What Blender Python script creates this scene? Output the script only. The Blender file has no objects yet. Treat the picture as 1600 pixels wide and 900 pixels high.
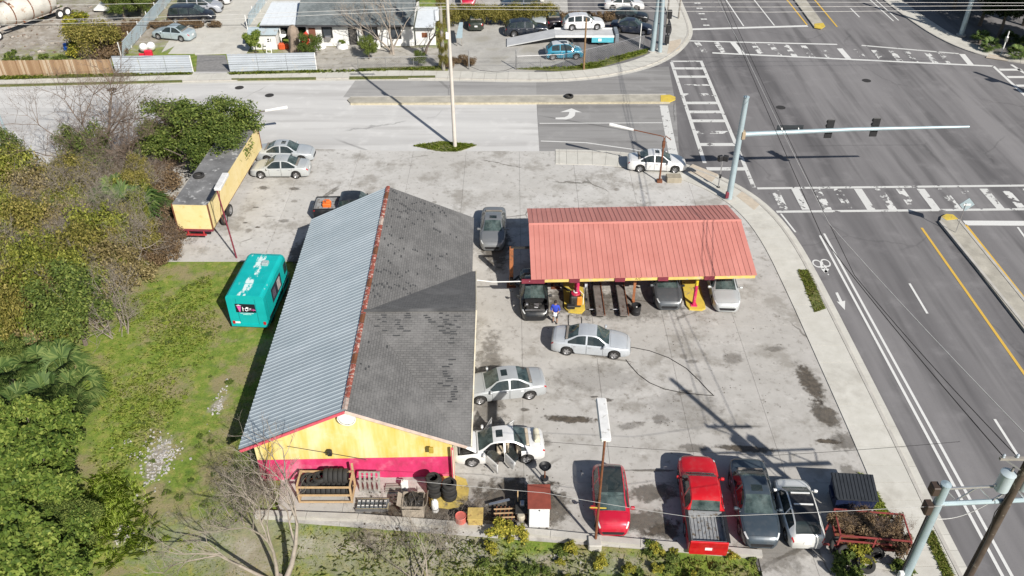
import bpy, math, random
import numpy as np
from mathutils import Vector, Matrix
R = math.radians
rng = np.random.default_rng(7); random.seed(7)
S = bpy.context.scene; C = S.collection
# ---------------------------------------------------------------- camera, sky, sun, exposure
FOC, PITCH, CH = 1335.0, R(36.6), 33.3          # focal length for a 1600 px wide frame, tilt below the horizon, drone height
cd = bpy.data.cameras.new('camera'); cam = bpy.data.objects.new('camera', cd); C.objects.link(cam)
cd.sensor_width = 36.0; cd.lens = 36.0*FOC/1600; cd.clip_end = 1500
cam.location = (0, 0, CH); cam.rotation_euler = (R(90)-PITCH, 0, 0); S.camera = cam
SUN_AZ, SUN_EL = R(123.0), R(36.5)               # shadows run towards SUN_AZ
W = bpy.data.worlds.new('World'); S.world = W; W.use_nodes = True
wn = W.node_tree.nodes; sky = wn.new('ShaderNodeTexSky'); sky.sky_type = 'NISHITA'; sky.sun_disc = False
sky.sun_elevation = SUN_EL; sky.sun_rotation = math.atan2(-math.cos(SUN_AZ), -math.sin(SUN_AZ)); sky.air_density = 1.0; sky.dust_density = 1.0
W.node_tree.links.new(sky.outputs[0], wn['Background'].inputs[0]); wn['Background'].inputs[1].default_value = 0.062
ld = bpy.data.lights.new('sun', 'SUN'); ld.energy = 5.0; ld.angle = R(0.53); ld.color = (1.0, 0.95, 0.875)
sun = bpy.data.objects.new('sun', ld); C.objects.link(sun); sun.location = (0, 0, 60)
sun.rotation_euler = Vector((math.cos(SUN_AZ)*math.cos(SUN_EL), math.sin(SUN_AZ)*math.cos(SUN_EL), -math.sin(SUN_EL))).to_track_quat('-Z', 'Y').to_euler()
vs = S.view_settings; vs.view_transform = 'Standard'; vs.look = 'None'; vs.exposure = 0.34; vs.gamma = 1.0
cy = S.cycles; cy.max_bounces = 6; cy.diffuse_bounces = 3; cy.glossy_bounces = 2; cy.transmission_bounces = 3; cy.transparent_max_bounces = 10; cy.caustics_reflective = cy.caustics_refractive = False
# ---------------------------------------------------------------- helpers
def at(px, py, z=0.0):
    """ground survey: the place whose image is the photo point (px, py), at height z"""
    u, v = (px-800)/FOC, (450-py)/FOC
    d = (u, math.cos(PITCH)+v*math.sin(PITCH), -math.sin(PITCH)+v*math.cos(PITCH))
    t = (z-CH)/d[2]; return Vector((d[0]*t, d[1]*t, z))
def at2(px, py, z=0.0): p = at(px, py, z); return (p.x, p.y)
def height_at(foot, py):
    p = at(*foot); lo, hi = 0.0, 32.0
    for _ in range(50):
        m = (lo+hi)/2; dz = m-CH
        zc = p.y*math.cos(PITCH)-dz*math.sin(PITCH); yc = p.y*math.sin(PITCH)+dz*math.cos(PITCH)
        if 450-FOC*yc/zc > py: lo = m
        else: hi = m
    return lo
class MB:
    """collects faces; build() links them as one mesh object"""
    def __init__(s): s.v = []; s.f = []; s.m = []; s.cm = 0
    def add(s, vs_, fs): o = len(s.v); s.v += [tuple(v) for v in vs_]; s.f += [[i+o for i in f] for f in fs]; s.m += [s.cm]*len(fs); return s
    def box(s, c, d, rz=0, rx=0, ry=0):
        M = Matrix.Translation(c) @ Matrix.Rotation(rz, 4, 'Z') @ Matrix.Rotation(rx, 4, 'X') @ Matrix.Rotation(ry, 4, 'Y')
        vs_ = [M @ Vector((x*d[0]/2, y*d[1]/2, z*d[2]/2)) for z in (-1, 1) for y in (-1, 1) for x in (-1, 1)]
        return s.add(vs_, [(0,2,3,1),(4,5,7,6),(0,1,5,4),(2,6,7,3),(0,4,6,2),(1,3,7,5)])
    def bbox(s, c, d, b=.03, rz=0):
        """box with chamfered vertical edges and top edge"""
        x, y, z = d[0]/2, d[1]/2, d[2]/2; M = Matrix.Translation(c) @ Matrix.Rotation(rz, 4, 'Z')
        def ring(k, h): return [M @ Vector(p) for p in ((x-k, y-b, h), (x-b, y-k, h), (-x+b, y-k, h), (-x+k, y-b, h), (-x+k, -y+b, h), (-x+b, -y+k, h), (x-b, -y+k, h), (x-k, -y+b, h))]
        vs_ = ring(0, -z)+ring(0, z-b)+ring(b*.8, z); n = 8
        fs = [(i, (i+1) % n, n+(i+1) % n, n+i) for i in range(n)]+[(n+i, n+(i+1) % n, 2*n+(i+1) % n, 2*n+i) for i in range(n)]
        return s.add(vs_, fs+[tuple(range(2*n, 3*n)), tuple(range(n-1, -1, -1))])
    def bar(s, a, b, w, h=None, up=(0, 0, 1)):
        a, b = Vector(a), Vector(b); d = (b-a).normalized(); up = Vector(up)
        if abs(d.dot(up)) > .98: up = Vector((0, 1, 0))
        x = d.cross(up).normalized()*(w/2); y = x.cross(d).normalized()*((h or w)/2)
        return s.add([a-x-y, a+x-y, a+x+y, a-x+y, b-x-y, b+x-y, b+x+y, b-x+y], [(0,3,2,1),(4,5,6,7),(0,1,5,4),(1,2,6,5),(2,3,7,6),(3,0,4,7)])
    def tube(s, pts, r, n=8, cap=True):
        pts = [Vector(p) for p in pts]; rs = r if isinstance(r, (list, tuple)) else [r]*len(pts); vs_ = []
        for i, p in enumerate(pts):
            d = (pts[min(i+1, len(pts)-1)]-pts[max(i-1, 0)]).normalized()
            a = d.cross(Vector((0, 0, 1)) if abs(d.z) < .95 else Vector((0, 1, 0))).normalized(); b = d.cross(a)
            vs_ += [p+(a*math.cos(2*math.pi*k/n)+b*math.sin(2*math.pi*k/n))*rs[i] for k in range(n)]
        fs = [(i*n+k, i*n+(k+1) % n, (i+1)*n+(k+1) % n, (i+1)*n+k) for i in range(len(pts)-1) for k in range(n)]
        if cap: fs += [tuple(range(n-1, -1, -1)), tuple(range((len(pts)-1)*n, len(pts)*n))]
        return s.add(vs_, fs)
    def lathe(s, prof, n=16, c=(0, 0, 0), axis='Z', cap=True):
        """prof: (radius, height) pairs turned about the axis"""
        M = Matrix.Translation(c) @ (Matrix.Identity(4) if axis == 'Z' else Matrix.Rotation(R(90), 4, 'X') if axis == 'Y' else Matrix.Rotation(R(90), 4, 'Y') if axis == 'X' else axis)
        vs_ = [M @ Vector((r*math.cos(2*math.pi*k/n), r*math.sin(2*math.pi*k/n), h)) for r, h in prof for k in range(n)]
        fs = [(i*n+k, i*n+(k+1) % n, (i+1)*n+(k+1) % n, (i+1)*n+k) for i in range(len(prof)-1) for k in range(n)]
        if cap: fs += [tuple(range(n-1, -1, -1)), tuple(range((len(prof)-1)*n, len(prof)*n))]
        return s.add(vs_, fs)
    def prism(s, poly, z0, z1):
        n = len(poly); a = sum(poly[i][0]*poly[(i+1) % n][1]-poly[(i+1) % n][0]*poly[i][1] for i in range(n))
        if a < 0: poly = poly[::-1]
        return s.add([(p[0], p[1], z0) for p in poly]+[(p[0], p[1], z1) for p in poly], [tuple(range(n-1, -1, -1)), tuple(range(n, 2*n))]+[(i, (i+1) % n, n+(i+1) % n, n+i) for i in range(n)])
    def slab(s, pts, t):
        """a plate: pts is a planar loop (3-D), thickened downward by t"""
        pts = [Vector(p) for p in pts]; nrm = (pts[1]-pts[0]).cross(pts[2]-pts[0]).normalized()
        if nrm.z < 0: pts = pts[::-1]; nrm = -nrm
        n = len(pts); return s.add([p-nrm*t for p in pts]+pts, [tuple(range(n-1, -1, -1)), tuple(range(n, 2*n))]+[(i, (i+1) % n, n+(i+1) % n, n+i) for i in range(n)])
    def mesh(s, name, mats, smooth=False):
        me = bpy.data.meshes.new(name); me.from_pydata(s.v, [], s.f)
        for m in (mats if isinstance(mats, (list, tuple)) else [mats]): me.materials.append(m)
        if any(s.m): me.polygons.foreach_set('material_index', s.m)
        if smooth: me.polygons.foreach_set('use_smooth', [True]*len(me.polygons)); me.set_sharp_from_angle(angle=R(40))
        me.update(); return me
    def build(s, name, mats, parent=None, smooth=False): return put(name, s.mesh(name, mats, smooth), parent)
def put(name, data, parent=None, loc=None, rz=None, color=None):
    o = bpy.data.objects.new(name, data); C.objects.link(o)
    if parent: o.parent = parent
    if loc is not None: o.location = loc
    if rz is not None: o.rotation_euler = (0, 0, rz)
    if color: o.color = (*color, 1)
    return o
def thing(name, label, cat, loc=(0, 0, 0), rz=0, group=None):
    o = bpy.data.objects.new(name, None); C.objects.link(o); o.location = loc; o.rotation_euler = (0, 0, rz); return tag(o, label, cat, group)
def tag(o, label, cat, group=None):
    o['label'] = label; o['category'] = cat
    if group: o['group'] = group
    return o
def struct(o): o['kind'] = 'structure'; return o
def np_mesh(name, V, F, mats, smooth=False):
    me = bpy.data.meshes.new(name); V = np.asarray(V, dtype=np.float32); F = np.asarray(F, dtype=np.int32); k = F.shape[1]
    me.vertices.add(len(V)); me.vertices.foreach_set('co', V.ravel())
    me.loops.add(F.size); me.loops.foreach_set('vertex_index', F.ravel())
    me.polygons.add(len(F)); me.polygons.foreach_set('loop_start', np.arange(0, F.size, k, dtype=np.int32))
    if smooth: me.polygons.foreach_set('use_smooth', np.ones(len(F), dtype=bool))
    for m in (mats if isinstance(mats, (list, tuple)) else [mats]): me.materials.append(m)
    me.update(calc_edges=True); me.validate(); return me
# ---------------------------------------------------------------- materials
class N:
    """small node-tree writer"""
    def __init__(s, name):
        s.m = bpy.data.materials.new(name); s.m.use_nodes = True; s.t = s.m.node_tree; s.n = s.t.nodes; s.b = s.n['Principled BSDF']; s.out = s.n['Material Output']
    def new(s, typ, **kw):
        nd = s.n.new('ShaderNode'+typ)
        for k, v in kw.items(): setattr(nd, k, v)
        return nd
    def link(s, a, b): s.t.links.new(a, b)
    def val(s, sock, v):
        if hasattr(v, 'is_output'): s.link(v, sock)
        else: sock.default_value = v if not (isinstance(v, tuple) and len(v) == 3 and sock.type == 'RGBA') else (*v, 1)
    def pos(s, scale=(1, 1, 1), obj=False, rot=0):
        src = s.new('TexCoord').outputs['Object'] if obj else s.new('NewGeometry').outputs['Position']
        mp = s.new('Mapping'); mp.inputs['Scale'].default_value = scale; mp.inputs['Rotation'].default_value = (0, 0, rot); s.link(src, mp.inputs[0]); return mp.outputs[0]
    def noise(s, vec, sc, det=4, rough=.55, dist=0):
        nd = s.new('TexNoise'); s.link(vec, nd.inputs['Vector']); nd.inputs['Scale'].default_value = sc; nd.inputs['Detail'].default_value = det; nd.inputs['Roughness'].default_value = rough; nd.inputs['Distortion'].default_value = dist; return nd.outputs['Fac']
    def ramp(s, f, *stops):
        nd = s.new('ValToRGB'); s.link(f, nd.inputs[0]); e = nd.color_ramp.elements
        for i, (p, c) in enumerate(stops):
            el = e[i] if i < 2 else e.new(p)
            el.position = p; el.color = (*c, 1) if isinstance(c, tuple) else (c, c, c, 1)
        return nd.outputs[0]
    def step(s, f, a, b, lo=0, hi=1):
        nd = s.new('MapRange'); s.link(f, nd.inputs[0]); nd.inputs[1].default_value = a; nd.inputs[2].default_value = b; nd.inputs[3].default_value = lo; nd.inputs[4].default_value = hi; nd.interpolation_type = 'SMOOTHSTEP'; return nd.outputs[0]
    def mix(s, f, a, b, mode='MIX'):
        nd = s.new('Mix', data_type='RGBA', blend_type=mode); s.val(nd.inputs[0], f); s.val(nd.inputs[6], a); s.val(nd.inputs[7], b); return nd.outputs[2]
    def math(s, op, a, b=0.0):
        nd = s.new('Math', operation=op); s.val(nd.inputs[0], a); s.val(nd.inputs[1], b); return nd.outputs[0]
    def bump(s, h, st=.3, d=.02):
        nd = s.new('Bump'); nd.inputs['Strength'].default_value = st; nd.inputs['Distance'].default_value = d; s.link(h, nd.inputs['Height']); s.link(nd.outputs[0], s.b.inputs['Normal'])
    def fin(s, col=None, rough=.8, metal=0.0, spec=None):
        if col is not None: s.val(s.b.inputs['Base Color'], col)
        s.val(s.b.inputs['Roughness'], rough); s.b.inputs['Metallic'].default_value = metal
        if spec is not None: s.b.inputs['Specular IOR Level'].default_value = spec
        return s.m
_mats = {}
def M(name, col, rough=.7, metal=0.0, var=.25, scale=3.0, obj=True, dirt=None, dirt_amt=.5):
    """plain procedural material with mottling and optional dirt / rust patches"""
    if name in _mats: return _mats[name]
    n = N(name); p = n.pos(obj=obj)
    f = n.noise(p, scale, 5, .6); f2 = n.noise(p, scale*9, 3, .6)
    c = n.ramp(f, (.25, tuple(x*(1-var) for x in col)), (.75, tuple(min(1, x*(1+var*.6)) for x in col)))
    c = n.mix(n.step(f2, .35, .7, 0, var*.6), c, tuple(x*.6 for x in col))
    if dirt: c = n.mix(n.step(n.noise(p, scale*1.7, 6, .65), .62-dirt_amt*.2, .72-dirt_amt*.15), c, dirt)
    _mats[name] = n.fin(c, rough, metal); return _mats[name]
def paint_mat():
    n = N('car_paint'); oi = n.new('ObjectInfo'); p = n.pos(obj=True)
    c = n.mix(n.step(n.noise(p, 2.2, 5), .45, .75, 0, .14), oi.outputs['Color'], (.30, .28, .25))
    n.fin(c, .34, .25); n.b.inputs['Coat Weight'].default_value = .6; n.b.inputs['Coat Roughness'].default_value = .08; return n.m
PAINT = paint_mat()
def flat_color(name, rough, metal=0.0):
    n = N(name); oi = n.new('ObjectInfo'); p = n.pos(obj=True)
    c = n.mix(n.step(n.noise(p, 2.6, 6), .45, .72, 0, .3), oi.outputs['Color'], n.mix(1.0, oi.outputs['Color'], (.55, .5, .45), 'MULTIPLY'))
    return n.fin(c, rough, metal)
TINT = flat_color('coloured_surface', .75)
def glass_mat():
    n = N('car_glass'); p = n.pos(obj=True); n.fin(n.ramp(n.noise(p, 1.5, 2), (.3, (.018, .028, .028)), (.7, (.045, .06, .06))), .06)
    n.b.inputs['Alpha'].default_value = .72; n.b.inputs['Specular IOR Level'].default_value = 1.0; return n.m
GLASS = glass_mat()
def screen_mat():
    n = N('windscreen_painted_reflection'); p = n.pos(obj=True); n.fin(n.ramp(n.noise(p, 2.2, 3), (.35, (.03, .05, .048)), (.68, (.12, .165, .16))), .05); n.b.inputs['Alpha'].default_value = .75; n.b.inputs['Specular IOR Level'].default_value = 1.0; return n.m  # paler mottled base colour stands in for sky reflected in the windscreens
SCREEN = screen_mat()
BLACK = M('black_plastic', (.02, .02, .022), .55, var=.3); RUBBER = M('tyre_rubber', (.028, .027, .026), .85, var=.4, scale=5)
CHROME = M('alloy_metal', (.55, .55, .56), .32, .8, var=.15); LAMP = M('lamp_lens', (.72, .74, .74), .15, .2, var=.1)
TAIL = M('red_lens', (.45, .012, .02), .25, var=.2); SEAT = M('seat_fabric', (.20, .18, .16), .9); BEIGE = M('beige_leather', (.52, .44, .33), .7)
ENGINE = M('engine_grime', (.05, .048, .045), .6, .3, var=.6, scale=6); WHITEP = M('white_paint', (.78, .78, .76), .55, var=.12)
STEEL = M('galvanised_steel', (.42, .52, .56), .5, .35, var=.16, scale=1.2); RUST = M('rusty_steel', (.20, .075, .035), .85, .1, var=.5, scale=4)
WOOD = M('raw_lumber', (.48, .33, .18), .85, var=.25, scale=4); GREYWOOD = M('weathered_wood', (.30, .28, .25), .9, var=.35, scale=4)
CONC = M('cast_concrete', (.46, .44, .40), .9, var=.2, scale=1.5, obj=False); REDP = M('red_paint', (.42, .03, .035), .5, var=.3)
YELP = M('yellow_paint', (.62, .46, .07), .75, var=.2, scale=1.6, dirt=(.30, .24, .14), dirt_amt=.3)
# ---------------------------------------------------------------- setting: ground, roads, paving
def ellipses(n, p, lst, wob):
    """largest of a list of soft oval stains (x, y, half length, half width, turn, strength), edges broken by noise"""
    acc = None
    for x, y, a, b, r, st in lst:
        mp = n.new('Mapping'); mp.vector_type = 'TEXTURE'; mp.inputs['Location'].default_value = (x, y, 0); mp.inputs['Rotation'].default_value = (0, 0, r); mp.inputs['Scale'].default_value = (a, b, 50)
        n.link(p, mp.inputs[0]); ln = n.new('VectorMath', operation='LENGTH'); n.link(mp.outputs[0], ln.inputs[0])
        d = n.math('ADD', ln.outputs['Value'], wob); v = n.step(d, 1.15, .55, 0, st)
        acc = v if acc is None else n.math('MAXIMUM', acc, v)
    return acc
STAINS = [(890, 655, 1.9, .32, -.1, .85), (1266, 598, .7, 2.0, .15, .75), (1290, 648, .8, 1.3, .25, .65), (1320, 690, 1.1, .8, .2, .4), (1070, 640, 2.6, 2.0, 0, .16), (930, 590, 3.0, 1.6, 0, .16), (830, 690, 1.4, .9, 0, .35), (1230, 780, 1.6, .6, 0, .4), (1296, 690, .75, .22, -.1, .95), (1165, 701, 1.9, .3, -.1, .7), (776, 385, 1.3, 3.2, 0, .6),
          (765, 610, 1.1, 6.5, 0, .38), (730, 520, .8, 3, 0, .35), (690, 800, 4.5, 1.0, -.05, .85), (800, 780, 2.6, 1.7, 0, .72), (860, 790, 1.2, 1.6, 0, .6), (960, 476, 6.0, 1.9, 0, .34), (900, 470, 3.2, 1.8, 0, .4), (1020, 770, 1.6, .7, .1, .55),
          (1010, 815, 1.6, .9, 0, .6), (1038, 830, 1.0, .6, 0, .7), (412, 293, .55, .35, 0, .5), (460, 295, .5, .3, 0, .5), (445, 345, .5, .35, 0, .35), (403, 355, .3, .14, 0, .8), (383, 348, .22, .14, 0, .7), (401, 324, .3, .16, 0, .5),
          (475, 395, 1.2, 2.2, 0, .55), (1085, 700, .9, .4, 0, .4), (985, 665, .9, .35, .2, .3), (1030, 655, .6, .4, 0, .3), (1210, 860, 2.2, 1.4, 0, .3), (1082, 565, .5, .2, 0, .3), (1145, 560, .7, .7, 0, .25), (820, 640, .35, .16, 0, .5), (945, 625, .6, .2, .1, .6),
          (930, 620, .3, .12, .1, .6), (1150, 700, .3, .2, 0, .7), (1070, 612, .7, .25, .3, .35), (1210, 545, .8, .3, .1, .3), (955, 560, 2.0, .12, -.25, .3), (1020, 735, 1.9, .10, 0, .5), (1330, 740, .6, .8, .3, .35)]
def lot_mat():
    n = N('lot_concrete'); p = n.pos()
    big = n.noise(p, .11, 5, .6); mid = n.noise(p, .9, 6, .65); fine = n.noise(p, 14, 4, .7)
    oi = n.new('ObjectInfo')
    sx = n.new('SeparateXYZ'); n.link(p, sx.inputs[0]); front = n.step(n.math('ADD', sx.outputs['Y'], n.math('MULTIPLY', big, 6.0)), 48, 53)
    base = n.mix(front, n.ramp(mid, (.3, (.385, .37, .348)), (.7, (.50, .483, .458))), n.ramp(mid, (.3, (.46, .45, .43)), (.7, (.55, .54, .52))))
    base = n.mix(n.step(big, .4, .68, 0, .38), base, (.33, .31, .28)); base = n.mix(n.step(n.noise(p, .33, 7, .72), .49, .64, 0, .72), base, (.225, .207, .18)); base = n.mix(n.step(n.noise(n.pos((1, 1.6, 1)), .5, 7, .75), .55, .68, 0, .55), base, (.56, .545, .52)); base = n.mix(n.step(n.noise(p, 2.4, 6, .75), .54, .68, 0, .7), base, (.165, .148, .125))
    base = n.mix(n.math('MULTIPLY', oi.outputs['Random'], .28), base, (.40, .385, .355))
    base = n.mix(n.step(fine, .55, .78, 0, .3), base, (.19, .175, .155))
    vor = n.new('TexVoronoi'); n.link(n.pos((1, 1, 0)), vor.inputs['Vector']); vor.inputs['Scale'].default_value = .62
    spot = n.math('MULTIPLY', n.step(n.math('ADD', vor.outputs['Distance'], n.math('MULTIPLY', mid, .5)), .42, .33), n.step(n.noise(p, .35, 2), .52, .62))
    base = n.mix(n.math('MULTIPLY', spot, .55), base, (.12, .105, .085))
    vc = n.new('TexVoronoi', feature='DISTANCE_TO_EDGE'); n.link(n.mix(.35, n.pos((1, 1, 0)), n.noise(p, .9, 5)), vc.inputs['Vector']); vc.inputs['Scale'].default_value = .17
    crack = n.math('MULTIPLY', n.step(vc.outputs['Distance'], .008, .003), n.step(n.noise(p, .2, 2), .52, .60))
    base = n.mix(n.math('MULTIPLY', crack, .7), base, (.10, .09, .075))
    n.bump(fine, .25, .02); return n.fin(base, .9)
LOT = lot_mat()
def walk_mat():
    n = N('sidewalk_concrete'); p = n.pos(); oi = n.new('ObjectInfo'); mid = n.noise(p, 1.1, 6, .65)
    c = n.ramp(mid, (.3, (.48, .465, .415)), (.7, (.59, .575, .525))); c = n.mix(n.math('MULTIPLY', oi.outputs['Random'], .4), c, (.46, .45, .41))
    c = n.mix(n.step(n.noise(p, .35, 5, .7), .52, .72, 0, .5), c, (.33, .31, .27)); c = n.mix(n.step(n.noise(p, 16, 3), .55, .8, 0, .25), c, (.25, .24, .21)); return n.fin(c, .9)
WALK = walk_mat()
def road_mat(name, lo, hi, track, scale, crack_amt=.22, tscale=.5):
    n = N(name); p = n.pos(); ps = n.pos(scale); mid = n.noise(p, .5, 5, .6); fine = n.noise(p, 22, 3, .75)
    c = n.ramp(n.noise(ps, 1.0, 4, .6), (.32, lo), (.68, hi)); c = n.mix(n.step(n.noise(ps, 2.7, 3, .5), .48, .68, 0, tscale), c, track)
    c = n.mix(n.step(mid, .5, .75, 0, .35), c, tuple(x*1.25 for x in hi)); c = n.mix(n.step(fine, .5, .8, 0, .4), c, tuple(x*.5 for x in lo))
    vc = n.new('TexVoronoi', feature='DISTANCE_TO_EDGE'); n.link(n.mix(.5, n.pos((1, 1, 0)), n.noise(p, .5, 5)), vc.inputs['Vector']); vc.inputs['Scale'].default_value = .11
    c = n.mix(n.math('MULTIPLY', n.math('MULTIPLY', n.step(vc.outputs['Distance'], .005, .0015), n.step(n.noise(p, .12, 2), .47, .55)), crack_amt), c, (.03, .03, .03))
    n.bump(fine, .3, .015); return n.fin(c, .88)
ASPH = road_mat('main_road_asphalt', (.116, .111, .114), (.220, .212, .213), (.066, .063, .065), (.30, .020, 1), .22, .55)
ASPH2 = road_mat('side_road_asphalt', (.225, .22, .215), (.30, .295, .29), (.14, .135, .13), (.035, .42, 1), .4)
PALE = road_mat('side_road_pale', (.46, .455, .445), (.58, .575, .56), (.36, .35, .34), (.03, .36, 1), .35)
def ground_mat():
    n = N('yard_ground'); p = n.pos(); a = n.noise(p, .35, 6, .65); b = n.noise(p, 1.6, 6, .7); f = n.noise(p, 9, 4, .7)
    g = n.ramp(b, (.28, (.075, .145, .014)), (.5, (.16, .225, .028)), (.72, (.34, .31, .09)))
    g = n.mix(n.step(a, .47, .62, 0, .8), g, n.ramp(f, (.3, (.21, .165, .09)), (.7, (.33, .265, .165))))
    g = n.mix(n.step(f, .5, .75, 0, .5), g, (.075, .08, .022))
    dirt = ellipses(n, p, [(*at2(70, 50), 22, 7, 0, 1.0), (*at2(20, 40), 14, 12, 0, 1.0), (*at2(130, 20), 14, 12, 0, .8), (*at2(247, 715), .55, 1.5, 0, .95), (*at2(340, 630), .25, 1.0, -.5, .7), (*at2(190, 835), .35, .9, 0, .8), (*at2(560, 95), 12, 6, 0, 1.0), (*at2(360, 850), 5, 2.0, 0, .5), (*at2(520, 850), 4, .9, 0, .6), (*at2(610, 880), 5, .9, 0, .6), (*at2(900, 880), 4, .7, 0, .5),
                            (*at2(720, 860), 2.2, 1.4, 0, .8), (*at2(1400, 860), 3, 2, 0, .7)], n.math('MULTIPLY', n.math('SUBTRACT', b, .5), 1.6))
    g = n.mix(dirt, g, n.ramp(n.noise(p, .7, 6, .7), (.3, (.20, .165, .125)), (.52, (.33, .30, .26)), (.7, (.50, .48, .44))))
    shade = ellipses(n, p, [(*at2(1560, 30), 16, 13, 0, 1.0)], n.math('MULTIPLY', n.math('SUBTRACT', b, .5), .8)); g = n.mix(shade, g, n.ramp(f, (.3, (.05, .036, .022)), (.7, (.10, .07, .045))))  # dark soil and tree shade put into the ground colour, far right corner
    n.bump(f, .6, .06); return n.fin(g, .95)
GROUND = ground_mat()
def yardlot_mat():
    n = N('far_yard_gravel'); p = n.pos(); a = n.noise(p, .5, 6, .7); f = n.noise(p, 7, 4, .7)
    c = n.ramp(a, (.3, (.30, .29, .27)), (.7, (.47, .46, .43))); c = n.mix(n.step(f, .5, .75, 0, .45), c, (.18, .17, .15)); c = n.mix(n.step(n.noise(p, .25, 4), .55, .68, 0, .5), c, (.22, .20, .15)); return n.fin(c, .92)
GRAVEL = yardlot_mat()
def worn(name, col, wear, sc=1.3):
    n = N(name); p = n.pos(); f = n.noise(p, sc, 7, .68); f2 = n.noise(p, 9, 4, .7); n.fin(n.mix(n.step(f2, .45, .8, 0, .4), col, tuple(x*.55 for x in col)), .7)
    n.link(n.math('MAXIMUM', n.step(f, wear-.02, wear+.02), n.step(f2, .78, .7, 0, 0.0)), n.b.inputs['Alpha']); return n.m
LINE = worn('road_line_paint', (.66, .66, .64), .30); WORN = worn('worn_crosswalk_paint', (.64, .64, .62), .515, .9); YLINE = worn('yellow_line_paint', (.62, .40, .07), .30); PATCH = worn('scuffed_line_paint', (.6, .6, .58), .40)

def sheet(name, poly, z, mat, parent=None): return MB().add([(p[0], p[1], z) for p in poly], [list(range(len(poly))) if sum(poly[i][0]*poly[(i+1) % len(poly)][1]-poly[(i+1) % len(poly)][0]*poly[i][1] for i in range(len(poly))) > 0 else list(range(len(poly)-1, -1, -1))]).build(name, mat, parent)
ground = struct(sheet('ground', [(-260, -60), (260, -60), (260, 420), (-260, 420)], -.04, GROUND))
KERB = [(868, 237), (960, 239), (1040, 251), (1100, 269), (1150, 291), (1198, 325), (1240, 376), (1290, 470), (1330, 550), (1400, 690), (1452, 800), (1503, 900), (1560, 1010)]
kerbw = [at2(*p) for p in KERB]
FK = [(-200, 137), (0, 133), (300, 128), (545, 123), (700, 124), (850, 127), (930, 122), (985, 112), (1025, 100), (1055, 83), (1074, 62), (1078, 46), (1068, 20), (1056, -8), (1010, -100)]
fkw = [at2(*p) for p in FK]
main_road = struct(sheet('main_road', [(at(843, 240).x, at(843, 240).y-.8), (9, 58), (12.0, 10), (80, 10), (80, 200), (10, 200), (6, 84), (at(835, 120).x, 81)], -.004, ASPH))
rd = [(-120, 61), (at(640, 236).x, 61), (at(843, 240).x, 62.2), (at(836, 120).x, 80.8), (-120, 80.8)]
side_road = struct(sheet('side_road', rd, .002, PALE))
dk = [at2(843, 243), at2(1010, 246), at2(1062, 252), at2(1056, 165), at2(1045, 104), at2(985, 108), at2(836, 122), at2(840, 180)]
side_asphalt = struct(sheet('side_road_section', dk, .006, ASPH2))
pm = road_mat('side_road_grey_lane', (.27, .265, .26), (.35, .345, .335), (.19, .185, .18), (.035, .42, 1), .3)
sheet('resurfaced_lane', [at2(558, 122), at2(838, 126), at2(838, 152), at2(536, 152)], .007, pm, side_road)
lotpoly = [at2(255, 409), at2(480, 409), at2(432, 815), at2(1185, 872), at2(1200, 940), at2(1330, 940)]+[(x-.1, y) for x, y in reversed(kerbw[:-1])]+[at2(640, 237), at2(480, 233), at2(250, 236)]
def clip(poly, x0, x1, y0, y1):
    for ax, lim, sg in ((0, x0, 1), (0, x1, -1), (1, y0, 1), (1, y1, -1)):
        out = []
        for i in range(len(poly)):
            a, b = poly[i-1], poly[i]; da, db = (a[ax]-lim)*sg, (b[ax]-lim)*sg
            if (da < 0) != (db < 0): t = da/(da-db); out.append((a[0]+(b[0]-a[0])*t, a[1]+(b[1]-a[1])*t))
            if db >= 0: out.append(b)
        poly = out
        if len(poly) < 3: return []
    return poly
def area(p): return abs(sum(p[i-1][0]*p[i][1]-p[i][0]*p[i-1][1] for i in range(len(p))))/2
LZ = .05
lot_base = struct(sheet('lot_pavement', lotpoly, .012, M('joint_dirt', (.12, .105, .08), .95, obj=False)))
for ix in range(-9, 6):
    for iy in range(5, 17):
        x0, y0 = ix*4.4+.2*((iy*7+ix*3) % 3), iy*4.15-.6
        x0 = ix*4.4+.6; q = clip(lotpoly, x0+.008, x0+4.392, y0+.008, y0+4.142)
        if len(q) > 2 and area(q) > .15: MB().prism(q, .0, LZ+.004*((ix*5+iy*3) % 3)/2).build('slab', LOT, lot_base)
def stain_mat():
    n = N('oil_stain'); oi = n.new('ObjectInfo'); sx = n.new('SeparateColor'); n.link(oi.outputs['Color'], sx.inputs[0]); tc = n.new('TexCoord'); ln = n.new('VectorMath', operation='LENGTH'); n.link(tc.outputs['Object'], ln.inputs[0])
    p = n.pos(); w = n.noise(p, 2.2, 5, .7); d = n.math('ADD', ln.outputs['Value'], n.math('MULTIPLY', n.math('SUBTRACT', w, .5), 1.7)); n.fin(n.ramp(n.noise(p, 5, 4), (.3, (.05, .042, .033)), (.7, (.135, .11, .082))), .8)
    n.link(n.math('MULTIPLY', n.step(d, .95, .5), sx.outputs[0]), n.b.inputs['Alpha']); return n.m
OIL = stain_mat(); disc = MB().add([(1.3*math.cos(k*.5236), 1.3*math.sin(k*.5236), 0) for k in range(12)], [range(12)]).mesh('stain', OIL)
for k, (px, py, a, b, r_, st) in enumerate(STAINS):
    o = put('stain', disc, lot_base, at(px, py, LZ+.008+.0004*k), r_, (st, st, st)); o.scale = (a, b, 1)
def offset(pts, d):
    out = []
    for i, p in enumerate(pts):
        a, b = Vector(pts[max(i-1, 0)]), Vector(pts[min(i+1, len(pts)-1)]); t = (b-a).normalized(); out.append((p[0]-t.y*d, p[1]+t.x*d))
    return out
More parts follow.
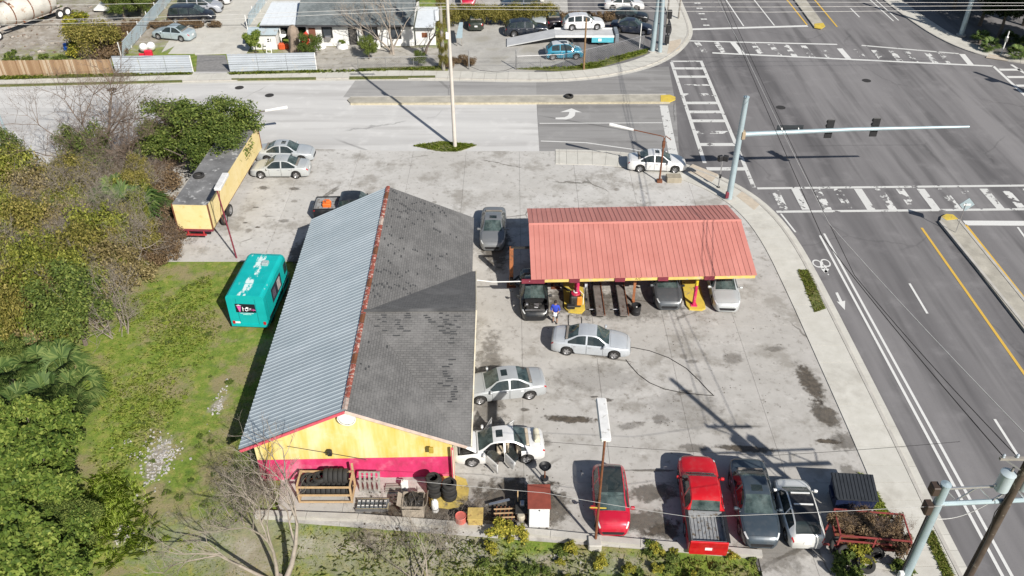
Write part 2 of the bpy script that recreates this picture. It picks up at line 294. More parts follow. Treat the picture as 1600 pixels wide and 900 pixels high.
def band(name, line, d0, d1, z0, z1, mat, parent, seg=1, gap=.02):
    """raised strip along a line, cut into pieces"""
    a, b = offset(line, d0), offset(line, d1)
    for i in range(0, len(line)-1):
        for k in range(seg):
            def L(p, q, t): return (p[0]+(q[0]-p[0])*t, p[1]+(q[1]-p[1])*t)
            t0, t1 = k/seg, (k+1)/seg; e = gap/max(.3, math.dist(a[i], a[i+1])); t1 -= e
            MB().prism([L(a[i], a[i+1], t0), L(a[i], a[i+1], t1), L(b[i], b[i+1], t1), L(b[i], b[i+1], t0)], z0, z1).build(name, mat, parent)
def densify(pts, d):
    out = [pts[0]]
    for a, b in zip(pts, pts[1:]):
        k = max(1, round(math.dist(a, b)/d)); out += [(a[0]+(b[0]-a[0])*i/k, a[1]+(b[1]-a[1])*i/k) for i in range(1, k+1)]
    return out
def smooth_line(pts, it=2):
    for _ in range(it):
        out = [pts[0]]
        for a, b in zip(pts, pts[1:]): out += [(a[0]*.75+b[0]*.25, a[1]*.75+b[1]*.25), (a[0]*.25+b[0]*.75, a[1]*.25+b[1]*.75)]
        pts = out+[pts[-1]]
    return pts
KL = densify(smooth_line(kerbw), 1.5); FL = densify(smooth_line(fkw[:-1]), 1.5)
side_walk = struct(sheet('sidewalk', [*offset(KL, -.05), *reversed(offset(KL, -2.3))], .018, CONC))
band('kerb', KL, -.02, -.20, 0, .11, CONC, side_walk); band('gutter', KL, .42, 0, 0, .012, WALK, side_walk)
band('slab', KL, -.22, -2.25, 0, .095, WALK, side_walk)
far_walk = struct(sheet('far_sidewalk', [*offset(FL, .05), *reversed(offset(FL, 1.7))], .018, CONC))
band('kerb', FL, .02, .2, 0, .11, CONC, far_walk); band('slab', FL, .22, 1.9, 0, .095, WALK, far_walk); band('gutter', FL, -.4, 0, 0, .012, WALK, far_walk)
RK = densify(smooth_line([at2(*p) for p in [(1340, -40), (1378, 0), (1420, 32), (1470, 64), (1530, 88), (1602, 101), (1700, 112)]]), 1.6)
right_walk = struct(sheet('right_sidewalk', [*offset(RK, .05), *reversed(offset(RK, 2.2))], .018, CONC))
band('kerb', RK, .02, .2, 0, .11, CONC, right_walk); band('slab', RK, .22, 2.2, 0, .095, WALK, right_walk)
RAMP = M('curb_ramp_tint', (.52, .45, .36), .9, var=.2, obj=False)
for pts in ([(1082, 258), (1122, 274), (1112, 286), (1070, 268)], [(1160, 300), (1188, 320), (1178, 330), (1150, 308)]): MB().prism([at2(*p) for p in pts], .05, .101).build('curb_ramp', RAMP, side_walk)
MB().prism([at2(*p) for p in [(1046, 66), (1064, 62), (1062, 78), (1042, 86)]], .05, .101).build('curb_ramp', RAMP, far_walk)
MB().prism([at2(*p) for p in [(1545, 86), (1578, 90), (1574, 96), (1540, 91)]], .05, .101).build('curb_ramp', RAMP, right_walk)
def lawn_mat():
    n = N('verge_grass'); p = n.pos(); b = n.noise(p, 3, 6, .7); c = n.ramp(b, (.3, (.05, .075, .018)), (.55, (.12, .13, .035)), (.75, (.24, .19, .10))); n.bump(b, .8, .08); return n.fin(c, .95)
LAWN = lawn_mat()
VERGES = [([(1247, 424), (1262, 424), (1290, 484), (1272, 490)], .112), ([(1342, 742), (1356, 748), (1392, 812), (1372, 808), (1352, 770)], .112), ([(1443, 832), (1456, 832), (1490, 905), (1474, 905)], .112), ([(646, 228), (690, 221), (745, 227), (714, 238), (690, 238)], .066), ([(806, 108), (900, 106), (1018, 76), (1010, 84), (930, 108), (870, 111)], .112),
          ([(0, 133.5), (285, 126.5), (285, 129), (0, 136)], .114), ([(362, 124), (494, 122), (494, 125), (362, 126.5)], .114), ([(546, 121), (680, 119.5), (680, 123), (546, 124.5)], .114), ([(0, 121), (178, 118), (300, 114), (300, 118), (0, 126)], .112), ([(360, 114), (500, 110), (500, 115), (360, 118)], .112), ([(560, 108), (690, 104), (690, 110), (560, 112)], .112)]
for pts, z in VERGES: struct(MB().prism([at2(*p) for p in pts], 0, z).build('verge', LAWN))
# medians
def median(name, pts, z=.15):
    o = struct(MB().prism(offset(pts+[pts[0]], 0)[:-1], 0, z).build(name, M('median_concrete', (.42, .395, .335), .9, var=.35, scale=.9, obj=False))); return o
md = median('median', [at2(*p) for p in [(548, 154), (1040, 150), (1052, 152), (1054, 157), (1046, 161), (548, 163), (543, 158)]])
for a, b in (((548, 163.6), (1046, 161.6)), ((548, 153.6), (1040, 149.6))): MB().bar(Vector(at(*a))+Vector((0, 0, .08)), Vector(at(*b))+Vector((0, 0, .08)), .18, .17).build('kerb', CONC if a[1] < 158 else M('yellowed_kerb', (.50, .45, .33), .9, var=.3, obj=False), md)
MB().prism([at2(*p) for p in [(1032, 151.5), (1046, 150.5), (1055, 154), (1055, 158), (1046, 162), (1032, 161.5)]], .1, .175).build('painted_nose', YELP, md)
md2 = median('median', [at2(*p) for p in [(1470, 341), (1478, 337.5), (1488, 338.5), (1497, 346), (1602, 474), (1700, 596), (1700, 634), (1602, 521), (1468, 348)]])
MB().prism([at2(*p) for p in [(1470, 341), (1478, 337), (1488, 338), (1496, 345), (1478, 347)]], .1, .165).build('painted_nose', YELP, md2)
MB().bar(Vector(at(1497, 346))+Vector((0, 0, .09)), Vector(at(1700, 596))+Vector((0, 0, .09)), .2, .18).build('kerb', CONC, md2)
MB().bar(Vector(at(1468, 348))+Vector((0, 0, .09)), Vector(at(1700, 634))+Vector((0, 0, .09)), .2, .18).build('kerb', CONC, md2)
md3 = median('median', [at2(*p) for p in [(1205, -60), (1225, -60), (1258, 0), (1288, 41), (1283, 46), (1272, 44), (1240, 0)]])
MB().prism([at2(*p) for p in [(1272, 39), (1286, 38), (1289, 43), (1283, 47), (1272, 45)]], .1, .165).build('painted_nose', YELP, md3)
# painted markings, children of the road they lie on
def mark(name, a, b, w, mat=LINE, road=main_road, z=.010):
    a, b = Vector(at2(*a)), Vector(at2(*b)); t = (b-a).normalized(); nn = Vector((-t.y, t.x))*(w/2); sheet(name, [a-nn, b-nn, b+nn, a+nn], z, mat, road)
for a, b in (((1281, 368), (1600, 963)), ((1287.5, 365), (1614, 960))): mark('bike_lane_line', a, b, .16)
for a, b in (((1421, 443), (1449, 490)), ((1554, 655), (1593, 716)), ((1329, 13), (1343, 27)), ((1590, 355), (1640, 425))): mark('lane_dash', a, b, .15)
for a, b in (((1440, 356), (1760, 811)), ((1509, 351), (1720, 616)), ((1198, -40), (1261, 39)), ((1240, -40), (1308, 42))): mark('centre_line', a, b, .18, YLINE)
mark('stop_line', (1507, 348.5), (1680, 349.5), .65); mark('stop_line', (1079, 46), (1262, 40.6), .5); mark('stop_line', (1037, 165), (1053, 246), .75, PATCH, z=.014)
for a, b in (((1183, 294.5), (1700, 289)), ((1213, 331), (1700, 326))): mark('crosswalk_line', a, b, .30, PATCH)
x = 20.0; k = 0
while x < 46:
    y0, y1 = at(1300, 329).y+.1, at(1300, 294).y-.1; sheet('crosswalk_bar', [(x, y0), (x+.62, y0), (x+.62, y1), (x, y1)], .0095, PATCH if k % 3 == 1 else WORN, main_road); x += 1.62; k += 1
for a, b in (((1049, 97), (1101, 255)), ((1095, 95), (1178, 293))): mark('crosswalk_line', a, b, .32, PATCH, z=.014)
for i, y in enumerate((96, 107, 120, 133, 148, 161, 175, 189, 207, 226, 264)): mark('crosswalk_bar', (1049+(y-97)*.33, y), (1095+(y-95)*.419, y), .55 if i not in (0, 3) else .35, PATCH if i not in (3, 4, 8) else WORN, z=.013)
mark('crosswalk_line', (1077, 64), (1308, 69.5), .3); mark('crosswalk_line', (1346, 71), (1498, 84), .3, PATCH); mark('crosswalk_line', (1113, 82.7), (1552, 103.5), .34)
for i, x in enumerate((120, 210, 290, 380, 460, 530, 610, 690, 775, 850, 930, 1010, 1080, 1170, 1235, 1330)):
    xx = 1050+x/2.904; t = (xx-1077)/420; mark('crosswalk_bar', (xx-5, 65+t*19-(2 if t < .5 else 0)), (xx+10, 81+t*21), .6, LINE if i in (8, 15, 2) else WORN, z=.0095)
mark('crosswalk_line', (1552, 103.5), (1640, 185), .3); mark('crosswalk_line', (1580, 101), (1640, 140), .3)
for y in (109, 120.5, 134, 149): mark('crosswalk_bar', (1556+(y-104)*1.08, y), (1590+(y-104)*1.3, y), .5)
mark('edge_line', (1220, 334), (1243, 363), .14); mark('edge_line', (1079, 46), (1077, 64), .16)
for a, b in (((1108, -40), (1162, 41)), ((1147, -40), (1210, 40)), ((1316, -40), (1396, 33)), ((1324, -40), (1404, 32))): mark('lane_line', a, b, .15)
for y in (5, 13, 21.5, 30, 39.5):
    for dx in (0, 5): mark('bike_dash', (1083+dx+y*.4, y), (1087.5+dx+y*.4, y), .35)
mark('lane_line', (843, 193), (1035, 192), .13, z=.014)
for a, b in (((845, 220.5), (915, 223)), ((915, 223), (985, 233)), ((985, 233), (1035, 243))): mark('edge_line', a, b, .14, z=.013)
def flat(name, pts, mat=LINE, z=.014): sheet(name, [at2(*p) for p in pts], z, mat, main_road)
flat('turn_arrow', [(868, 184), (882, 183.4), (887, 181), (889, 178), (889.5, 175), (875, 175.5), (893, 169.5), (909, 175.8), (899, 175.5), (898, 181), (893, 185), (884, 187), (868, 186.5)])
# bike symbol and arrow in the bike lane (drawn for riders coming towards the camera)
for c in ((1277, 412), (1290, 411)):
    p = at(*c); m_ = MB(); nseg = 20
    m_.add([(p.x+.33*r*math.cos(t), p.y+.47*r*math.sin(t), .012) for r in (1, .72) for t in [2*math.pi*k/nseg for k in range(nseg)]], [(k, (k+1) % nseg, nseg+(k+1) % nseg, nseg+k) for k in range(nseg)]).build('bike_symbol', LINE, main_road)
for a, b, w in (((1283, 409), (1285, 420), .22), ((1285, 419), (1291, 426), .28), ((1290, 426), (1293, 420), .2), ((1286, 414), (1291, 419), .16)): mark('bike_symbol', a, b, w, z=.013)
flat('bike_symbol', [(1292.5, 428.5), (1294, 427.8), (1295.5, 429), (1294, 430.3)], z=.012)
flat('bike_arrow', [(1305, 457.5), (1309, 457), (1316, 471), (1320.5, 470), (1320, 484.5), (1307, 471), (1311.5, 472)], z=.012)
IRON = M('cast_iron', (.05, .047, .045), .7, .3)
for (px, py, what) in ((1354, 126, 'in the open middle of the intersection'), (1220, 168, 'in the intersection near the striped crosswalk'), (421, 149, 'in the pale side road beyond the curved lamp'), (374, 137, 'in the pale side road near the fence gap'), (175, 140, 'in the pale side road beyond the bare tree'), (1070, 492, None)):
    if what is None: continue
    m_ = MB().lathe([(.0, .0), (.42, .0), (.42, .016), (.36, .016), (.34, .010), (0.01, .012)], 20); o = m_.build('manhole_cover', IRON); o.location = at(px, py, .003); tag(o, 'round dark manhole cover '+what, 'manhole cover', 'manhole covers in the roads')
# low wall between the lot and the weedy strip
lw = thing('low_wall', 'low weathered concrete kerb wall along the weedy near edge of the lot', 'wall')
wl = [at2(400, 806), at2(560, 812), at2(700, 823), at2(860, 838), at2(1000, 852), at2(1190, 869)]
for a, b in zip(densify(wl, 2.6), densify(wl, 2.6)[1:]):
    t = (Vector(b)-Vector(a)); a2 = Vector(a)+t*.004; b2 = Vector(b)-t*.004; MB().bar((*a2, .10), (*b2, .10), .34, .30).build('block', CONC, lw)
# ---------------------------------------------------------------- vehicles
def pchip(pts):
    xs = np.array([p[0] for p in pts], float); ys = np.array([p[1] for p in pts], float); h = np.diff(xs); d = np.diff(ys)/h; m = np.zeros(len(xs))
    for i in range(1, len(xs)-1):
        if d[i-1]*d[i] > 0: m[i] = 2*d[i-1]*d[i]/(d[i-1]+d[i])
    m[0], m[-1] = d[0], d[-1]
    def f(x):
        i = min(max(int(np.searchsorted(xs, x)-1), 0), len(h)-1); t = min(max((x-xs[i])/h[i], 0), 1); a, b = ys[i], ys[i+1]
        return float((2*t**3-3*t*t+1)*a+(t**3-2*t*t+t)*h[i]*m[i]+(-2*t**3+3*t*t)*b+(t**3-t*t)*h[i]*m[i+1])
    return f
KINDS = {
 'sedan': dict(L=4.65, W=1.80, zt=[(0, .74), (.012, .93), (.05, 1.01), (.155, 1.05), (.185, 1.09), (.335, 1.385), (.42, 1.45), (.49, 1.447), (.565, 1.40), (.715, 1.005), (.74, .975), (.89, .87), (.965, .74), (.99, .62), (1, .50)], zb=[(0, .70), (.03, .88), (.2, .93), (.55, .90), (.76, .87), (.9, .76), (.97, .65), (1, .48)],
               wp=[(0, .66), (.02, .76), (.08, .85), (.25, .90), (.7, .90), (.88, .86), (.96, .74), (.99, .60), (1, .52)], wr=.60, r0=.17, r1=.335, w1=.565, w0=.725, sg=(.21, .675), pil=[.445], doors=[(.265, .445), (.45, .655)], wh=(.205, .80), wr_=.325),
 'hatch': dict(L=3.62, W=1.66, zt=[(0, .70), (.015, 1.0), (.05, 1.10), (.17, 1.42), (.3, 1.49), (.5, 1.50), (.60, 1.45), (.77, 1.02), (.80, .98), (.92, .86), (.975, .70), (1, .48)], zb=[(0, .66), (.03, .90), (.3, .93), (.7, .89), (.8, .85), (.93, .74), (1, .46)],
               wp=[(0, .62), (.03, .73), (.12, .80), (.4, .83), (.75, .82), (.9, .77), (.97, .66), (1, .52)], wr=.58, r0=.045, r1=.165, w1=.60, w0=.785, sg=(.14, .73), pil=[.36], doors=[(.37, .715)], wh=(.17, .80), wr_=.30),
 'wagon': dict(L=4.75, W=1.86, zt=[(0, .72), (.012, 1.0), (.035, 1.12), (.13, 1.50), (.25, 1.60), (.42, 1.64), (.52, 1.60), (.58, 1.53), (.725, 1.08), (.755, 1.04), (.91, .94), (.97, .80), (1, .52)], zb=[(0, .70), (.03, .95), (.3, 1.0), (.75, .95), (.9, .86), (1, .50)],
               wp=[(0, .70), (.02, .82), (.1, .90), (.4, .93), (.75, .92), (.9, .86), (.97, .74), (1, .58)], wr=.66, r0=.035, r1=.13, w1=.58, w0=.735, sg=(.10, .685), pil=[.25, .445], doors=[(.265, .445), (.45, .665)], wh=(.195, .805), wr_=.345),
 'van': dict(L=5.05, W=1.95, zt=[(0, .80), (.01, 1.05), (.03, 1.16), (.075, 1.66), (.2, 1.76), (.5, 1.76), (.60, 1.68), (.78, 1.16), (.81, 1.10), (.92, .98), (.97, .82), (1, .55)], zb=[(0, .75), (.03, 1.0), (.4, 1.04), (.78, .99), (.9, .90), (1, .52)],
               wp=[(0, .78), (.02, .88), (.1, .95), (.4, .975), (.78, .96), (.91, .90), (.97, .78), (1, .62)], wr=.74, r0=.03, r1=.075, w1=.60, w0=.79, sg=(.06, .74), pil=[.28, .50], doors=[(.29, .50), (.505, .72)], wh=(.19, .80), wr_=.345),
 'pickup': dict(L=5.45, W=1.92, zt=[(0, .98), (.01, 1.02), (.02, 1.05), (.30, 1.06), (.335, 1.08), (.36, 1.60), (.42, 1.70), (.52, 1.72), (.62, 1.66), (.735, 1.18), (.76, 1.14), (.93, 1.05), (.975, .96), (1, .62)], zb=[(0, .94), (.02, 1.0), (.5, 1.02), (.75, 1.0), (.93, .92), (1, .58)],
               wp=[(0, .86), (.02, .91), (.3, .95), (.7, .955), (.92, .92), (.975, .84), (1, .72)], wr=.70, r0=.335, r1=.36, w1=.62, w0=.745, sg=(.355, .71), pil=[.49], doors=[(.375, .49), (.495, .70)], wh=(.225, .80), wr_=.38),
}
def wheel_meshes(r):
    tb = MB().lathe([(r*.62, -.10), (r*.93, -.105), (r, -.07), (r, .07), (r*.93, .105), (r*.62, .10)], 22, axis='Y', cap=False)
    rb = MB(); rb.lathe([(.001, .055), (r*.18, .055), (r*.2, .04)], 10, axis='Y', cap=False); rb.lathe([(r*.66, .10), (r*.60, .085), (r*.58, .0), (.01, -.01)], 20, axis='Y', cap=False)
    for k in range(5):
        a = 2*math.pi*k/5; rb.bar((math.cos(a)*r*.12, -.05, math.sin(a)*r*.12), (math.cos(a)*r*.63, -.075, math.sin(a)*r*.63), .075, .03, up=(0, 1, 0))
    return tb.mesh('tyre', RUBBER, True), rb.mesh('rim', CHROME)
_cars = {}
def car_meshes(kind):
    if kind in _cars: return _cars[kind]
    K = KINDS[kind]; L = K['L']; zt, zb, wp = pchip(K['zt']), pchip(K['zb']), pchip(K['wp']); pick = kind == 'pickup'
    br = {0, .006, .015, .03, .05, .955, .975, .99, 1, K['r0'], K['r1'], K['w1'], K['w0'], *K['sg'], .91, K['w0']+.015}
    for p in K['pil']: br |= {p-.011, p+.011}
    for d in K['doors']: br |= set(d)
    ra = K['wr_']+.065
    for w in K['wh']: br |= {w+ra*t/L for t in (-1, -.92, -.7, -.38, 0, .38, .7, .92, 1)}
    sr = ((K['r1']+K['w1'])/2+.005, K['w1']-.035); br |= set(sr); br = sorted(br); st = []
    for a, b in zip(br, br[1:]):
        k = max(1, math.ceil((b-a)*L/.16)); st += [a+(b-a)*i/k for i in range(k)]
    st.append(1.0); rings = []
    for s in st:
        x = (s-.5)*L; w = wp(s); t = zt(s); b = min(zb(s), t-.015); low = .20
        for q in K['wh']:
            dx = abs((s-q)*L)
            if dx < ra: low = max(low, K['wr_']+math.sqrt(ra*ra-dx*dx))
        g = min(1, max(0, (t-b-.10)/.36)); wt = w*.90+(K['wr']-w*.90)*g; low = min(low, b-.09)
        h = lambda f: b+(t-b)*f
        m2 = max(min(.52, b-.12), low+.05)
        rings.append([(x, w*.93, low), (x, w*.985, min(low+.07, m2-.01)), (x, w, m2), (x, w*.985, max(b-.075, m2+.01)), (x, w*.955, b), (x, w*.93*(1-g)+w*.925*g, b+.012),
                      (x, wt*.965*(1-g)+wt*g, h(.45)*(1-g)+(t-.055)*g), (x, wt*.80*(1-g)+(wt-.055)*g, h(.82)*(1-g)+(t-.008)*g), (x, wt*.42, h(.97)*(1-g)+(t+.012)*g), (x, 0, h(1)*(1-g)+(t+.02)*g)])
    parts = {}
    def cat(s, j, sd):
        f = sd < 0 and '_r' or '_l'
        if K['w1'] < s < K['w0'] and j >= 7: return 'windshield'
        if K['r0'] < s < K['r1'] and j >= 7: return 'rear_window'
        if j == 5 and K['sg'][0] < s < K['sg'][1] and all(abs(s-p) > .0111 for p in K['pil']):
            for n_, d in enumerate(K['doors']):
                if d[0] < s < d[1]: return 'dwin%d%s' % (n_, f)
            return 'quarter_window'+f+('a' if s < .35 else 'b')
        if 1 <= j <= 4:
            for n_, d in enumerate(K['doors']):
                if d[0] < s < d[1]: return 'door%d%s' % (n_, f)
        if j >= 6 and K['w0']+.015 < s < .955: return 'hood'
        if pick and s < K['r0'] and j >= 6: return 'bedtop'
        if j >= 6 and .05 < s < K['r0'] and kind == 'sedan': return 'trunk_lid'
        if j >= 7 and K['r1'] < s < K['w1']: return 'sunroof' if j >= 8 and sr[0] < s < sr[1] and not pick else 'roof'
        if 4 <= j <= 5 and .91 < s < .975: return 'headlight'+f
        if 3 <= j <= 4 and s < .03: return 'tail_light'+f
        return 'body'
    for sd in (1, -1):
        for i in range(len(st)-1):
            for j in range(9):
                c = cat((st[i]+st[i+1])/2, j, sd); q = [rings[i][j], rings[i+1][j], rings[i+1][j+1], rings[i][j+1]]
                if sd < 0: q = [(a[0], -a[1], a[2]) for a in q][::-1]
                parts.setdefault(c, []).append(q[::-1])
    for e, name in ((0, 'body'), (-1, 'body')):   # close the two ends
        for j in range(9):
            a, b = rings[e][j], rings[e][j+1]; nm = 'grille' if e and j in (2, 3) else name
            q = [a, b, (b[0], -b[1], b[2]), (a[0], -a[1], a[2])]; parts.setdefault(nm, []).append(q if e else q[::-1])
    out = {}
    for c, quads in parts.items():
        if c == 'bedtop': continue
        idx = {}; V = []; F = []
        for q in quads:
            f = []
            for p in q:
                k = tuple(round(v, 4) for v in p)
                if k not in idx: idx[k] = len(V); V.append(k)
                if idx[k] not in f: f.append(idx[k])
            if len(f) > 2: F.append(f)
        m_ = MB(); m_.v, m_.f, m_.m = V, F, [0]*len(F)
        if c.startswith(('door', 'hood', 'trunk', 'sunroof')):
            cx = np.mean(np.array(V), axis=0); m_.v = [(cx[0]+(v[0]-cx[0])*.974, v[1] if c[0] == 'd' else v[1]*.985, cx[2]+(v[2]-cx[2])*.985 if c[0] == 'd' else v[2]+(.004 if c[0] == 's' else 0)) for v in V]
        mat = GLASS if 'win' in c or c in ('windshield', 'sunroof') else LAMP if c.startswith('head') else TAIL if c.startswith('tail') else BLACK if c == 'grille' else PAINT
        me = m_.mesh(c, mat); me.polygons.foreach_set('use_smooth', [True]*len(me.polygons)); me.set_sharp_from_angle(angle=R(48)); out[c] = me
    Wd = K['W']; zf = .42
    u = MB().box((0, 0, .42), (L*.86, Wd*.62, .3)).box((0, 0, .40), (L*(K['wh'][1]-K['wh'][0])-2*ra-.02, Wd*.90, .30)); out['underbody'] = u.mesh('underbody', BLACK)
    xf = (K['w1']-.09-.5)*L; it = MB()
    for sy in (-.36, .36):
        it.bbox((xf, sy, .62), (.50, .48, .22), .05); it.bbox((xf-.30, sy, .92), (.16, .46, .62), .05); it.bbox((xf-.36, sy, 1.22), (.10, .24, .16), .03)
    if not pick: it.bbox((xf-1.0, 0, .62), (.5, 1.2, .22), .05); it.bbox((xf-1.32, 0, .90), (.18, 1.2, .50), .05)
    out['seats'] = it.mesh('seats', SEAT); out['seats_beige'] = it.mesh('seats', BEIGE)
    out['dashboard'] = MB().bbox(((K['w0']-.5)*L-.30, 0, .84), (.42, 1.25, .16), .05).bbox(((K['w0']-.5)*L-.30, 0, .60), (.2, 1.25, .3), .03).mesh('dashboard', BLACK)
    mz = zb(K['w0']-.04)+.10; mx = (K['w0']-.055-.5)*L; mw = wp(K['w0']-.05)
    for sd, nm in ((1, 'mirror_l'), (-1, 'mirror_r')): out[nm] = MB().bbox((mx, sd*(mw+.10), mz), (.14, .20, .13), .04).bar((mx, sd*(mw-.08), mz-.04), (mx, sd*(mw+.04), mz-.02), .05).mesh('mirror', PAINT)
    for n_, d in enumerate(K['doors']):
        for sd, f in ((1, '_l'), (-1, '_r')):
            hx = (d[0]+.035-.5)*L; out['handle%d%s' % (n_, f)] = MB().bbox((hx, sd*(wp(d[0]+.02)*.99+.012), zb(.5)-.12), (.17, .035, .035), .01).mesh('handle', CHROME)
    xe = L/2*.995; out['plate'] = MB().box((-xe-.02, 0, .62), (.02, .32, .16)).mesh('license_plate', WHITEP); out['fplate'] = MB().bar((xe-.05, -.45, .36), (xe-.05, .45, .36), .16, .12).mesh('lower_grille', BLACK)
    out['wheel'], out['rim'] = wheel_meshes(K['wr_'])
    if pick:
        b = MB(); x0, x1 = -L/2+.06, (K['r0']-.5)*L-.02; b.box(((x0+x1)/2, 0, .72), (x1-x0, 1.66, .04)); b.box(((x0+x1)/2, .80, .89), (x1-x0, .06, .32)); b.box(((x0+x1)/2, -.80, .89), (x1-x0, .06, .32)); b.box((x1-.03, 0, .89), (.06, 1.6, .32)); b.box((x0+.03, 0, .89), (.06, 1.6, .32))
        for y in np.linspace(-.65, .65, 9): b.box(((x0+x1)/2, y, .755), (x1-x0-.1, .06, .03))
        out['bed'] = b.mesh('truck_bed', M('bed_liner', (.32, .33, .34), .6, .2, var=.3, dirt=(.14, .11, .08)))
        out['rails'] = MB().bar((x0, .87, 1.06), (x1, .87, 1.06), .14, .05).mesh('bed_rail', BLACK); out['rails_r'] = MB().bar((x0, -.87, 1.06), (x1, -.87, 1.06), .14, .05).mesh('bed_rail', BLACK); out['tailgate'] = MB().bbox((x0-.02, 0, .86), (.08, 1.72, .44), .02).mesh('tailgate', PAINT)
    _cars[kind] = out; return out
def open_about(o, h, axis, ang): o.matrix_local = Matrix.Translation(h) @ Matrix.Rotation(ang, 4, axis) @ Matrix.Translation(-Vector(h))
def car(name, label, cat_, kind, loc, heading, color, roof=None, sunroof=False, hood_open=0, doors_open=None, seats='seats', group=None, rim=None, roof_glass=False, scale=1.0):
    K = KINDS[kind]; ms = car_meshes(kind); t = thing(name, label, cat_, loc, R(heading), group); t.scale = (scale,)*3; L = K['L']; objs = {}
    names = {'quarter': 'quarter_window', 'headlight': 'headlight', 'tail': 'tail_light', 'mirror': 'mirror', 'plate': 'license_plate', 'fplate': 'lower_grille', 'bed': 'truck_bed', 'rails': 'bed_rail'}
    for c, me in ms.items():
        if c.startswith(('dwin', 'handle', 'wheel', 'rim', 'seats')): continue
        nm = 'door' if c.startswith('door') else names.get(c.split('_')[0] if c not in ('tailgate',) else 'zz', c)
        col = color
        if c == 'roof' and roof: col = roof
        o = put(nm, me, t, color=col); objs[c] = o
        if c == 'sunroof' and not sunroof and not roof_glass:
            o.material_slots[0].link = 'OBJECT'; o.material_slots[0].material = PAINT; o.name = 'roof_panel'; o.color = (*(roof or color), 1)
        if c == 'roof' and roof_glass: o.material_slots[0].link = 'OBJECT'; o.material_slots[0].material = GLASS; o.name = 'glass_roof'
        if c.startswith('door'): put('window', ms['dwin'+c[4:]], o); put('handle', ms['handle'+c[4:]], o)
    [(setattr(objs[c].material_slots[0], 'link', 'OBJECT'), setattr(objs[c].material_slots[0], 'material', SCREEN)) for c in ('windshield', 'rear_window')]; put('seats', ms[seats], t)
    for q in K['wh']:
        for sd in (1, -1):
            w = put('wheel', ms['wheel'], t, ((q-.5)*L, sd*(K['W']/2-.135), K['wr_']), 0 if sd < 0 else math.pi); put('rim', ms['rim'], w)
    if hood_open:
        if hood_open < 0: bpy.data.objects.remove(objs['hood'])
        else: h = ((K['w0']+.015-.5)*L, 0, 1.0); open_about(objs['hood'], h, 'Y', -R(hood_open)); md_ = objs['hood'].modifiers.new('thick', 'SOLIDIFY'); md_.thickness = .04
        e = MB(); x0 = (K['w0']+.02-.5)*L; x1 = L*.46; e.box(((x0+x1)/2, 0, .60), (x1-x0, 1.35, .1)); r_ = random.Random(3)
        for _ in range(22): e.bbox((r_.uniform(x0+.12, x1-.15), r_.uniform(-.55, .55), r_.uniform(.66, .74)), (r_.uniform(.12, .38), r_.uniform(.1, .34), r_.uniform(.1, .2)), .02)
        e.tube([(x0+.1, -.4, .82), (x0+.4, -.1, .86), (x0+.7, .3, .80)], .04, 6); e.build('engine', ENGINE, t)
        MB().bbox((x0+.45, .1, .80), (.42, .30, .08), .02).bbox((x0+.3, -.48, .80), (.2, .16, .1), .02).bar((x1-.12, -.6, .80), (x1-.12, .6, .80), .07, .04).build('engine_cover', CHROME, t)
    for (n_, f, ang) in (doors_open or []):
        o = objs['door%d%s' % (n_, f)]; d = K['doors'][n_]; sd = 1 if f == '_l' else -1; open_about(o, ((d[1]-.5)*L, sd*K['W']/2*.98, 0), 'Z', -sd*R(ang)); m_ = o.modifiers.new('thick', 'SOLIDIFY'); m_.thickness = .06; m_.offset = -1
    return t
def dirof(a, b, z=.3):
    p, q = at(*a, z), at(*b, z); return math.degrees(math.atan2(q.y-p.y, q.x-p.x))
def by_wheels(rear, front, kind, side, scale=1.0):
    """place a car from the ground contacts of its rear and front wheel seen on one side (+1 left, -1 right)"""
    a, b = at(*rear), at(*front); h = math.atan2(b.y-a.y, b.x-a.x); K = KINDS[kind]; mid = (a+b)/2; off = ((K['wh'][0]+K['wh'][1])/2-.5)*K['L']*scale
    c = mid-Vector((math.cos(h), math.sin(h), 0))*off-Vector((-math.sin(h), math.cos(h), 0))*side*(K['W']/2-.1)*scale; return (c.x, c.y, LZ), math.degrees(h)
def by_end(front, kind, heading, scale=1.0, end=1):
    """place a car from the middle of its front (end=1) or rear (end=-1) at ground level"""
    p = at(*front); h = R(heading); c = p-Vector((math.cos(h), math.sin(h), 0))*KINDS[kind]['L']*scale/2*end; return (c.x, c.y, LZ), heading
SILVER = (.46, .48, .50); WHITE = (.80, .80, .79); DGREY = (.075, .08, .085); NAVY = (.022, .03, .045); BLK = (.012, .012, .014)
pl, hd = by_wheels((887, 556), (957, 562), 'sedan', -1); car('sedan', 'silver sedan parked alone in the open lot with cables on the ground at its nose', 'car', 'sedan', pl, hd, (.50, .53, .56))
pl, hd = by_wheels((827.6, 625), (750.6, 633), 'sedan', 1); car('sedan', 'silver sedan with dark sunroof nosed up to the shingle roof beside the opened white car', 'car', 'sedan', pl, hd, (.44, .46, .47), sunroof=True)
pl, hd = by_wheels((823, 724.6), (738, 730), 'sedan', 1)
car('sedan', 'white sedan with its hood and doors open beside the pink wall', 'car', 'sedan', pl, hd, WHITE, sunroof=True, hood_open=42, doors_open=[(0, '_l', 58), (1, '_l', 55), (0, '_r', 40), (1, '_r', 62)], seats='seats_beige')
wc = Vector(pl); hw = R(hd)
pl, hd = by_wheels((1000, 270), (1052.7, 271.5), 'sedan', -1); car('sedan', 'white sedan with sunroof parked at the street corner behind the rusty lamp pole', 'car', 'sedan', pl, hd, WHITE, sunroof=True)
pl, hd = by_wheels((462.5, 280), (410.5, 280), 'sedan', 1); car('sedan', 'silver sedan nearer of two beside the yellow trailer, facing left', 'car', 'sedan', pl, hd, (.50, .52, .52))
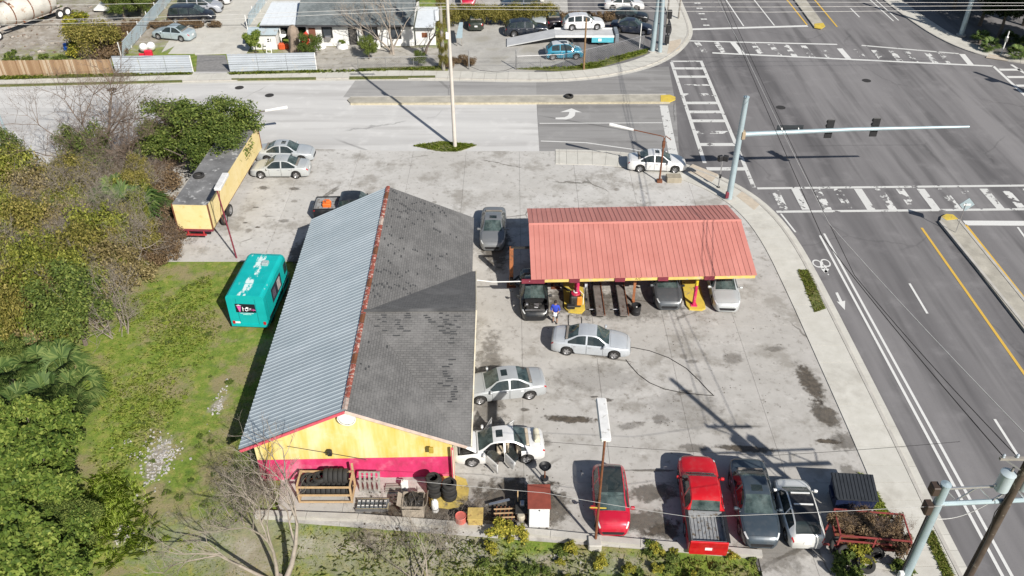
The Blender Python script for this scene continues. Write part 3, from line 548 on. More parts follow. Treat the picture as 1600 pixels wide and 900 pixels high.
pl, hd = by_wheels((418, 255.5), (473, 255.5), 'sedan', -1); car('sedan', 'silver sedan with sunroof, farther of two beside the yellow trailer, facing right', 'car', 'sedan', pl, hd, (.47, .50, .52), sunroof=True)
pl, hd = by_end((769, 396), 'sedan', 269); car('sedan', 'grey sedan with sunroof parked between the building and the red canopy', 'car', 'sedan', pl, hd, (.20, .21, .22), sunroof=True)
pl, hd = by_end((836, 506), 'sedan', 271); car('sedan', 'black sedan with its engine bared on the lift at the end of the canopy', 'car', 'sedan', pl, hd, (.016, .018, .02), hood_open=-1)
pl, hd = by_end((1045, 489), 'sedan', 269); car('sedan', 'dark grey sedan parked under the red canopy beside the yellow island', 'car', 'sedan', pl, hd, (.10, .11, .12))
pl, hd = by_end((1135, 492), 'sedan', 267); car('sedan', 'silver sedan parked under the end of the red canopy nearest the street', 'car', 'sedan', pl, hd, (.48, .50, .50))
pl, hd = by_end((957, 841), 'hatch', 269); car('hatchback', 'small red hatchback with dark glass roof parked under the sign pole', 'car', 'hatch', pl, hd, (.55, .012, .04), roof_glass=True, sunroof=True, scale=1.03)
pl, hd = by_end((1104, 872), 'pickup', 86.5, end=-1); car('pickup_truck', 'bright red pickup truck parked with its grey bed towards the weeds', 'pickup truck', 'pickup', pl, hd, (.66, .012, .02))
pl, hd = by_end((1188, 862), 'sedan', 267, 1.04); car('sedan', 'dark blue grey sedan parked between the red pickup and the white hatchback', 'car', 'sedan', pl, hd, (.055, .075, .095), sunroof=True, scale=1.04)
pl, hd = by_end((1258, 862), 'hatch', 88, 1.06, -1); t = car('hatchback', 'small white hatchback with black roof and two white roof bars', 'car', 'hatch', pl, hd, (.78, .78, .75), roof=(.015, .015, .017), scale=1.06); t.scale.z = .93
[setattr(o.material_slots[0], 'material', GLASS) for o in t.children if o.name.startswith('rear_window')]
for x in (-.25, .38): MB().bar((x-.1, -.42, 1.525), (x-.1, .42, 1.525), .07, .03).build('roof_bar', WHITEP, t)
# cars in the yards across the side road
far = [('van', 'minivan', 'black minivan parked along the ribbed metal fence', (278, 37), (318, 36.5), -1, (.016, .018, .026), None, {}),
       ('van', 'minivan', 'silver minivan parked just beyond the black minivan', (291, 22.5), (331, 22), -1, (.42, .44, .48), None, {}),
       ('sedan', 'sedan', 'white car farthest of the row by the ribbed metal fence, half out of view', (312, 8), (345, 8.5), -1, (.74, .74, .74), None, {}),
       ('sedan', 'sedan', 'pale blue silver sedan parked on the concrete behind the white fence', (281, 65), (252, 62), 1, (.42, .50, .53), None, dict(sunroof=False)),
       ('wagon', 'wagon', 'dark blue wagon parked alone in front of the long hedge', (805, 58), (843, 57), -1, (.016, .022, .034), None, {}),
       ('wagon', 'hatchback', 'white hatchback carried on the pale flatbed', (894, 62), (931, 61), -1, (.78, .78, .78), None, dict(scale=.93)),
       ('hatch', 'hatchback', 'bright blue hatchback with white roof parked in front of the flatbed', (864, 94), (900, 93), -1, (.035, .24, .36), (.72, .74, .74), dict(sunroof=True, scale=1.05)),
       ('sedan', 'sedan', 'navy sedan nearest the steel signal poles', (966, 52), (1004, 55.5), -1, (.02, .026, .045), None, {}),
       ('sedan', 'sedan', 'black sedan squeezed between the navy sedan and the white sedan', (959, 34), (1000, 37), -1, (.012, .014, .017), None, {}),
       ('sedan', 'sedan', 'white sedan at the top edge by the steel signal poles', (957, 17), (994, 17.5), -1, (.78, .78, .78), None, {}),
       ('wagon', 'suv', 'dark blue sport utility car parked beyond the long hedge', (833, 17.5), (796, 19), 1, (.02, .035, .06), None, {}),
       ('wagon', 'suv', 'white sport utility car at the top edge beyond the dark blue one', (838, 6), (801, 7), 1, (.75, .75, .72), None, {})]
for kind, nm, lab, a, b, sd, col, rf, kw in far:
    pl, hd = by_wheels(a, b, kind, sd, kw.get('scale', 1.0)); car(nm, lab, 'car', kind, (pl[0], pl[1], 0.0 if 'flatbed' not in lab or 'front' in lab else 1.0), hd, col, roof=rf, **kw)
pl, hd = by_end((731, 13), 'wagon', 272, end=1); car('suv', 'red car parked at the top edge left of the hedge', 'car', 'wagon', (pl[0], pl[1], 0), hd, (.5, .012, .05))
pl, hd = by_end((744, 50), 'sedan', 92, end=-1); car('sedan', 'dark green car tucked under the hedge beside the pale sign board', 'car', 'sedan', (pl[0], pl[1], 0), hd, (.035, .045, .035))
pl, hd = by_end((867, 46), 'sedan', 95, end=-1); car('sedan', 'dark car with red tail light tucked under the hedge behind the wagon', 'car', 'sedan', (pl[0], pl[1], 0), hd, (.02, .015, .02))
pl, hd = by_end((843, 50), 'sedan', 268, end=1); car('sedan', 'silver car seen nose on behind the dark blue wagon', 'car', 'sedan', (pl[0], pl[1]+1.0, 0), hd, (.42, .46, .48))
pl, hd = by_end((706, 336), 'sedan', 180, end=-1); car('sedan', 'dark car hidden behind the far end of the shingle roof', 'car', 'sedan', (at(666, 360).x, at(666, 360).y, LZ), 180, (.045, .055, .065))
# pickup with an orange load behind the metal roof
p = at(520, 338); t = car('pickup_truck', 'dark pickup truck with an orange load behind the metal roof', 'pickup truck', 'pickup', (p.x+1.5, p.y+.1, LZ), 2, (.02, .022, .026))
o = MB().bbox((0, 0, .14), (.62, .45, .28), .06).bbox((.1, .05, .34), (.36, .3, .14), .05).tube([(-.3, .1, .3), (-.1, .15, .46), (.2, .1, .46), (.34, .05, .3)], .03, 6).build('orange_load', M('orange_plastic', (.75, .17, .03), .5)); o.location = (p.x-.35, p.y+.15, .80); tag(o, 'orange bundle lying in the dark truck bed', 'bundle')
# ---------------------------------------------------------------- the workshop
def streak_mat(name, cols, dirt, vs=(1, 1, .12), sc=2.2):
    n = N(name); p = n.pos(vs); f = n.noise(p, sc, 5, .6); g = n.noise(n.pos(), .8, 5, .6); c = n.ramp(f, (.35, cols[0]), (.5, cols[1]), (.66, cols[2])); c = n.mix(n.step(g, .48, .72, 0, .6), c, dirt); c = n.mix(n.step(n.noise(n.pos(), 9, 4, .7), .6, .75, 0, .35), c, tuple(x*.6 for x in dirt)); return n.fin(c, .85)
YWALL = streak_mat('yellow_wall_paint', [(.70, .62, .33), (.68, .54, .19), (.64, .46, .09)], (.72, .67, .48)); PWALL = streak_mat('pink_wall_paint', [(.62, .045, .16), (.58, .03, .13), (.46, .03, .10)], (.70, .30, .38), (1, 1, .5))
CREAM = streak_mat('cream_wall_paint', [(.70, .66, .55), (.66, .60, .46), (.6, .52, .36)], (.5, .45, .36)); TRIMRED = M('red_trim', (.45, .07, .06), .6, var=.3)
def metal_roof_mat(name, a, b, dirt, rough=.45, rustamt=.5):
    n = N(name); oi = n.new('ObjectInfo'); p = n.pos((1.2, .12, 1)); c = n.ramp(n.noise(n.pos(), .6, 5, .65), (.3, a), (.7, b)); c = n.mix(n.math('MULTIPLY', oi.outputs['Random'], .35), c, tuple(x*.8 for x in a)); c = n.mix(n.step(n.noise(n.pos(), 3.2, 6, .7), .57, .75, 0, rustamt), c, dirt); return n.fin(c, rough, .0)
GALV = metal_roof_mat('galvanised_roof', (.36, .42, .455), (.45, .505, .54), (.29, .31, .32)); SALMON = metal_roof_mat('salmon_metal_roof', (.52, .20, .165), (.60, .25, .21), (.44, .145, .12), .5, .35)
def shingle_mat(name, a, b, c3):
    n = N(name); uv = n.new('UVMap'); bt = n.new('TexBrick'); n.link(uv.outputs[0], bt.inputs['Vector']); bt.inputs['Scale'].default_value = 1; bt.inputs['Brick Width'].default_value = .30; bt.inputs['Row Height'].default_value = .14; bt.inputs['Mortar Size'].default_value = .012; bt.inputs['Bias'].default_value = 0
    bt.inputs['Color1'].default_value = (*a, 1); bt.inputs['Color2'].default_value = (*b, 1); bt.inputs['Mortar'].default_value = (*c3, 1)
    p = n.pos(); c = n.mix(n.step(n.noise(p, .55, 5, .65), .42, .7, 0, .55), bt.outputs['Color'], tuple(x*1.45 for x in b)); c = n.mix(n.step(n.noise(p, 12, 4, .7), .5, .75, 0, .4), c, c3); n.bump(bt.outputs['Fac'], .5, -.012); return n.fin(c, .9)
SHING = shingle_mat('grey_shingles', (.118, .116, .114), (.152, .149, .146), (.075, .075, .075))
def roof_plane(name, pts, t, mat, parent, ref):
    """slab with a UV map in metres: u along ref, v up the slope"""
    m_ = MB().slab(pts, t); o = m_.build(name, mat, parent); me = o.data; uv = me.uv_layers.new(name='UVMap'); pts = [Vector(p) for p in pts]; nn = (pts[1]-pts[0]).cross(pts[2]-pts[0]).normalized(); u = Vector(ref); u = (u-nn*u.dot(nn)).normalized(); v = nn.cross(u)
    for l in me.loops: co = me.vertices[l.vertex_index].co; uv.data[l.index].uv = (co.dot(u), co.dot(v))
    return o
shop = thing('workshop', 'long gabled workshop with metal and shingle roof slopes and pink and yellow end wall', 'building')
EZ, RZ = 2.62, 5.02
eRn, eRf, eLn, eLf = [at(*p, EZ) for p in ((729.5, 697), (740.5, 340), (375, 703), (490, 345))]
rN, rF = at(538, 643, RZ), at(607, 290, RZ); rN.y = eRn.y-.02; rF.y = eRf.y
ax = (rF-rN).normalized()                      # direction of the ridge
def along(p, d): return Vector(p)+ax*d
LEN = (rF-rN).length
wl0 = Vector((eLn.x+.55, eLn.y+.35, 0)); wr0 = Vector((eRn.x-.75, eRn.y+.35, 0)); dlen = LEN-.7
wlf, wrf = wl0+Vector((ax.x, ax.y, 0))*dlen, wr0+Vector((ax.x, ax.y, 0))*dlen
def roof_z(p):
    """underside of the main roof over a wall point"""
    c = rN+ax*((Vector((p.x, p.y, 0))-Vector((rN.x, rN.y, 0))).dot(ax)); d = abs(p.x-c.x); half = (eRn.x-rN.x) if p.x > c.x else (rN.x-eLn.x); return RZ-(RZ-EZ)*d/half-.12
apx = Vector((rN.x+ax.x*.35, wr0.y, 0))
def vz(p, z): return Vector((p.x, p.y, z))
th = Vector((0, .22, 0)); PZ = 1.52
MB().add([wl0, wr0, vz(wr0, PZ), vz(wl0, PZ), wl0+th, wr0+th, vz(wr0+th, PZ), vz(wl0+th, PZ)], [(0,1,2,3),(5,4,7,6),(0,3,7,4),(1,5,6,2),(3,2,6,7)]).build('lower_wall', PWALL, shop)
MB().add([vz(wl0, PZ), vz(wr0, PZ), vz(wr0, roof_z(wr0)), vz(apx, RZ-.14), vz(wl0, roof_z(wl0)), vz(wl0+th, PZ), vz(wr0+th, PZ), vz(wr0+th, roof_z(wr0)), vz(apx+th, RZ-.14), vz(wl0+th, roof_z(wl0))], [(0,1,2,3,4),(9,8,7,6,5),(1,6,7,2),(0,4,9,5)]).build('gable_wall', YWALL, shop)
for a, b, nm in ((wl0+th, wlf, 'side_wall'), (wr0+th, wrf, 'side_wall')):
    s_ = 1 if nm and a.x > -8 else -1; MB().bar(vz(a+Vector((-s_*.11, 0, 0)), (EZ-.1)/2), vz(b+Vector((-s_*.11, 0, 0)), (EZ-.1)/2), .22, EZ-.1).build(nm, CREAM, shop)
MB().add([vz(wlf, 0), vz(wrf, 0), vz(wrf, roof_z(wrf)), vz(rF-ax*.35, RZ-.14), vz(wlf, roof_z(wlf))], [(0,1,2,3,4)]).build('far_gable_wall', CREAM, shop)
# ribbed sheets on the left slope
sl = (eLn-rN); SL = sl.length; sx_ = sl.normalized(); sy_ = ax; sz_ = sy_.cross(sx_).normalized()
if sz_.z < 0: sz_ = -sz_
ns = 24; wd = LEN/ns; sm = MB(); prof = []
for k in range(3):
    y = k*wd/3; prof += [(y+.0, 0), (y+wd/3*.6, 0), (y+wd/3*.70, .026), (y+wd/3*.88, .026)]
prof.append((wd, 0)); nn_ = len(prof)
sm.add([(x_, y, z+.012) for x_ in (-.02, SL+.12) for y, z in prof], [(i, i+1, nn_+i+1, nn_+i) for i in range(nn_-1)]); sheet_me = sm.mesh('metal_sheet', GALV)
basis = Matrix((sx_, sy_, sz_)).transposed().to_4x4()
for k in range(ns):
    o = put('metal_sheet', sheet_me, shop); o.matrix_local = Matrix.Translation(rN+ax*(k*wd)+sz_*(.003*(k % 2))) @ basis
MB().slab([rN-Vector((0, 0, .03)), rF-Vector((0, 0, .03)), eLf-Vector((0, 0, .03)), eLn-Vector((0, 0, .03))], .07).build('roof_deck', GREYWOOD, shop)
# shingled right side: main slope plus the cross gable
dJ = (at(583, 487, RZ).y-rN.y); J = along(rN, dJ); J.z = RZ; end = Vector((eRn.x+.22, J.y+.12, RZ-.04))
vf = along(eRn, at(740, 424, EZ).y-eRn.y); vf.z = EZ
roof_plane('shingle_slope', [rF, J, vf, eRf], .09, SHING, shop, ax); roof_plane('shingle_slope', [J, rN, eRn], .09, SHING, shop, ax)
up = Vector((0, 0, .012)); ex = Vector((.22, 0, 0))
roof_plane('cross_gable_slope', [J+up, vf+up, vf+ex+up, end+up], .09, SHING, shop, (1, 0, 0)); roof_plane('cross_gable_slope', [J+up, end+up, eRn+ex+up, eRn+up], .09, SHING, shop, (1, 0, 0))
gx = wr0.x+.03
MB().add([(gx, eRn.y+.3, 0), (gx, vf.y-.3, 0), (gx+.2, vf.y-.3, EZ-.1), (gx+.12, end.y, RZ-.2), (gx, eRn.y+.3, EZ-.1)], [(0,1,2,3,4)]).build('side_gable_wall', CREAM, shop)
MB().bar(end+ex*.2-Vector((0, 0, .06)), vf+ex-Vector((0, 0, .04)), .06, .16).build('barge_board', CREAM, shop); MB().bar(end+ex*.2-Vector((0, 0, .06)), eRn+ex-Vector((0, 0, .04)), .06, .16).build('barge_board', CREAM, shop)
MB().bar(J+up*4+Vector((0, 0, .03)), end+up*3+Vector((0, 0, .03)), .24, .03).build('ridge_shingles', SHING, shop)
for a, b in ((rN, eRn), (rN, eLn)): MB().bar(a+Vector((0, -.03, -.07)), b+Vector((0, -.03, -.07)), .05, .15).build('barge_board', M('pink_board', (.62, .10, .14), .7, var=.3) if b is eLn else M('pale_board', (.66, .52, .45), .7, var=.3), shop)
for k in range(26):
    a, b = rN+ax*(LEN*k/26+.01), rN+ax*(LEN*(k+1)/26-.02); m_ = RUST if k % 5 else M('pale_ridge', (.52, .42, .36), .8, var=.5, scale=4, dirt=(.26, .07, .04)); rr = M('ridge_rust', (.30, .075, .05), .8, var=.5, scale=3, dirt=(.55, .42, .36), dirt_amt=.6); hh = Vector((0, 0, .055))
    MB().add([a+Vector((-.13, 0, -.01))+hh, a+hh*1.6, a+Vector((.13, 0, -.01))+hh, b+Vector((-.13, 0, -.01))+hh, b+hh*1.6, b+Vector((.13, 0, -.01))+hh], [(0,1,4,3),(1,2,5,4)]).build('ridge_cap', rr if k % 4 else m_, shop)
# torn and missing shingle tabs: dark flakes in rows down the slope
sr_ = (eRf-rF).normalized(); nr = sr_.cross(ax).normalized(); nr = nr if nr.z > 0 else -nr; fl = MB(); rr = random.Random(11)
def flake(p, u, v, n_, a, b): fl.add([p+u*a*sx2+v*b*sy2+n_*h for h in (.004, .014) for sx2, sy2 in ((-1, -1), (1, -1), (1, 1), (-1, 1))], [(4,5,6,7),(0,1,5,4),(1,2,6,5),(2,3,7,6),(3,0,4,7)])
for yy, d0, d1, dens in ((20.2, .3, 4.2, .6), (19.3, .2, 3.4, .9), (18.3, .1, 3.6, .7), (17.4, .5, 2.2, .55), (16.6, .2, 1.6, .3), (15.6, .3, 1.7, .4), (14.5, .2, 3.6, .45), (13.6, .1, 2.6, .25), (12.5, .1, 2.8, .35), (11.4, .2, 2.6, .7), (10.3, .1, 2.4, .75), (9.4, .1, .8, .9), (17.6, 3.2, 4.9, .6), (15.2, 2.5, 4.8, .3), (13.8, 3, 4, .4), (5.0, .5, 1.6, .4), (3.4, .3, 1.2, .3)):
    d = d0
    while d < d1:
        if rr.random() < dens: flake(rN+ax*(yy+rr.uniform(-.22, .25)+.25*math.sin(d*2.3+yy))+sr_*(d+.05)+nr*.0, sr_, ax, nr, .045, rr.uniform(.04, .13))
        d += .14
cu = (end-J).normalized(); cd_ = ((eRn+ex)-end).normalized(); cn = cu.cross(cd_); cn = cn if cn.z > 0 else -cn
for uu, v0, v1, dens in ((1.0, .2, 1.2, .8), (2.1, .1, 1.6, .7), (3.4, .1, .9, .7), (4.4, .1, 1.5, .9), (5.0, .3, 2.0, .6), (4.6, 3.0, 4.6, .7), (4.9, 4.6, 5.6, .8), (3.2, 1.8, 2.6, .4)):
    d = v0
    while d < v1:
        if rr.random() < dens: flake(J+cu*(uu+rr.uniform(-.3, .3))+cd_*(d+.05)+up, cu, cd_, cn, rr.uniform(.07, .2), .04)
        d += .14
o = fl.build('torn_shingle_tabs', M('torn_felt', (.055, .057, .06), .9, var=.3), shop); o['kind'] = 'stuff'
# fittings on the end wall
vy = wl0.y-.02
MB().lathe([(.0, .05), (.36, .05), (.42, .0)], 24, c=(apx.x+.02, vy+.02, RZ-.62), axis='Y', cap=False).build('round_vent', WHITEP, shop)
MB().lathe([(.38, .07), (.44, .07), (.44, .0)], 24, c=(apx.x+.02, vy+.02, RZ-.62), axis='Y', cap=False).build('vent_rim', WHITEP, shop)
o = MB().bbox((0, -.12, 0), (.22, .2, .3), .03).bar((0, -.2, .1), (0, -.42, .2), .06).build('wall_lamp', BLACK, shop); o.location = at(514, 712, 2.2); o.location.y = vy
o = MB().bbox((0, -.08, 0), (.22, .14, .34), .02).build('meter_box', M('ochre_box', (.45, .32, .05), .6), shop); o.location = (at(674, 690, 2.6).x, vy, 2.35)
MB().tube([(at(450, 690, 2.6).x, vy-.03, 2.55), (at(520, 710, 2.2).x, vy-.03, 2.0), (at(570, 722, 1.8).x, vy-.03, 1.6)], .015, 5).build('conduit', BLACK, shop)
MB().bar((wr0.x+.02, vy-.02, 0), (wr0.x+.02, vy-.02, EZ-.2), .12, .06).build('corner_board', M('pink_board', (.6, .1, .14), .7), shop)
MB().tube([(eRn.x-.72, vy-.05, .1), (eRn.x-.72, vy-.05, 2.3)], .035, 6).build('downpipe', CREAM, shop)
# ---------------------------------------------------------------- the canopy
cano = thing('canopy', 'open service canopy with salmon red ribbed metal roof and yellow edge beam', 'canopy')
CE, CR = 2.85, 3.75
n0, n1 = at(828, 437, CE), at(1181, 430, CE); f0, f1 = at(825, 326, CE), at(1137, 321, CE); r0_, r1_ = at(826, 350, CR), at(1166, 346, CR); f1.x = n1.x
cx = (n1-n0).normalized(); NP = 43; Wc = (n1-n0).length/NP
def panels(a, top, kname):
    d = (a-top); Ln = d.length; dx_ = d.normalized(); nz = cx.cross(dx_); nz = nz if nz.z > 0 else -nz
    m_ = MB().slab([(0, 0, 0), (0, Wc-.004, 0), (Ln, Wc-.004, 0), (Ln, 0, 0)], .02).box((Ln/2, .0, .014), (Ln, .015, .024)); me = m_.mesh(kname, SALMON); B = Matrix((dx_, cx, nz)).transposed().to_4x4()
    for k in range(NP): o = put(kname, me, cano); o.matrix_local = Matrix.Translation(top+cx*(Wc*k)+nz*.02) @ B
r0_.x = n0.x; panels(n0, r0_, 'roof_panel'); fa = Vector((n0.x, f0.y, CE)); panels(fa, r0_, 'roof_panel')
re = r0_+cx*(Wc*NP); MB().add([r0_+Vector((0, -.16, .0)), r0_+Vector((0, 0, .075)), r0_+Vector((0, .16, .0)), re+Vector((0, -.16, .0)), re+Vector((0, 0, .075)), re+Vector((0, .16, .0))], [(0,1,4,3),(1,2,5,4)]).build('ridge_cap', SALMON, cano)
YBEAM = M('yellow_beam_paint', (.72, .52, .16), .7, var=.25, scale=1.5, dirt=(.5, .42, .28))
nb = Vector((0, .10, -.16)); MB().bar(n0+cx*.9+nb, n1+nb, .08, .22).build('edge_beam', YBEAM, cano); MB().bar(fa+Vector((0, -.1, -.16)), fa+cx*(Wc*NP)+Vector((0, -.1, -.16)), .08, .22).build('edge_beam', YBEAM, cano)
for px in (833, 898, 969, 1037, 1110): q = at(px, 437, CE-.1); MB().box((q.x, n0.y+.03+(q.x-n0.x)*cx.y, CE-.15), (.62 if px != 833 else 1.4, .12, .26)).build('beam_patch', M('maroon_paint', (.20, .03, .05), .6), cano)
for k in range(7): a = n0+cx*(2.0*k+.6)+Vector((0, .3, -.14)); b = fa+cx*(2.0*k+.6)+Vector((0, -.3, -.14)); MB().bar(a, b, .07, .14).build('cross_beam', RUST, cano)
for k in range(7): a = n0+cx*(2.0*k+.6)+Vector((0, .3, -.06)); c_ = r0_+cx*(2.0*k+.6)+Vector((0, 0, -.12)); b = fa+cx*(2.0*k+.6)+Vector((0, -.3, -.06)); MB().bar(a, c_, .06, .1).build('rafter', RUST, cano); MB().bar(b, c_, .06, .1).build('rafter', RUST, cano)
PINKP = M('pink_post_paint', (.62, .03, .12), .5, var=.25, scale=4, dirt=(.6, .3, .32), dirt_amt=.2)
def post(foot, zsplit, low, high, r=.11):
    p = at(*foot); MB().tube([(p.x, p.y, .18), (p.x, p.y, zsplit)], r, 12).build('post', low, cano, True); MB().tube([(p.x, p.y, zsplit), (p.x, p.y, CE-.05)], r*.98, 12).build('post_top', high, cano, True); MB().bbox((p.x, p.y, .2), (.4, .4, .06), .01).build('base_plate', low, cano)
    for dx in (-.45, .45): MB().bar((p.x, p.y, CE-.75), (p.x+dx, p.y, CE-.12), .07).build('brace', high, cano)
post((1083, 480), 1.75, PINKP, M('bright_yellow', (.75, .55, .03), .5)); post((901, 478), 2.0, PINKP, WHITEP)
for px in (901, 1083): p = at(px, 480); MB().tube([(p.x, fa.y-.9, .1), (p.x, fa.y-.9, CE)], .11, 10).build('post', PINKP, cano)
# faded lettering on the edge beam
def text(s_, size, loc, rot, mat, parent, name='lettering', ext=.004):
    cu_ = bpy.data.curves.new(name, 'FONT'); cu_.body = s_; cu_.size = size; cu_.extrude = ext; cu_.align_x = 'CENTER'; cu_.align_y = 'CENTER'; cu_.resolution_u = 2; o = bpy.data.objects.new(name, cu_); me = bpy.data.meshes.new_from_object(o); bpy.data.objects.remove(o); me.materials.clear(); me.materials.append(mat); q = put(name, me, parent); q.location = loc; q.rotation_euler = rot; return q
DARKP = M('faded_lettering', (.10, .08, .05), .8)
q = at(997, 434, CE-.1); text('A/C', .24, (q.x, n0.y+.10+(q.x-n0.x)*cx.y-.046, CE-.155), (R(90), 0, 0), DARKP, cano)
# islands
for (pts, nm, lab) in (([(1068, 432), (1092, 432), (1102, 484), (1096, 487), (1077, 486), (1072, 480)], 'kerb_island', 'yellow painted concrete island under the canopy between two parked cars'), ([(880, 434), (911, 434), (914, 486), (908, 492), (888, 490), (882, 484)], 'kerb_island', 'yellow edged island under the canopy carrying the red machine')):
    P_ = [at2(*p) for p in pts]; P_[0] = (P_[0][0], P_[0][1]+5); P_[1] = (P_[1][0], P_[1][1]+5); o = MB().prism(P_, 0, .19).build(nm, YELP); tag(o, lab, 'island')
# ---------------------------------------------------------------- trailer, food truck, workshop clutter
def yellow_panel():
    n = N('trailer_yellow'); p = n.pos(); c = n.ramp(n.noise(p, .9, 5, .65), (.3, (.70, .55, .24)), (.7, (.76, .63, .34))); c = n.mix(n.step(n.noise(p, 2.6, 6, .7), .55, .72, 0, .5), c, (.52, .34, .06)); return n.fin(c, .75)
TY = yellow_panel()
a = at(326, 366, .9); b = at(272, 366, .9); far_ = at(400, 240, 1.0)
hd_ = math.atan2(far_.y-a.y, far_.x-a.x); mid = (at(270, 320, 3.0)+at(322, 320, 3.0))/2
t = thing('box_trailer', 'long yellow box trailer with patchy grey roof parked against the brush', 'trailer', (mid.x, mid.y, 0.0), hd_-R(90))
TL, TW = 12.2, 2.45
MB().box((0, TL/2, .98), (TW-.1, TL, .16)).build('chassis', RUST, t)
for s_ in (-1, 1):
    for k in range(10): MB().box((s_*TW/2, TL*(k+.5)/10, 2.02), (.05, TL/10-.012, 1.92)).build('side_panel', TY, t)
MB().box((0, .0, 2.02), (TW-.08, .05, 1.92)).build('end_panel', TY, t); MB().box((0, TL, 2.02), (TW-.08, .05, 1.92)).build('end_panel', TY, t)
for k in range(5): MB().box((0, TL*(k+.5)/5, 3.0), (TW, TL/5-.01, .05)).build('roof_sheet', M('trailer_roof', (.20, .20, .20), .7, var=.5, scale=1.1, obj=False, dirt=(.45, .45, .44), dirt_amt=.35), t)
for s_ in (-1, 1):
    for y in (0, TL): MB().box((s_*(TW/2+.012), y, 2.0), (.09, .09, 2.06)).build('corner_post', RUST, t)
MB().box((0, -.05, .99), (TW+.04, .12, .14)).build('rear_sill', M('maroon_paint', (.30, .03, .05), .6), t); MB().bar((-.7, -.08, .62), (.7, -.08, .62), .1, .1).bar((-.55, -.06, .62), (-.55, -.06, .95), .08).bar((.55, -.06, .62), (.55, -.06, .95), .08).build('rear_bumper', REDP, t)
tyre_me, rim_me = wheel_meshes(.46)
for y in (2.3, 3.5):
    for s_ in (-1, 1): w = put('wheel', tyre_me, t, (s_*(TW/2-.05), y, .46), R(90)*s_); put('rim', rim_me, w).data.materials
tyre_small, _ = wheel_meshes(.33); ORD = ['first', 'second', 'third', 'fourth', 'fifth', 'sixth', 'seventh', 'eighth', 'ninth', 'tenth']
def loose_tyre(loc, lab, flat_=True, rz=0, me=None, tilt=0, group=None):
    o = put('tyre', me or tyre_small, None, loc); o.rotation_euler = (R(90)+tilt, 0, rz) if flat_ else (tilt, 0, rz); tag(o, lab, 'tyre', group); return o
q = at(311, 276, 3.03); loose_tyre((q.x, q.y, 3.13), 'black tyre lying on the roof of the yellow trailer', me=wheel_meshes(.40)[0])
q = at(889, 152, .15); loose_tyre((q.x, q.y, .26), 'black tyre lying on the side road median', me=wheel_meshes(.42)[0])
# food truck
def teal_mat(name, patch):
    n = N(name); p = n.pos(obj=True); c = n.ramp(n.noise(p, 1.2, 4), (.3, (.0, .35, .34)), (.7, (.005, .42, .41))); f = n.noise(n.pos((2.2, .8, 1), obj=True), 1.6, 6, .72)
    if patch:
        sx = n.new('SeparateXYZ'); n.link(p, sx.inputs[0]); lane = n.step(n.math('ABSOLUTE', n.math('ADD', sx.outputs['X'], .05)), .42, .16, 0, .17); c = n.mix(n.step(n.math('ADD', f, lane), .635, .70), c, (.62, .74, .72))
    else: c = n.mix(n.step(f, .66, .72, 0, .5), c, (.3, .6, .6))
    return n.fin(c, .55)
TEAL, TEALR = teal_mat('teal_paint', False), teal_mat('teal_roof_paint', True)
b0 = at(390, 509, .35); t = thing('food_truck', 'teal food truck with scuffed roof and black logo board on its end', 'food truck', (b0.x+.05, b0.y, 0), R(-3.5))
FW, FL_, FH = 2.3, 4.75, 2.65
prof = [(-FW/2, .35), (-FW/2, FH-.22), (-FW/2+.06, FH-.08), (-FW/2+.2, FH), (FW/2-.2, FH), (FW/2-.06, FH-.08), (FW/2, FH-.22), (FW/2, .35)]
ys = [(0, 1, 0), (.03, 1.0, 0), (FL_-.5, 1, 0), (FL_-.18, .985, -.10), (FL_, .95, -.30)]
def pr(k, sx2, dz): return [(x_*sx2, ys[k][0], (z_ if z_ < 1 else z_+dz)) for x_, z_ in prof]
walls, top = MB(), MB(); n8 = len(prof)
for k in range(len(ys)-1):
    A, B_ = pr(k, *ys[k][1:]), pr(k+1, *ys[k+1][1:])
    for i in range(n8-1): (top if 2 <= i <= 4 else walls).add([A[i], B_[i], B_[i+1], A[i+1]], [(0, 1, 2, 3)])
walls.add(pr(0, 1, 0), [tuple(range(n8-1, -1, -1))][:1]); walls.add(pr(len(ys)-1, *ys[-1][1:]), [tuple(range(n8))])
walls.build('body', TEAL, t); top.build('roof', TEALR, t); MB().box((0, FL_/2, .34), (FW-.2, FL_-.2, .3)).build('chassis', BLACK, t)
for y in (1.0, 3.7):
    for s_ in (-1, 1): w = put('wheel', tyre_me, t, (s_*(FW/2-.16), y, .42), R(90)*s_)
MB().box((FW/2+.012, 2.3, 1.62), (.03, 1.9, .95)).build('serving_hatch', M('dark_hatch', (.03, .035, .05), .35), t); MB().box((FW/2+.03, 2.75, 1.62), (.02, .55, .7)).build('menu_board', M('menu_print', (.5, .45, .45), .6, var=.7, scale=6), t); MB().box((FW/2+.03, 1.8, 1.62), (.02, .5, .6)).build('menu_board', M('menu_print_dark', (.12, .1, .14), .6, var=.8, scale=7), t)
MB().box((FW/2+.012, 4.25, 1.75), (.03, .5, .7)).build('cab_window', GLASS, t); MB().bar((FW/2, .4, .7), (FW/2, 4.4, .7), .04, .12).build('side_trim', BLACK, t)
for x in (-.95, .95): MB().bbox((x, -.03, .62), (.16, .06, .2), .02).build('tail_light', TAIL, t)
MB().box((-.72, -.012, .60), (.32, .02, .12)).build('license_plate', WHITEP, t); MB().bar((-1.1, -.05, .42), (1.1, -.05, .42), .1, .14).build('bumper', TEAL, t)
sg = MB().bbox((-.05, -.02, 1.72), (1.22, .05, .62), .02).build('logo_board', M('logo_black', (.01, .012, .022), .4), t)
WSIGN, PSIGN = M('logo_white', (.85, .85, .87), .5, var=.05), M('logo_pink', (.72, .12, .38), .5, var=.15)
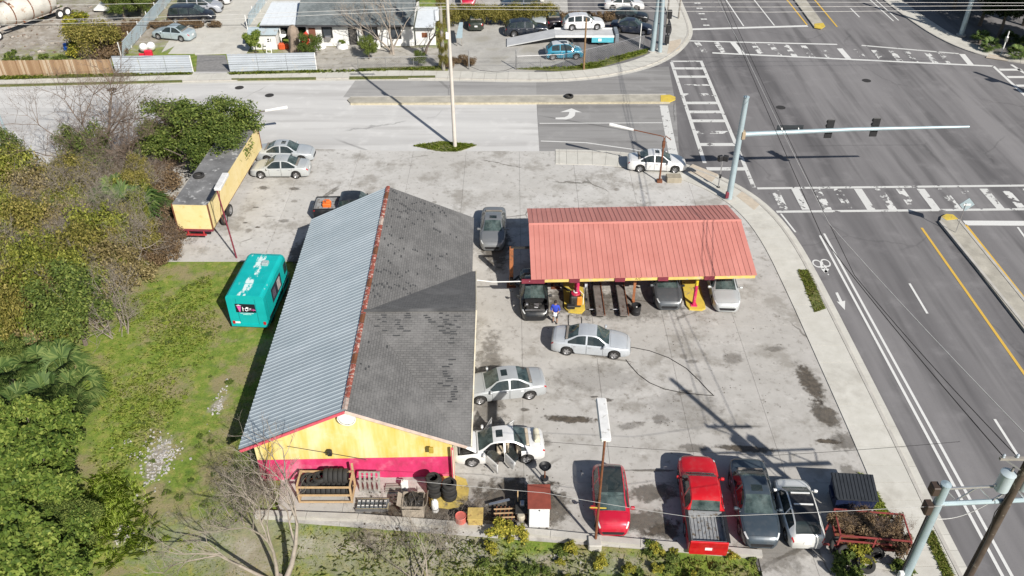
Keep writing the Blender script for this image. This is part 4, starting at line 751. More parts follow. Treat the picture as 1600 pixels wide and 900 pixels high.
MB().add([(-.60, -.05, 1.92), (-.24, -.05, 1.92), (-.36, -.05, 1.97), (-.42, -.05, 2.0), (-.48, -.05, 1.97)], [(0,1,2,3,4)]).build('logo_hat', WSIGN, sg); MB().add([(-.55, -.05, 1.88), (-.45, -.05, 1.46), (-.38, -.05, 1.46), (-.29, -.05, 1.88)], [(0,1,2,3)]).build('logo_cup', PSIGN, sg)
def stroke(pts, w, mat, nm): MB().tube([(p[0], -.052, p[1]) for p in pts], w, 5).build(nm, mat, sg)
stroke([(-.2, 1.82), (-.21, 1.52)], .022, WSIGN, 'logo_stroke'); stroke([(-.21, 1.66), (-.12, 1.72)], .02, WSIGN, 'logo_stroke')
stroke([(.05, 1.74), (-.05, 1.72), (-.07, 1.6), (.0, 1.54), (.1, 1.58), (.12, 1.68), (.05, 1.74)], .022, WSIGN, 'logo_stroke'); MB().add([(-.04, -.055, 1.74), (.18, -.055, 1.74), (.13, -.055, 1.82), (.07, -.055, 1.84), (.0, -.055, 1.8)], [(0,1,2,3,4)]).build('logo_cap', WSIGN, sg); stroke([(.2, 1.74), (.22, 1.6), (.3, 1.74)], .02, WSIGN, 'logo_stroke')
stroke([(.3, 1.58), (.36, 1.7), (.4, 1.58), (.46, 1.7)], .018, PSIGN, 'logo_stroke'); stroke([(.42, 1.55), (.48, 1.64), (.56, 1.6)], .018, PSIGN, 'logo_stroke')
for z_, w in ((1.33, .82), (1.24, .5)): MB().box((-.02, -.02, z_), (w, .012, .045)).build('text_line', M('pale_teal_print', (.45, .72, .72), .6, var=.5, scale=12), sg)
for y in (1.2, 2.4, 3.6): MB().box((0, y, FH+.004), (FW-.42, .03, .012)).build('roof_seam', TEAL, t)
MB().bbox((.35, 3.3, FH+.09), (.4, .4, .18), .04).build('roof_vent', M('vent_grey', (.35, .42, .42), .6), t)
for x in (-.55, .6): MB().box((x, -.008, 1.45), (.02, .014, 1.9)).build('panel_seam', M('teal_seam', (.0, .2, .2), .7), t)
for k in range(5): MB().box((FW/2+.006, .4+.95*k, 1.5), (.012, .025, 1.7)).build('side_seam', M('teal_seam', (.0, .2, .2), .7), t)
# ladder frame by the truck
q = at(452, 458); o = MB().tube([(0, -.9, .05), (0, -.9, 1.0), (0, .8, 1.0), (0, .8, .05)], .025, 6).build('hand_rail', CHROME); o.location = (q.x-.1, q.y+.2, -.04); tag(o, 'thin metal hand rail between the food truck and the metal roof', 'rail')
# ---- under and beside the canopy
def lift_col(px, py, lab, h):
    p = at(px, py); t = thing('lift_column', lab, 'car lift', (p.x, p.y, LZ)); MB().bbox((0, 0, h/2+.03), (.26, .34, h), .02).build('column', M('orange_rust', (.36, .13, .05), .7, var=.5, scale=3, dirt=(.10, .07, .05)), t); MB().bbox((0, 0, .02), (.6, .7, .04), .01).build('base_plate', RUST, t); MB().bbox((0, -.25, .5), (.2, .2, .5), .02).build('carriage', ENGINE, t); MB().bar((0, -.2, .35), (.9, -.9, .3), .1).build('arm', ENGINE, t); MB().bar((0, -.2, .35), (.7, .8, .3), .1).build('arm', ENGINE, t); return t
t = lift_col(799, 446, 'rusty orange lift column standing left of the black car', 2.9); MB().bar((0, 0, 2.93), (3.3, .05, 2.93), .12, .12).build('top_beam', ENGINE, t)
lift_col(868, 448, 'lift column in the shade right of the black car', 2.5)
for k, (pa, pb, lab) in enumerate((((930, 440), (938, 499), 'left hand grey steel ramp on the floor under the canopy'), ((966, 440), (975, 499), 'right hand grey steel ramp on the floor under the canopy'))):
    a, b = at(*pa), at(*pb); t = thing('lift_ramp', lab, 'ramp', (b.x, b.y, LZ)); d = Vector((a.x-b.x, a.y-b.y+2.2, 0)); MB().bar((0, 0, .26), d+Vector((0, 0, .26)), .50, .10).build('runway', M('ramp_steel', (.19, .165, .15), .8, .1, var=.4, scale=2.5, dirt=(.09, .06, .045)), t); MB().bar((-.27, 0, .30), d+Vector((-.27, 0, .30)), .05, .16).build('side_rail', ENGINE, t); MB().bar((.27, 0, .30), d+Vector((.27, 0, .30)), .05, .16).build('side_rail', RUST, t)
    for f in (.05, .95): MB().box(d*f+Vector((0, 0, .11)), (.4, .3, .2)).build('foot', ENGINE, t)
    MB().tube([(-.65, .7, .2), (-.2, .7, .2)], .035, 6).build('cross_rod', CHROME, t)
p = at(993, 491); t = thing('drum', 'black open drum beside the right hand ramp', 'drum', (p.x, p.y, LZ)); MB().lathe([(.26, 0), (.29, .02), (.29, .3), (.305, .32), (.29, .34), (.30, .66), (.315, .68), (.28, .69), (.27, .5), (.02, .48)], 18).build('drum_body', BLACK, t, True); MB().lathe([(.0, .0), (.05, .0), (.05, .05), (0.01, .06)], 8, c=(.02, 0, .49)).build('lid_knob', WHITEP, t)
p = at(990, 478); o = MB().bar((0, 0, 0), (.05, .35, 1.55), .16, .10).bar((-.05, 0, .05), (.1, 0, .05), .3, .2).build('jack_post', M('orange_rust', (.36, .13, .05), .7)); o.location = (p.x, p.y+.3, LZ); tag(o, 'rusty orange post leaning behind the black drum', 'jack')
p = at(899, 484); t = thing('tyre_changer', 'red and black tyre changer machine on the yellow edged island', 'machine', (p.x, p.y+.4, .19)); MB().bbox((0, 0, .4), (.7, .8, .8), .08).build('cabinet', ENGINE, t); MB().lathe([(.0, .9), (.26, .9), (.3, .86), (.3, .80)], 16).build('turntable', M('machine_red', (.45, .02, .06), .5), t); MB().lathe([(.09, .92), (.15, .92), (.15, .98), (.09, .98)], 14, cap=False).build('clamp_ring', WHITEP, t); MB().bbox((.22, -.34, .5), (.3, .2, .6), .03).build('control_box', M('machine_orange', (.7, .25, .03), .5), t); MB().bar((0, .38, .3), (0, .38, 1.75), .14).bar((0, .38, 1.7), (0, 0, 1.6), .1).build('swing_arm', M('machine_red', (.45, .02, .06), .5), t); MB().bbox((-.3, -.45, .12), (.5, .3, .24), .03).build('pedal_box', BLACK, t); MB().tube([(.25, .1, .95), (.5, -.1, .8), (.45, -.5, .3)], .02, 6).build('air_hose', WHITEP, t)
for dx in (-.35, .55): pass
p = at(914, 470); t = thing('air_hose_reel', 'pale air hose reel stand between the red machine and the ramps', 'hose reel', (p.x, p.y, LZ)); MB().bbox((0, 0, .03), (.3, .3, .06), .01).build('foot', BLACK, t); MB().tube([(0, 0, .05), (0, 0, 1.25)], .03, 6).build('stand', BLACK, t); MB().lathe([(.06, -.08), (.2, -.08), (.2, -.06), (.16, -.04), (.16, .04), (.2, .06), (.2, .08), (.06, .08)], 14, c=(0, 0, 1.2), axis='X').build('reel', M('hose_grey', (.45, .47, .5), .6), t)
for lab, pts in (('thin dark hose looped on the floor before the tyre changer', [(889, 492), (887, 503), (890, 512), (899, 516), (908, 511), (910, 503), (908, 495)]), ('black cable running from the silver car in a wide arc across the lot', [(979, 542), (1000, 544), (1030, 552), (1060, 566), (1085, 585), (1100, 604), (1114, 617)]), ('black cable running straight from the silver car nose to the far cable end', [(978, 562), (990, 578), (1005, 592), (1025, 604), (1050, 611), (1080, 616), (1116, 618)])):
    o = MB().tube([tuple(at(*q, LZ+.025)) for q in (lambda P_: [P_[0]]+[((P_[i][0]+P_[i+1][0])/2, (P_[i][1]+P_[i+1][1])/2) for i in range(len(P_)-1)]+[P_[-1]])(pts)], .022, 6).build('cable' if 'cable' in lab else 'hose', RUBBER); tag(o, lab, 'cable' if 'cable' in lab else 'hose')
o = MB().tube([at(739, 437, 2.5), at(770, 440.5, 2.45), at(800, 440, 2.55), n0+Vector((0, 0, -.1))], .035, 6).build('cable', WHITEP); tag(o, 'white cable strung from the workshop to the canopy corner', 'cable')
# ---- clutter along the end wall
rk = at(510, 786); t = thing('tyre_rack', 'raw lumber tyre rack against the pink wall', 'rack', (rk.x, rk.y, LZ)); rw, rdp, rh = 2.55, 1.0, 1.15
for x in (-rw/2, rw/2):
    for y in (0, rdp): MB().bar((x, y, 0), (x, y, rh+(.5 if x > 0 and y else 0)), .09).build('upright', WOOD, t)
    for z_ in (.12, rh): MB().bar((x, 0, z_), (x, rdp, z_), .08).build('end_rail', WOOD, t)
for y in (0, rdp):
    for z_ in (.10, .58, rh): MB().bar((-rw/2, y-.05, z_), (rw/2, y-.05, z_), .06, .09).build('rail', WOOD, t)
big, _ = wheel_meshes(.36)
for k in range(10): loose_tyre((rk.x-1.1+k*.245, rk.y+.5, LZ+.50), ORD[k]+' tyre from the left in the lower row of the lumber rack', False, R(90), big, 0, 'tyres in the lumber rack')
for k in range(5): loose_tyre((rk.x+.05+k*.235, rk.y+.62, LZ+1.22+.02*(k % 2)), ORD[k]+' upright tyre from the left on top of the lumber rack', False, R(92), big, 0, 'tyres standing on the lumber rack')
for k in range(3): loose_tyre((rk.x-.85+.3*k, rk.y+.55-.1*(k == 1), LZ+1.0+.1*k), ORD[k]+' tilted tyre from the left on top of the lumber rack', True, .4*k, big, .25-.2*k, 'tyres heaped on the lumber rack')
q = at(578, 772); t = thing('pallet', 'grey wooden pallet leaning on the pink wall', 'pallet', (q.x, q.y+.1, LZ)); 
for k in range(5): MB().bar((-.46+.23*k, 0, .02), (-.46+.23*k, .42, 1.0), .12, .02, up=(0, 1, 0)).build('slat', GREYWOOD, t)
for z_ in (.06, .5, .94): MB().bar((-.52, z_*.42+.05, z_), (.52, z_*.42+.05, z_), .09, .05).build('stringer', GREYWOOD, t)
q = at(582, 797); t = thing('battery_tray', 'low grey tray of old batteries in front of the pallet', 'tray', (q.x, q.y+.15, LZ)); MB().box((0, 0, .05), (1.55, .62, .06)).build('tray_base', CHROME, t)
for y in (-.3, .3): MB().bar((-.78, y, .14), (.78, y, .14), .03, .2).build('tray_side', CHROME, t)
for k in range(7):
    for j in range(2): b = MB().bbox((-.64+.21*k, -.14+.28*j, .17), (.18, .22, .2), .02).build('battery', M('battery_case', (.13, .14, .15), .5, var=.5), t); MB().box((-.64+.21*k, -.14+.28*j, .275), (.12, .05, .015)).build('battery_top', WHITEP, b)
q = at(600, 783); t = thing('lumber_stack', 'short stack of weathered boards by the pallet', 'lumber', (q.x+.5, q.y+.5, LZ)); [MB().bar((-.5, .1*k, .05+.05*(k % 3)), (.5, .1*k+.04, .05+.05*(k % 3)), .09, .04).build('board', GREYWOOD, t) for k in range(5)]
q = at(646, 812); t = thing('cardboard_bin', 'large torn cardboard bin full of dark scrap', 'bin', (q.x, q.y+.5, LZ)); CARD = M('grey_cardboard', (.36, .31, .25), .9, var=.3, scale=2)
for x, y, w, d in ((0, -.45, 1.0, .03), (0, .45, 1.0, .03), (-.5, 0, .03, .9), (.5, 0, .03, .9)): MB().box((x, y, .42), (w, d, .84)).build('side', CARD, t)
for x, y, rx, ry in ((0, -.62, R(-50), 0), (-.62, 0, 0, R(40)), (.6, .05, 0, R(-60))): MB().box((x, y, .80), (.9 if rx else .36, .36 if rx else .8, .02), 0, rx, ry).build('flap', CARD, t)
sc = MB(); rs = random.Random(5)
for _ in range(40): sc.box((rs.uniform(-.4, .4), rs.uniform(-.36, .36), rs.uniform(.6, .92)), (rs.uniform(.08, .3), rs.uniform(.08, .3), rs.uniform(.04, .2)), rs.uniform(0, 3), rs.uniform(-.4, .4))
o = sc.build('scrap', M('dark_scrap', (.045, .042, .04), .6, .3, var=.7, scale=5, dirt=(.3, .3, .3), dirt_amt=.2), t); o['kind'] = 'stuff'
q = at(632, 770); o = MB().bbox((0, 0, .25), (.36, .3, .5), .05).lathe([(.06, 0), (.06, .08)], 8, c=(0, 0, .5)).build('jug', WHITEP); o.location = (q.x, q.y+.25, LZ); tag(o, 'white plastic jug behind the cardboard bin', 'jug')
q = at(680, 803); t = thing('canister', 'white upright canister in front of the tyre stacks', 'canister', (q.x, q.y+.15, LZ)); MB().lathe([(.15, 0), (.17, .03), (.17, .62), (.13, .72), (.05, .75), (.05, .80), (.01, .80)], 16).build('shell', WHITEP, t, True); MB().lathe([(.17, .2), (.178, .2), (.178, .26), (.17, .26)], 16, cap=False).build('band', CHROME, t)
for nm, (px, py), n_ in (('left hand stack of tyres on the yellow mat', (679, 783), 6), ('right hand stack of tyres on the yellow mat', (702, 788), 5)):
    q = at(px, py)
    for k in range(n_): loose_tyre((q.x+.03*math.sin(k*2.1), q.y+.35+.03*math.cos(k*3), LZ+.14+k*.215), ORD[k]+' tyre from the ground in the '+nm, True, k*.7, big, 0, nm)
o = MB().prism([at2(*p) for p in [(664, 744), (708, 743), (728, 750), (733, 765), (731, 782), (720, 793), (700, 797), (672, 793)]], LZ, LZ+.03).build('yellow_mat', M('worn_yellow_mat', (.50, .38, .10), .85, var=.4, scale=1.2, obj=False, dirt=(.16, .13, .08), dirt_amt=.5)); tag(o, 'worn yellow painted pad under the tyre stacks at the wall corner', 'mat')
q = at(720, 826); o = MB().lathe([(.26, 0), (.27, .02), (.27, .55), (.25, .57), (.23, .53), (.01, .52)], 18).build('drum', M('faded_red_drum', (.55, .14, .11), .6, var=.3)); o.location = (q.x, q.y+.28, LZ); tag(o, 'faded red drum beside the yellow box', 'drum')
q = at(743, 825); t = thing('wooden_box', 'square yellow plywood box beside the faded red drum', 'box', (q.x, q.y+.3, LZ)); MB().box((0, 0, .3), (.68, .66, .6)).build('carcass', M('yellow_plywood', (.55, .40, .13), .8, var=.4, scale=2.5, dirt=(.26, .16, .06)), t); MB().bbox((0, 0, .62), (.74, .72, .05), .01).build('lid', M('yellow_plywood', (.55, .40, .13), .8), t)
q = at(788, 815); t = thing('scrap_crate', 'open crate of rusty scrap left of the small cabinet', 'crate', (q.x, q.y+.2, LZ)); [MB().bar((-.45+.2*k, -.35, .28), (-.35+.2*k, .4, .32), .05).build('slat', RUST, t) for k in range(5)]; [MB().bar((-.5, -.3+.25*k, .36), (.5, -.25+.25*k, .36), .05).build('rail', WOOD, t) for k in range(3)]; MB().box((0, 0, .12), (.95, .75, .2)).build('contents', ENGINE, t); MB().bar((-.75, .55, .3), (.25, .75, .42), .1, .06).build('loose_board', M('blue_grey_board', (.12, .14, .18), .7), t)
q = at(814, 815); t = thing('workbench_vise', 'small dirty bench with a pale hopper beside the cabinet', 'bench', (q.x, q.y+.3, LZ)); MB().bbox((0, .1, .55), (.55, .85, .06), .02).build('top', ENGINE, t); [MB().bar((sx2*.22, .1+sy2*.35, 0), (sx2*.22, .1+sy2*.35, .53), .06).build('leg', RUST, t) for sx2 in (-1, 1) for sy2 in (-1, 1)]; MB().lathe([(.16, 0), (.2, .12), (.2, .3), (.15, .36), (.02, .36)], 12, c=(0, -.35, .2)).build('hopper', M('dirty_cream', (.42, .38, .30), .8), t); MB().bar((-.15, .4, .58), (-.15, .45, 1.3), .05).build('post', WOOD, t); MB().bbox((.06, .2, .66), (.2, .3, .16), .02).build('vise', CHROME, t)
q = at(842, 827); t = thing('cabinet', 'small white cabinet with rust red lean-to roof by the low wall', 'cabinet', (q.x, q.y+.05, LZ)); MB().box((0, .62, .72), (.96, 1.2, 1.44)).build('box', WHITEP, t); MB().box((0, -.0, .74), (.92, .03, 1.38)).build('door', M('white_door', (.74, .76, .78), .5), t); MB().box((0, .62, 1.50), (1.08, 1.36, .05), 0, R(4)).build('roof', M('red_roof_sheet', (.24, .055, .035), .7, var=.35, scale=2), t); MB().lathe([(.0, 0), (.03, 0), (.03, .04), (.01, .04)], 8, c=(.0, -.02, 1.3), axis='Y').build('knob', BLACK, t)
q = at(851, 749); t = thing('oil_drain_pan', 'round black oil drain pan on a stand behind the white car', 'drain pan', (q.x, q.y, LZ)); MB().lathe([(.02, .85), (.2, .83), (.29, .95), (.31, .95), (.22, .80), (.03, .78)], 20).build('pan', BLACK, t, True); MB().tube([(0, 0, .05), (0, 0, .82)], .035, 6).build('stem', RUST, t); MB().lathe([(.2, 0), (.2, .06), (.05, .08)], 12).build('base', BLACK, t); MB().lathe([(.0, .84), (.03, .84), (.02, .87)], 8).build('drain', CHROME, t)
# white bundle on the trunk of the opened car
o = MB()
o.lathe([(.02, -.42), (.14, -.40), (.17, -.25), (.14, -.14), (.17, 0), (.14, .14), (.17, .25), (.14, .40), (.02, .42)], 12, axis='Y'); o = o.build('bumper_foam', M('cream_foam', (.66, .62, .48), .8), None, True); o.location = wc+Vector((-math.cos(hw)*1.95, -math.sin(hw)*1.95, 1.2-LZ)); o.rotation_euler = (0, 0, hw); tag(o, 'lumpy cream bundle lying on the trunk of the white car', 'bundle')
# dumpster, brush trailer, loose tyres at the street corner of the lot
q0, q1 = at(1303, 806), at(1364, 808); t = thing('dumpster', 'dark navy dumpster with ribbed black lid beside the sidewalk', 'dumpster', ((q0.x+q1.x)/2, q0.y+.7, LZ), R(-4)); DN = M('navy_steel', (.018, .03, .085), .5, .2, var=.4, scale=2)
MB().add([(-.85, -.55, .1), (.85, -.55, .1), (.85, .6, .1), (-.85, .6, .1), (-.95, -.65, 1.05), (.95, -.65, 1.05), (.95, .65, 1.35), (-.95, .65, 1.35)], [(3,2,1,0),(0,1,5,4),(1,2,6,5),(2,3,7,6),(3,0,4,7)]).build('bin', DN, t)
for s_ in (-1, 1): MB().box((s_*1.0, 0, .8), (.1, .7, .14)).build('fork_sleeve', DN, t)
for k in range(12): MB().box((-.92+.167*k, 0, 1.225), (.10, 1.36, .05), 0, R(13)).build('lid_rib', M('lid_black', (.03, .034, .04), .45, var=.3), t)
MB().slab([(-1.0, -.7, 1.06), (1.0, -.7, 1.06), (1.0, .7, 1.38), (-1.0, .7, 1.38)], .04).build('lid', M('lid_black', (.03, .034, .04), .45), t)
q = at(1352, 848); bt = thing('cage_trailer', 'red steel cage trailer overgrown with dry brush', 'trailer', (q.x, q.y, LZ), R(-6)); CL, CW, CZ = 3.1, 1.5, 1.25; RC = M('faded_red_steel', (.27, .05, .045), .7, var=.35, scale=3)
MB().box((0, 0, .45), (CL, CW, .08)).build('deck', RUST, bt)
for x in (-CL/2, 0, CL/2):
    for y in (-CW/2, CW/2): MB().bar((x, y, .4), (x, y, CZ), .07).build('upright', RC, bt)
for y in (-CW/2, CW/2):
    for z_ in (.55, .9, CZ): MB().bar((-CL/2, y, z_), (CL/2, y, z_), .06).build('side_rail', RC, bt)
for x in (-CL/2, CL/2):
    for z_ in (.6, CZ): MB().bar((x, -CW/2, z_), (x, CW/2, z_), .06).build('end_rail', RC, bt)
MB().bar((-CL/2, -CW/2, .5), (-CL/2-.75, -CW/2+.1, .45), .08).bar((-CL/2, CW/2, .5), (-CL/2-.75, -CW/2+.1, .45), .08).build('tongue', RC, bt)
for s_ in (-1, 1): put('wheel', wheel_meshes(.36)[0], bt, (.2, s_*(CW/2+.12), .36))
for px, py, lab, fl_ in ((1350, 888, 'big worn tyre lying in the weeds below the cage trailer', 1), (1317, 875, 'tyre leaning in the weeds at the left corner of the cage trailer', 0), (1306, 862, 'tyre half hidden behind the white hatchback and the cage trailer', 0)):
    q = at(px, py); loose_tyre((q.x, q.y, .32 if fl_ else .42), lab, True, .4, wheel_meshes(.44)[0], .35 if fl_ else .8)
q0, q1 = at(1335, 880), at(1398, 893); o = MB().bar((q0.x, q0.y, .18), (q1.x, q1.y, .18), .22, .12).build('concrete_post', CONC); tag(o, 'pale concrete post lying below the cage trailer', 'post')
q = at(926, 848); # footing of the sign
# ---------------------------------------------------------------- poles, signals, lamps, wires
def pole(name, label, cat_, foot, h, r0, r1, mat, lean=(0, 0), n=12):
    p = at(*foot) if len(foot) == 2 and isinstance(foot, tuple) else foot; t = thing(name, label, cat_, (p.x, p.y, 0)); MB().tube([(0, 0, 0), (lean[0]*.5, lean[1]*.5, h*.5), (lean[0], lean[1], h)], [r0, (r0+r1)/2, r1], n).build('pole', mat, t, True); return t
t = pole('concrete_pole', 'tall pale concrete utility pole in the grass patch at the side road', 'utility pole', (711, 230), 14.5, .165, .11, M('pale_pole_concrete', (.56, .52, .47), .9, var=.15, scale=2), (-.12, 0))
MB().bbox((-.22, 0, 9.6), (.26, .3, .5), .04).build('junction_box', WHITEP, t); MB().bar((-1.2, 0, 13.6), (1.2, 0, 13.6), .12).build('crossarm', GREYWOOD, t)
vp_ = at(693, 109); t = thing('vine_pole', 'wooden utility pole smothered in vines beside the chain link fence', 'utility pole', (vp_.x, vp_.y, 0)); MB().tube([(0, 0, 0), (.0, 0, 11)], [.19, .13], 10).build('pole', GREYWOOD, t, True); MB().lathe([(.2, 0), (.24, .04), (.24, .95), (.2, 1.0), (.05, 1.04)], 14, c=(-.42, -.1, 5.0)).build('transformer', M('pale_grey_can', (.55, .58, .62), .5), t, True); VINEPOLE = t
# corner signal with mast arm
sp = at(1138.4, 312); t = thing('signal_mast', 'pale blue steel signal pole with long mast arm over the intersection', 'traffic signal', (sp.x, sp.y, 0)); MB().tube([(0, 0, 0), (0, 0, 8.3)], [.24, .19], 16).build('pole', STEEL, t, True); MB().lathe([(.20, 8.3), (.22, 8.3), (.22, 8.36), (.02, 8.42)], 14).build('cap', STEEL, t); MB().lathe([(.5, .0), (.5, .1), (.34, .12)], 16).build('footing', CONC, t)
ae = at(1514, 198, 5.9)-Vector((sp.x, sp.y, 0)); a0 = Vector((.1, 0, 5.45)); MB().tube([a0, (a0+ae)/2+Vector((0, 0, .1)), ae], [.19, .15, .09], 14).build('mast_arm', STEEL, t, True); MB().bbox((.22, -.02, 5.45), (.26, .5, .55), .03).build('arm_flange', M('rusty_flange', (.38, .30, .20), .7), t)
def arm_at(px): f = (px-1165)/(1514-1165); return a0+(ae-a0)*f+Vector((0, 0, .1*math.sin(math.pi*f)))
for px in (1301, 1371):
    q = arm_at(px); hd2 = MB().bbox((q.x, q.y+.22, q.z+.0), (.56, .06, 1.45), .03).build('signal_head', BLACK, t); MB().bbox((q.x, q.y+.36, q.z), (.36, .24, 1.25), .03).build('housing', BLACK, hd2)
    for k in range(3): MB().lathe([(.13, 0), (.14, .0), (.14, .26), (.13, .26)], 12, c=(q.x, q.y+.74, q.z-.33+.33*k), axis='Y', cap=False).build('visor', BLACK, hd2); MB().lathe([(.0, .0), (.12, .0), (.12, .02)], 12, c=(q.x, q.y+.50, q.z-.33+.33*k), axis='Y').build('lens', M('dark_lens', (.05, .02, .02), .2), hd2)
    MB().bar((q.x, q.y, q.z), (q.x, q.y+.22, q.z), .08).build('bracket', CHROME, hd2)
q = arm_at(1240); s2 = MB().box((q.x, q.y+.26, q.z+.16), (1.9, .05, .46)).build('street_sign', M('sign_back', (.03, .035, .04), .5), t); MB().bar((q.x-.6, q.y, q.z), (q.x-.6, q.y+.24, q.z+.2), .06).build('bracket', WHITEP, s2); MB().bar((q.x+.6, q.y, q.z), (q.x+.6, q.y+.24, q.z+.2), .06).build('bracket', WHITEP, s2)
MB().bbox((-.2, -.12, .5), (.25, .22, .5), .03).build('control_box', M('maroon_paint', (.2, .03, .05), .6), t)
t = pole('pedestrian_signal', 'thin pedestrian signal post with two black heads by the mast pole', 'traffic signal', (1122, 294), 2.75, .05, .045, CHROME)
for dx, rz in ((-.2, .4), (.22, -.4)): MB().bbox((dx, 0, 2.6), (.38, .3, .42), .04, rz).build('signal_head', BLACK, t)
MB().bbox((0, -.08, 1.1), (.16, .12, .3), .02).build('push_button', BLACK, t); MB().lathe([(.16, 0), (.14, .12), (.06, .14)], 10).build('base', BLACK, t)
# near steel signal pole with truss arm
np_ = at(1478, 758, 8.3); t = thing('signal_pole', 'stout pale blue steel pole with truss arm at the near street corner', 'traffic signal', (np_.x, np_.y, 0)); MB().tube([(0, 0, 0), (0, 0, 8.3)], [.22, .18], 16).build('pole', STEEL, t, True); MB().lathe([(.18, 8.3), (.2, 8.3), (.2, 8.36), (.02, 8.42)], 14).build('cap', STEEL, t)
TX = 5.4
MB().tube([(0, 0, 8.1), (TX, .3, 8.1)], .055, 8).build('upper_chord', CHROME, t); MB().tube([(0, -.1, 7.35), (TX, .2, 7.35)], .10, 8).build('lower_chord', STEEL, t)
for k in range(8): x0 = TX*k/8; MB().tube([(x0, .05, 7.35 if k % 2 else 8.1), (x0+TX/8, .1, 8.1 if k % 2 else 7.35)], .035, 6).build('brace', CHROME, t)
MB().bbox((-.33, .05, 8.05), (.3, .4, .42), .04).build('speaker_box', M('brown_box', (.06, .04, .03), .6), t); MB().bbox((-.36, -.05, 7.1), (.28, .4, .5), .04).build('speaker_box', M('brown_box', (.06, .04, .03), .6), t); MB().tube([(-.28, -.08, .2), (-.25, -.08, 6.6)], .045, 6).build('conduit', BLACK, t); MB().bbox((-.34, -.22, 3.0), (.2, .2, .45), .03).build('control_box', WHITEP, t); MB().bbox((-.42, -.25, 2.3), (.26, .25, .4), .03).build('control_box', CHROME, t)
wp_ = at(1480, 962); t = thing('wooden_pole', 'dark wooden utility pole with transformers at the bottom right corner', 'utility pole', (wp_.x, wp_.y, 0)); MB().tube([(0, 0, 0), (0, 0, 13.2)], [.18, .14], 12).build('pole', M('creosoted_pole', (.085, .062, .045), .9, var=.5, scale=2.5, dirt=(.2, .17, .13), dirt_amt=.2), t, True)
CAN = M('transformer_grey', (.50, .58, .61), .45, .2, var=.12)
for dx, dy in ((-.42, .1), (.45, .15)):
    c_ = MB().lathe([(.22, 0), (.26, .04), (.26, .85), (.28, .87), (.28, .91), (.1, 1.0)], 16, c=(dx, dy, 8.1)).build('transformer', CAN, t, True); MB().lathe([(.04, .98), (.05, 1.05), (.03, 1.12), (.05, 1.18), (.01, 1.25)], 8, c=(dx+.08, dy, 8.1)).build('bushing', GREYWOOD, c_)
MB().bar((-1.1, 0, 9.9), (1.3, 0, 9.9), .11).build('crossarm', GREYWOOD, t); MB().bar((-.9, 0, 9.85), (0, 0, 9.2), .05).build('arm_brace', CHROME, t); MB().bar((-.75, .1, 8.35), (.75, .1, 8.35), .07).build('bracket', CHROME, t)
for x in (-1.0, -.5, .6, 1.2): MB().lathe([(.03, 0), (.06, .04), (.04, .1), (.06, .14), (.01, .2)], 8, c=(x, 0, 9.95)).build('insulator', M('porcelain', (.45, .5, .55), .2), t)
MB().tube([(-.2, -.12, 8.2), (-.35, -.1, 7.0), (-.2, -.16, 5.6), (-.18, -.2, .5)], .02, 5).build('drop_cable', RUBBER, t)
def lum(parent, c, length, axis_y=True):
    """long box luminaire with two end caps"""
    d = (.46, length, .18) if axis_y else (length, .36, .16); l_ = MB().bbox(c, d, .06).build('lamp_housing', M('peeling_white', (.70, .70, .69), .6, var=.15, scale=3, dirt=(.42, .40, .37), dirt_amt=.3), parent)
    MB().box((c[0], c[1], c[2]-.10), (d[0]*.8, d[1]*.94, .05)).build('diffuser', LAMP, l_)
z1 = height_at((930, 849), 689); t = pole('lot_lamp', 'rusty lot lamp pole with long peeling white lamp by the red hatchback', 'lamp pole', (930, 849), z1, .065, .05, RUST, n=8); lum(t, (.05, 1.25, z1+.03), 2.5); MB().bbox((-.05, -.12, .16), (.62, .6, .4), .05).build('footing', CONC, t); o = MB().bar((-.4, -.02, 2.6), (.35, -.02, 2.55), .04).build('yellow_band', YELP, t)
z1 = height_at((370, 404), 296); t = pole('lot_lamp', 'maroon lot lamp pole with white lamp behind the teal food truck', 'lamp pole', (370, 404), z1, .06, .05, M('maroon_paint', (.25, .03, .05), .6), (-.25, 0), n=8); lum(t, (-.22, 1.0, z1+.03), 2.1); MB().tube([(-.05, 0, 2.2), (-.5, .3, 3.2), (-.35, .7, z1-.2), (-.24, .6, z1)], .02, 5).build('loose_conduit', RUST, t)
z1 = height_at((1030, 285), 216); t = pole('lot_lamp', 'rusty lamp pole with white lamp reaching over the side road', 'lamp pole', (1030, 285), z1, .075, .06, RUST, n=8); e_ = at(990, 203, z1+.15)-t.location; e2 = at(953, 194.5, z1+.2)-t.location; MB().tube([(0, 0, z1-.2), (-.05, .05, z1+.1), (-.35, .15, z1+.15), e_], .04, 7).build('arm', RUST, t); MB().tube([e_, e2], [.10, .15], 8).build('lamp_housing', WHITEP, t); MB().tube([(0, 0, z1-.2), (.1, 0, z1+.2), (.45, -.3, z1)], .035, 6).build('short_arm', RUST, t); MB().bbox((0, 0, z1-.5), (.22, .22, .5), .02).build('junction_box', RUST, t); MB().bbox((0, 0, .15), (.42, .42, .2), .03).build('footing', RUST, t)
q = at(1052, 283); o = MB().bbox((0, 0, .22), (1.15, .8, .44), .04).build('stone_block', M('brown_concrete', (.34, .30, .23), .9)); o.location = (q.x, q.y, .03); tag(o, 'low brown concrete block beside the white corner sedan', 'block')
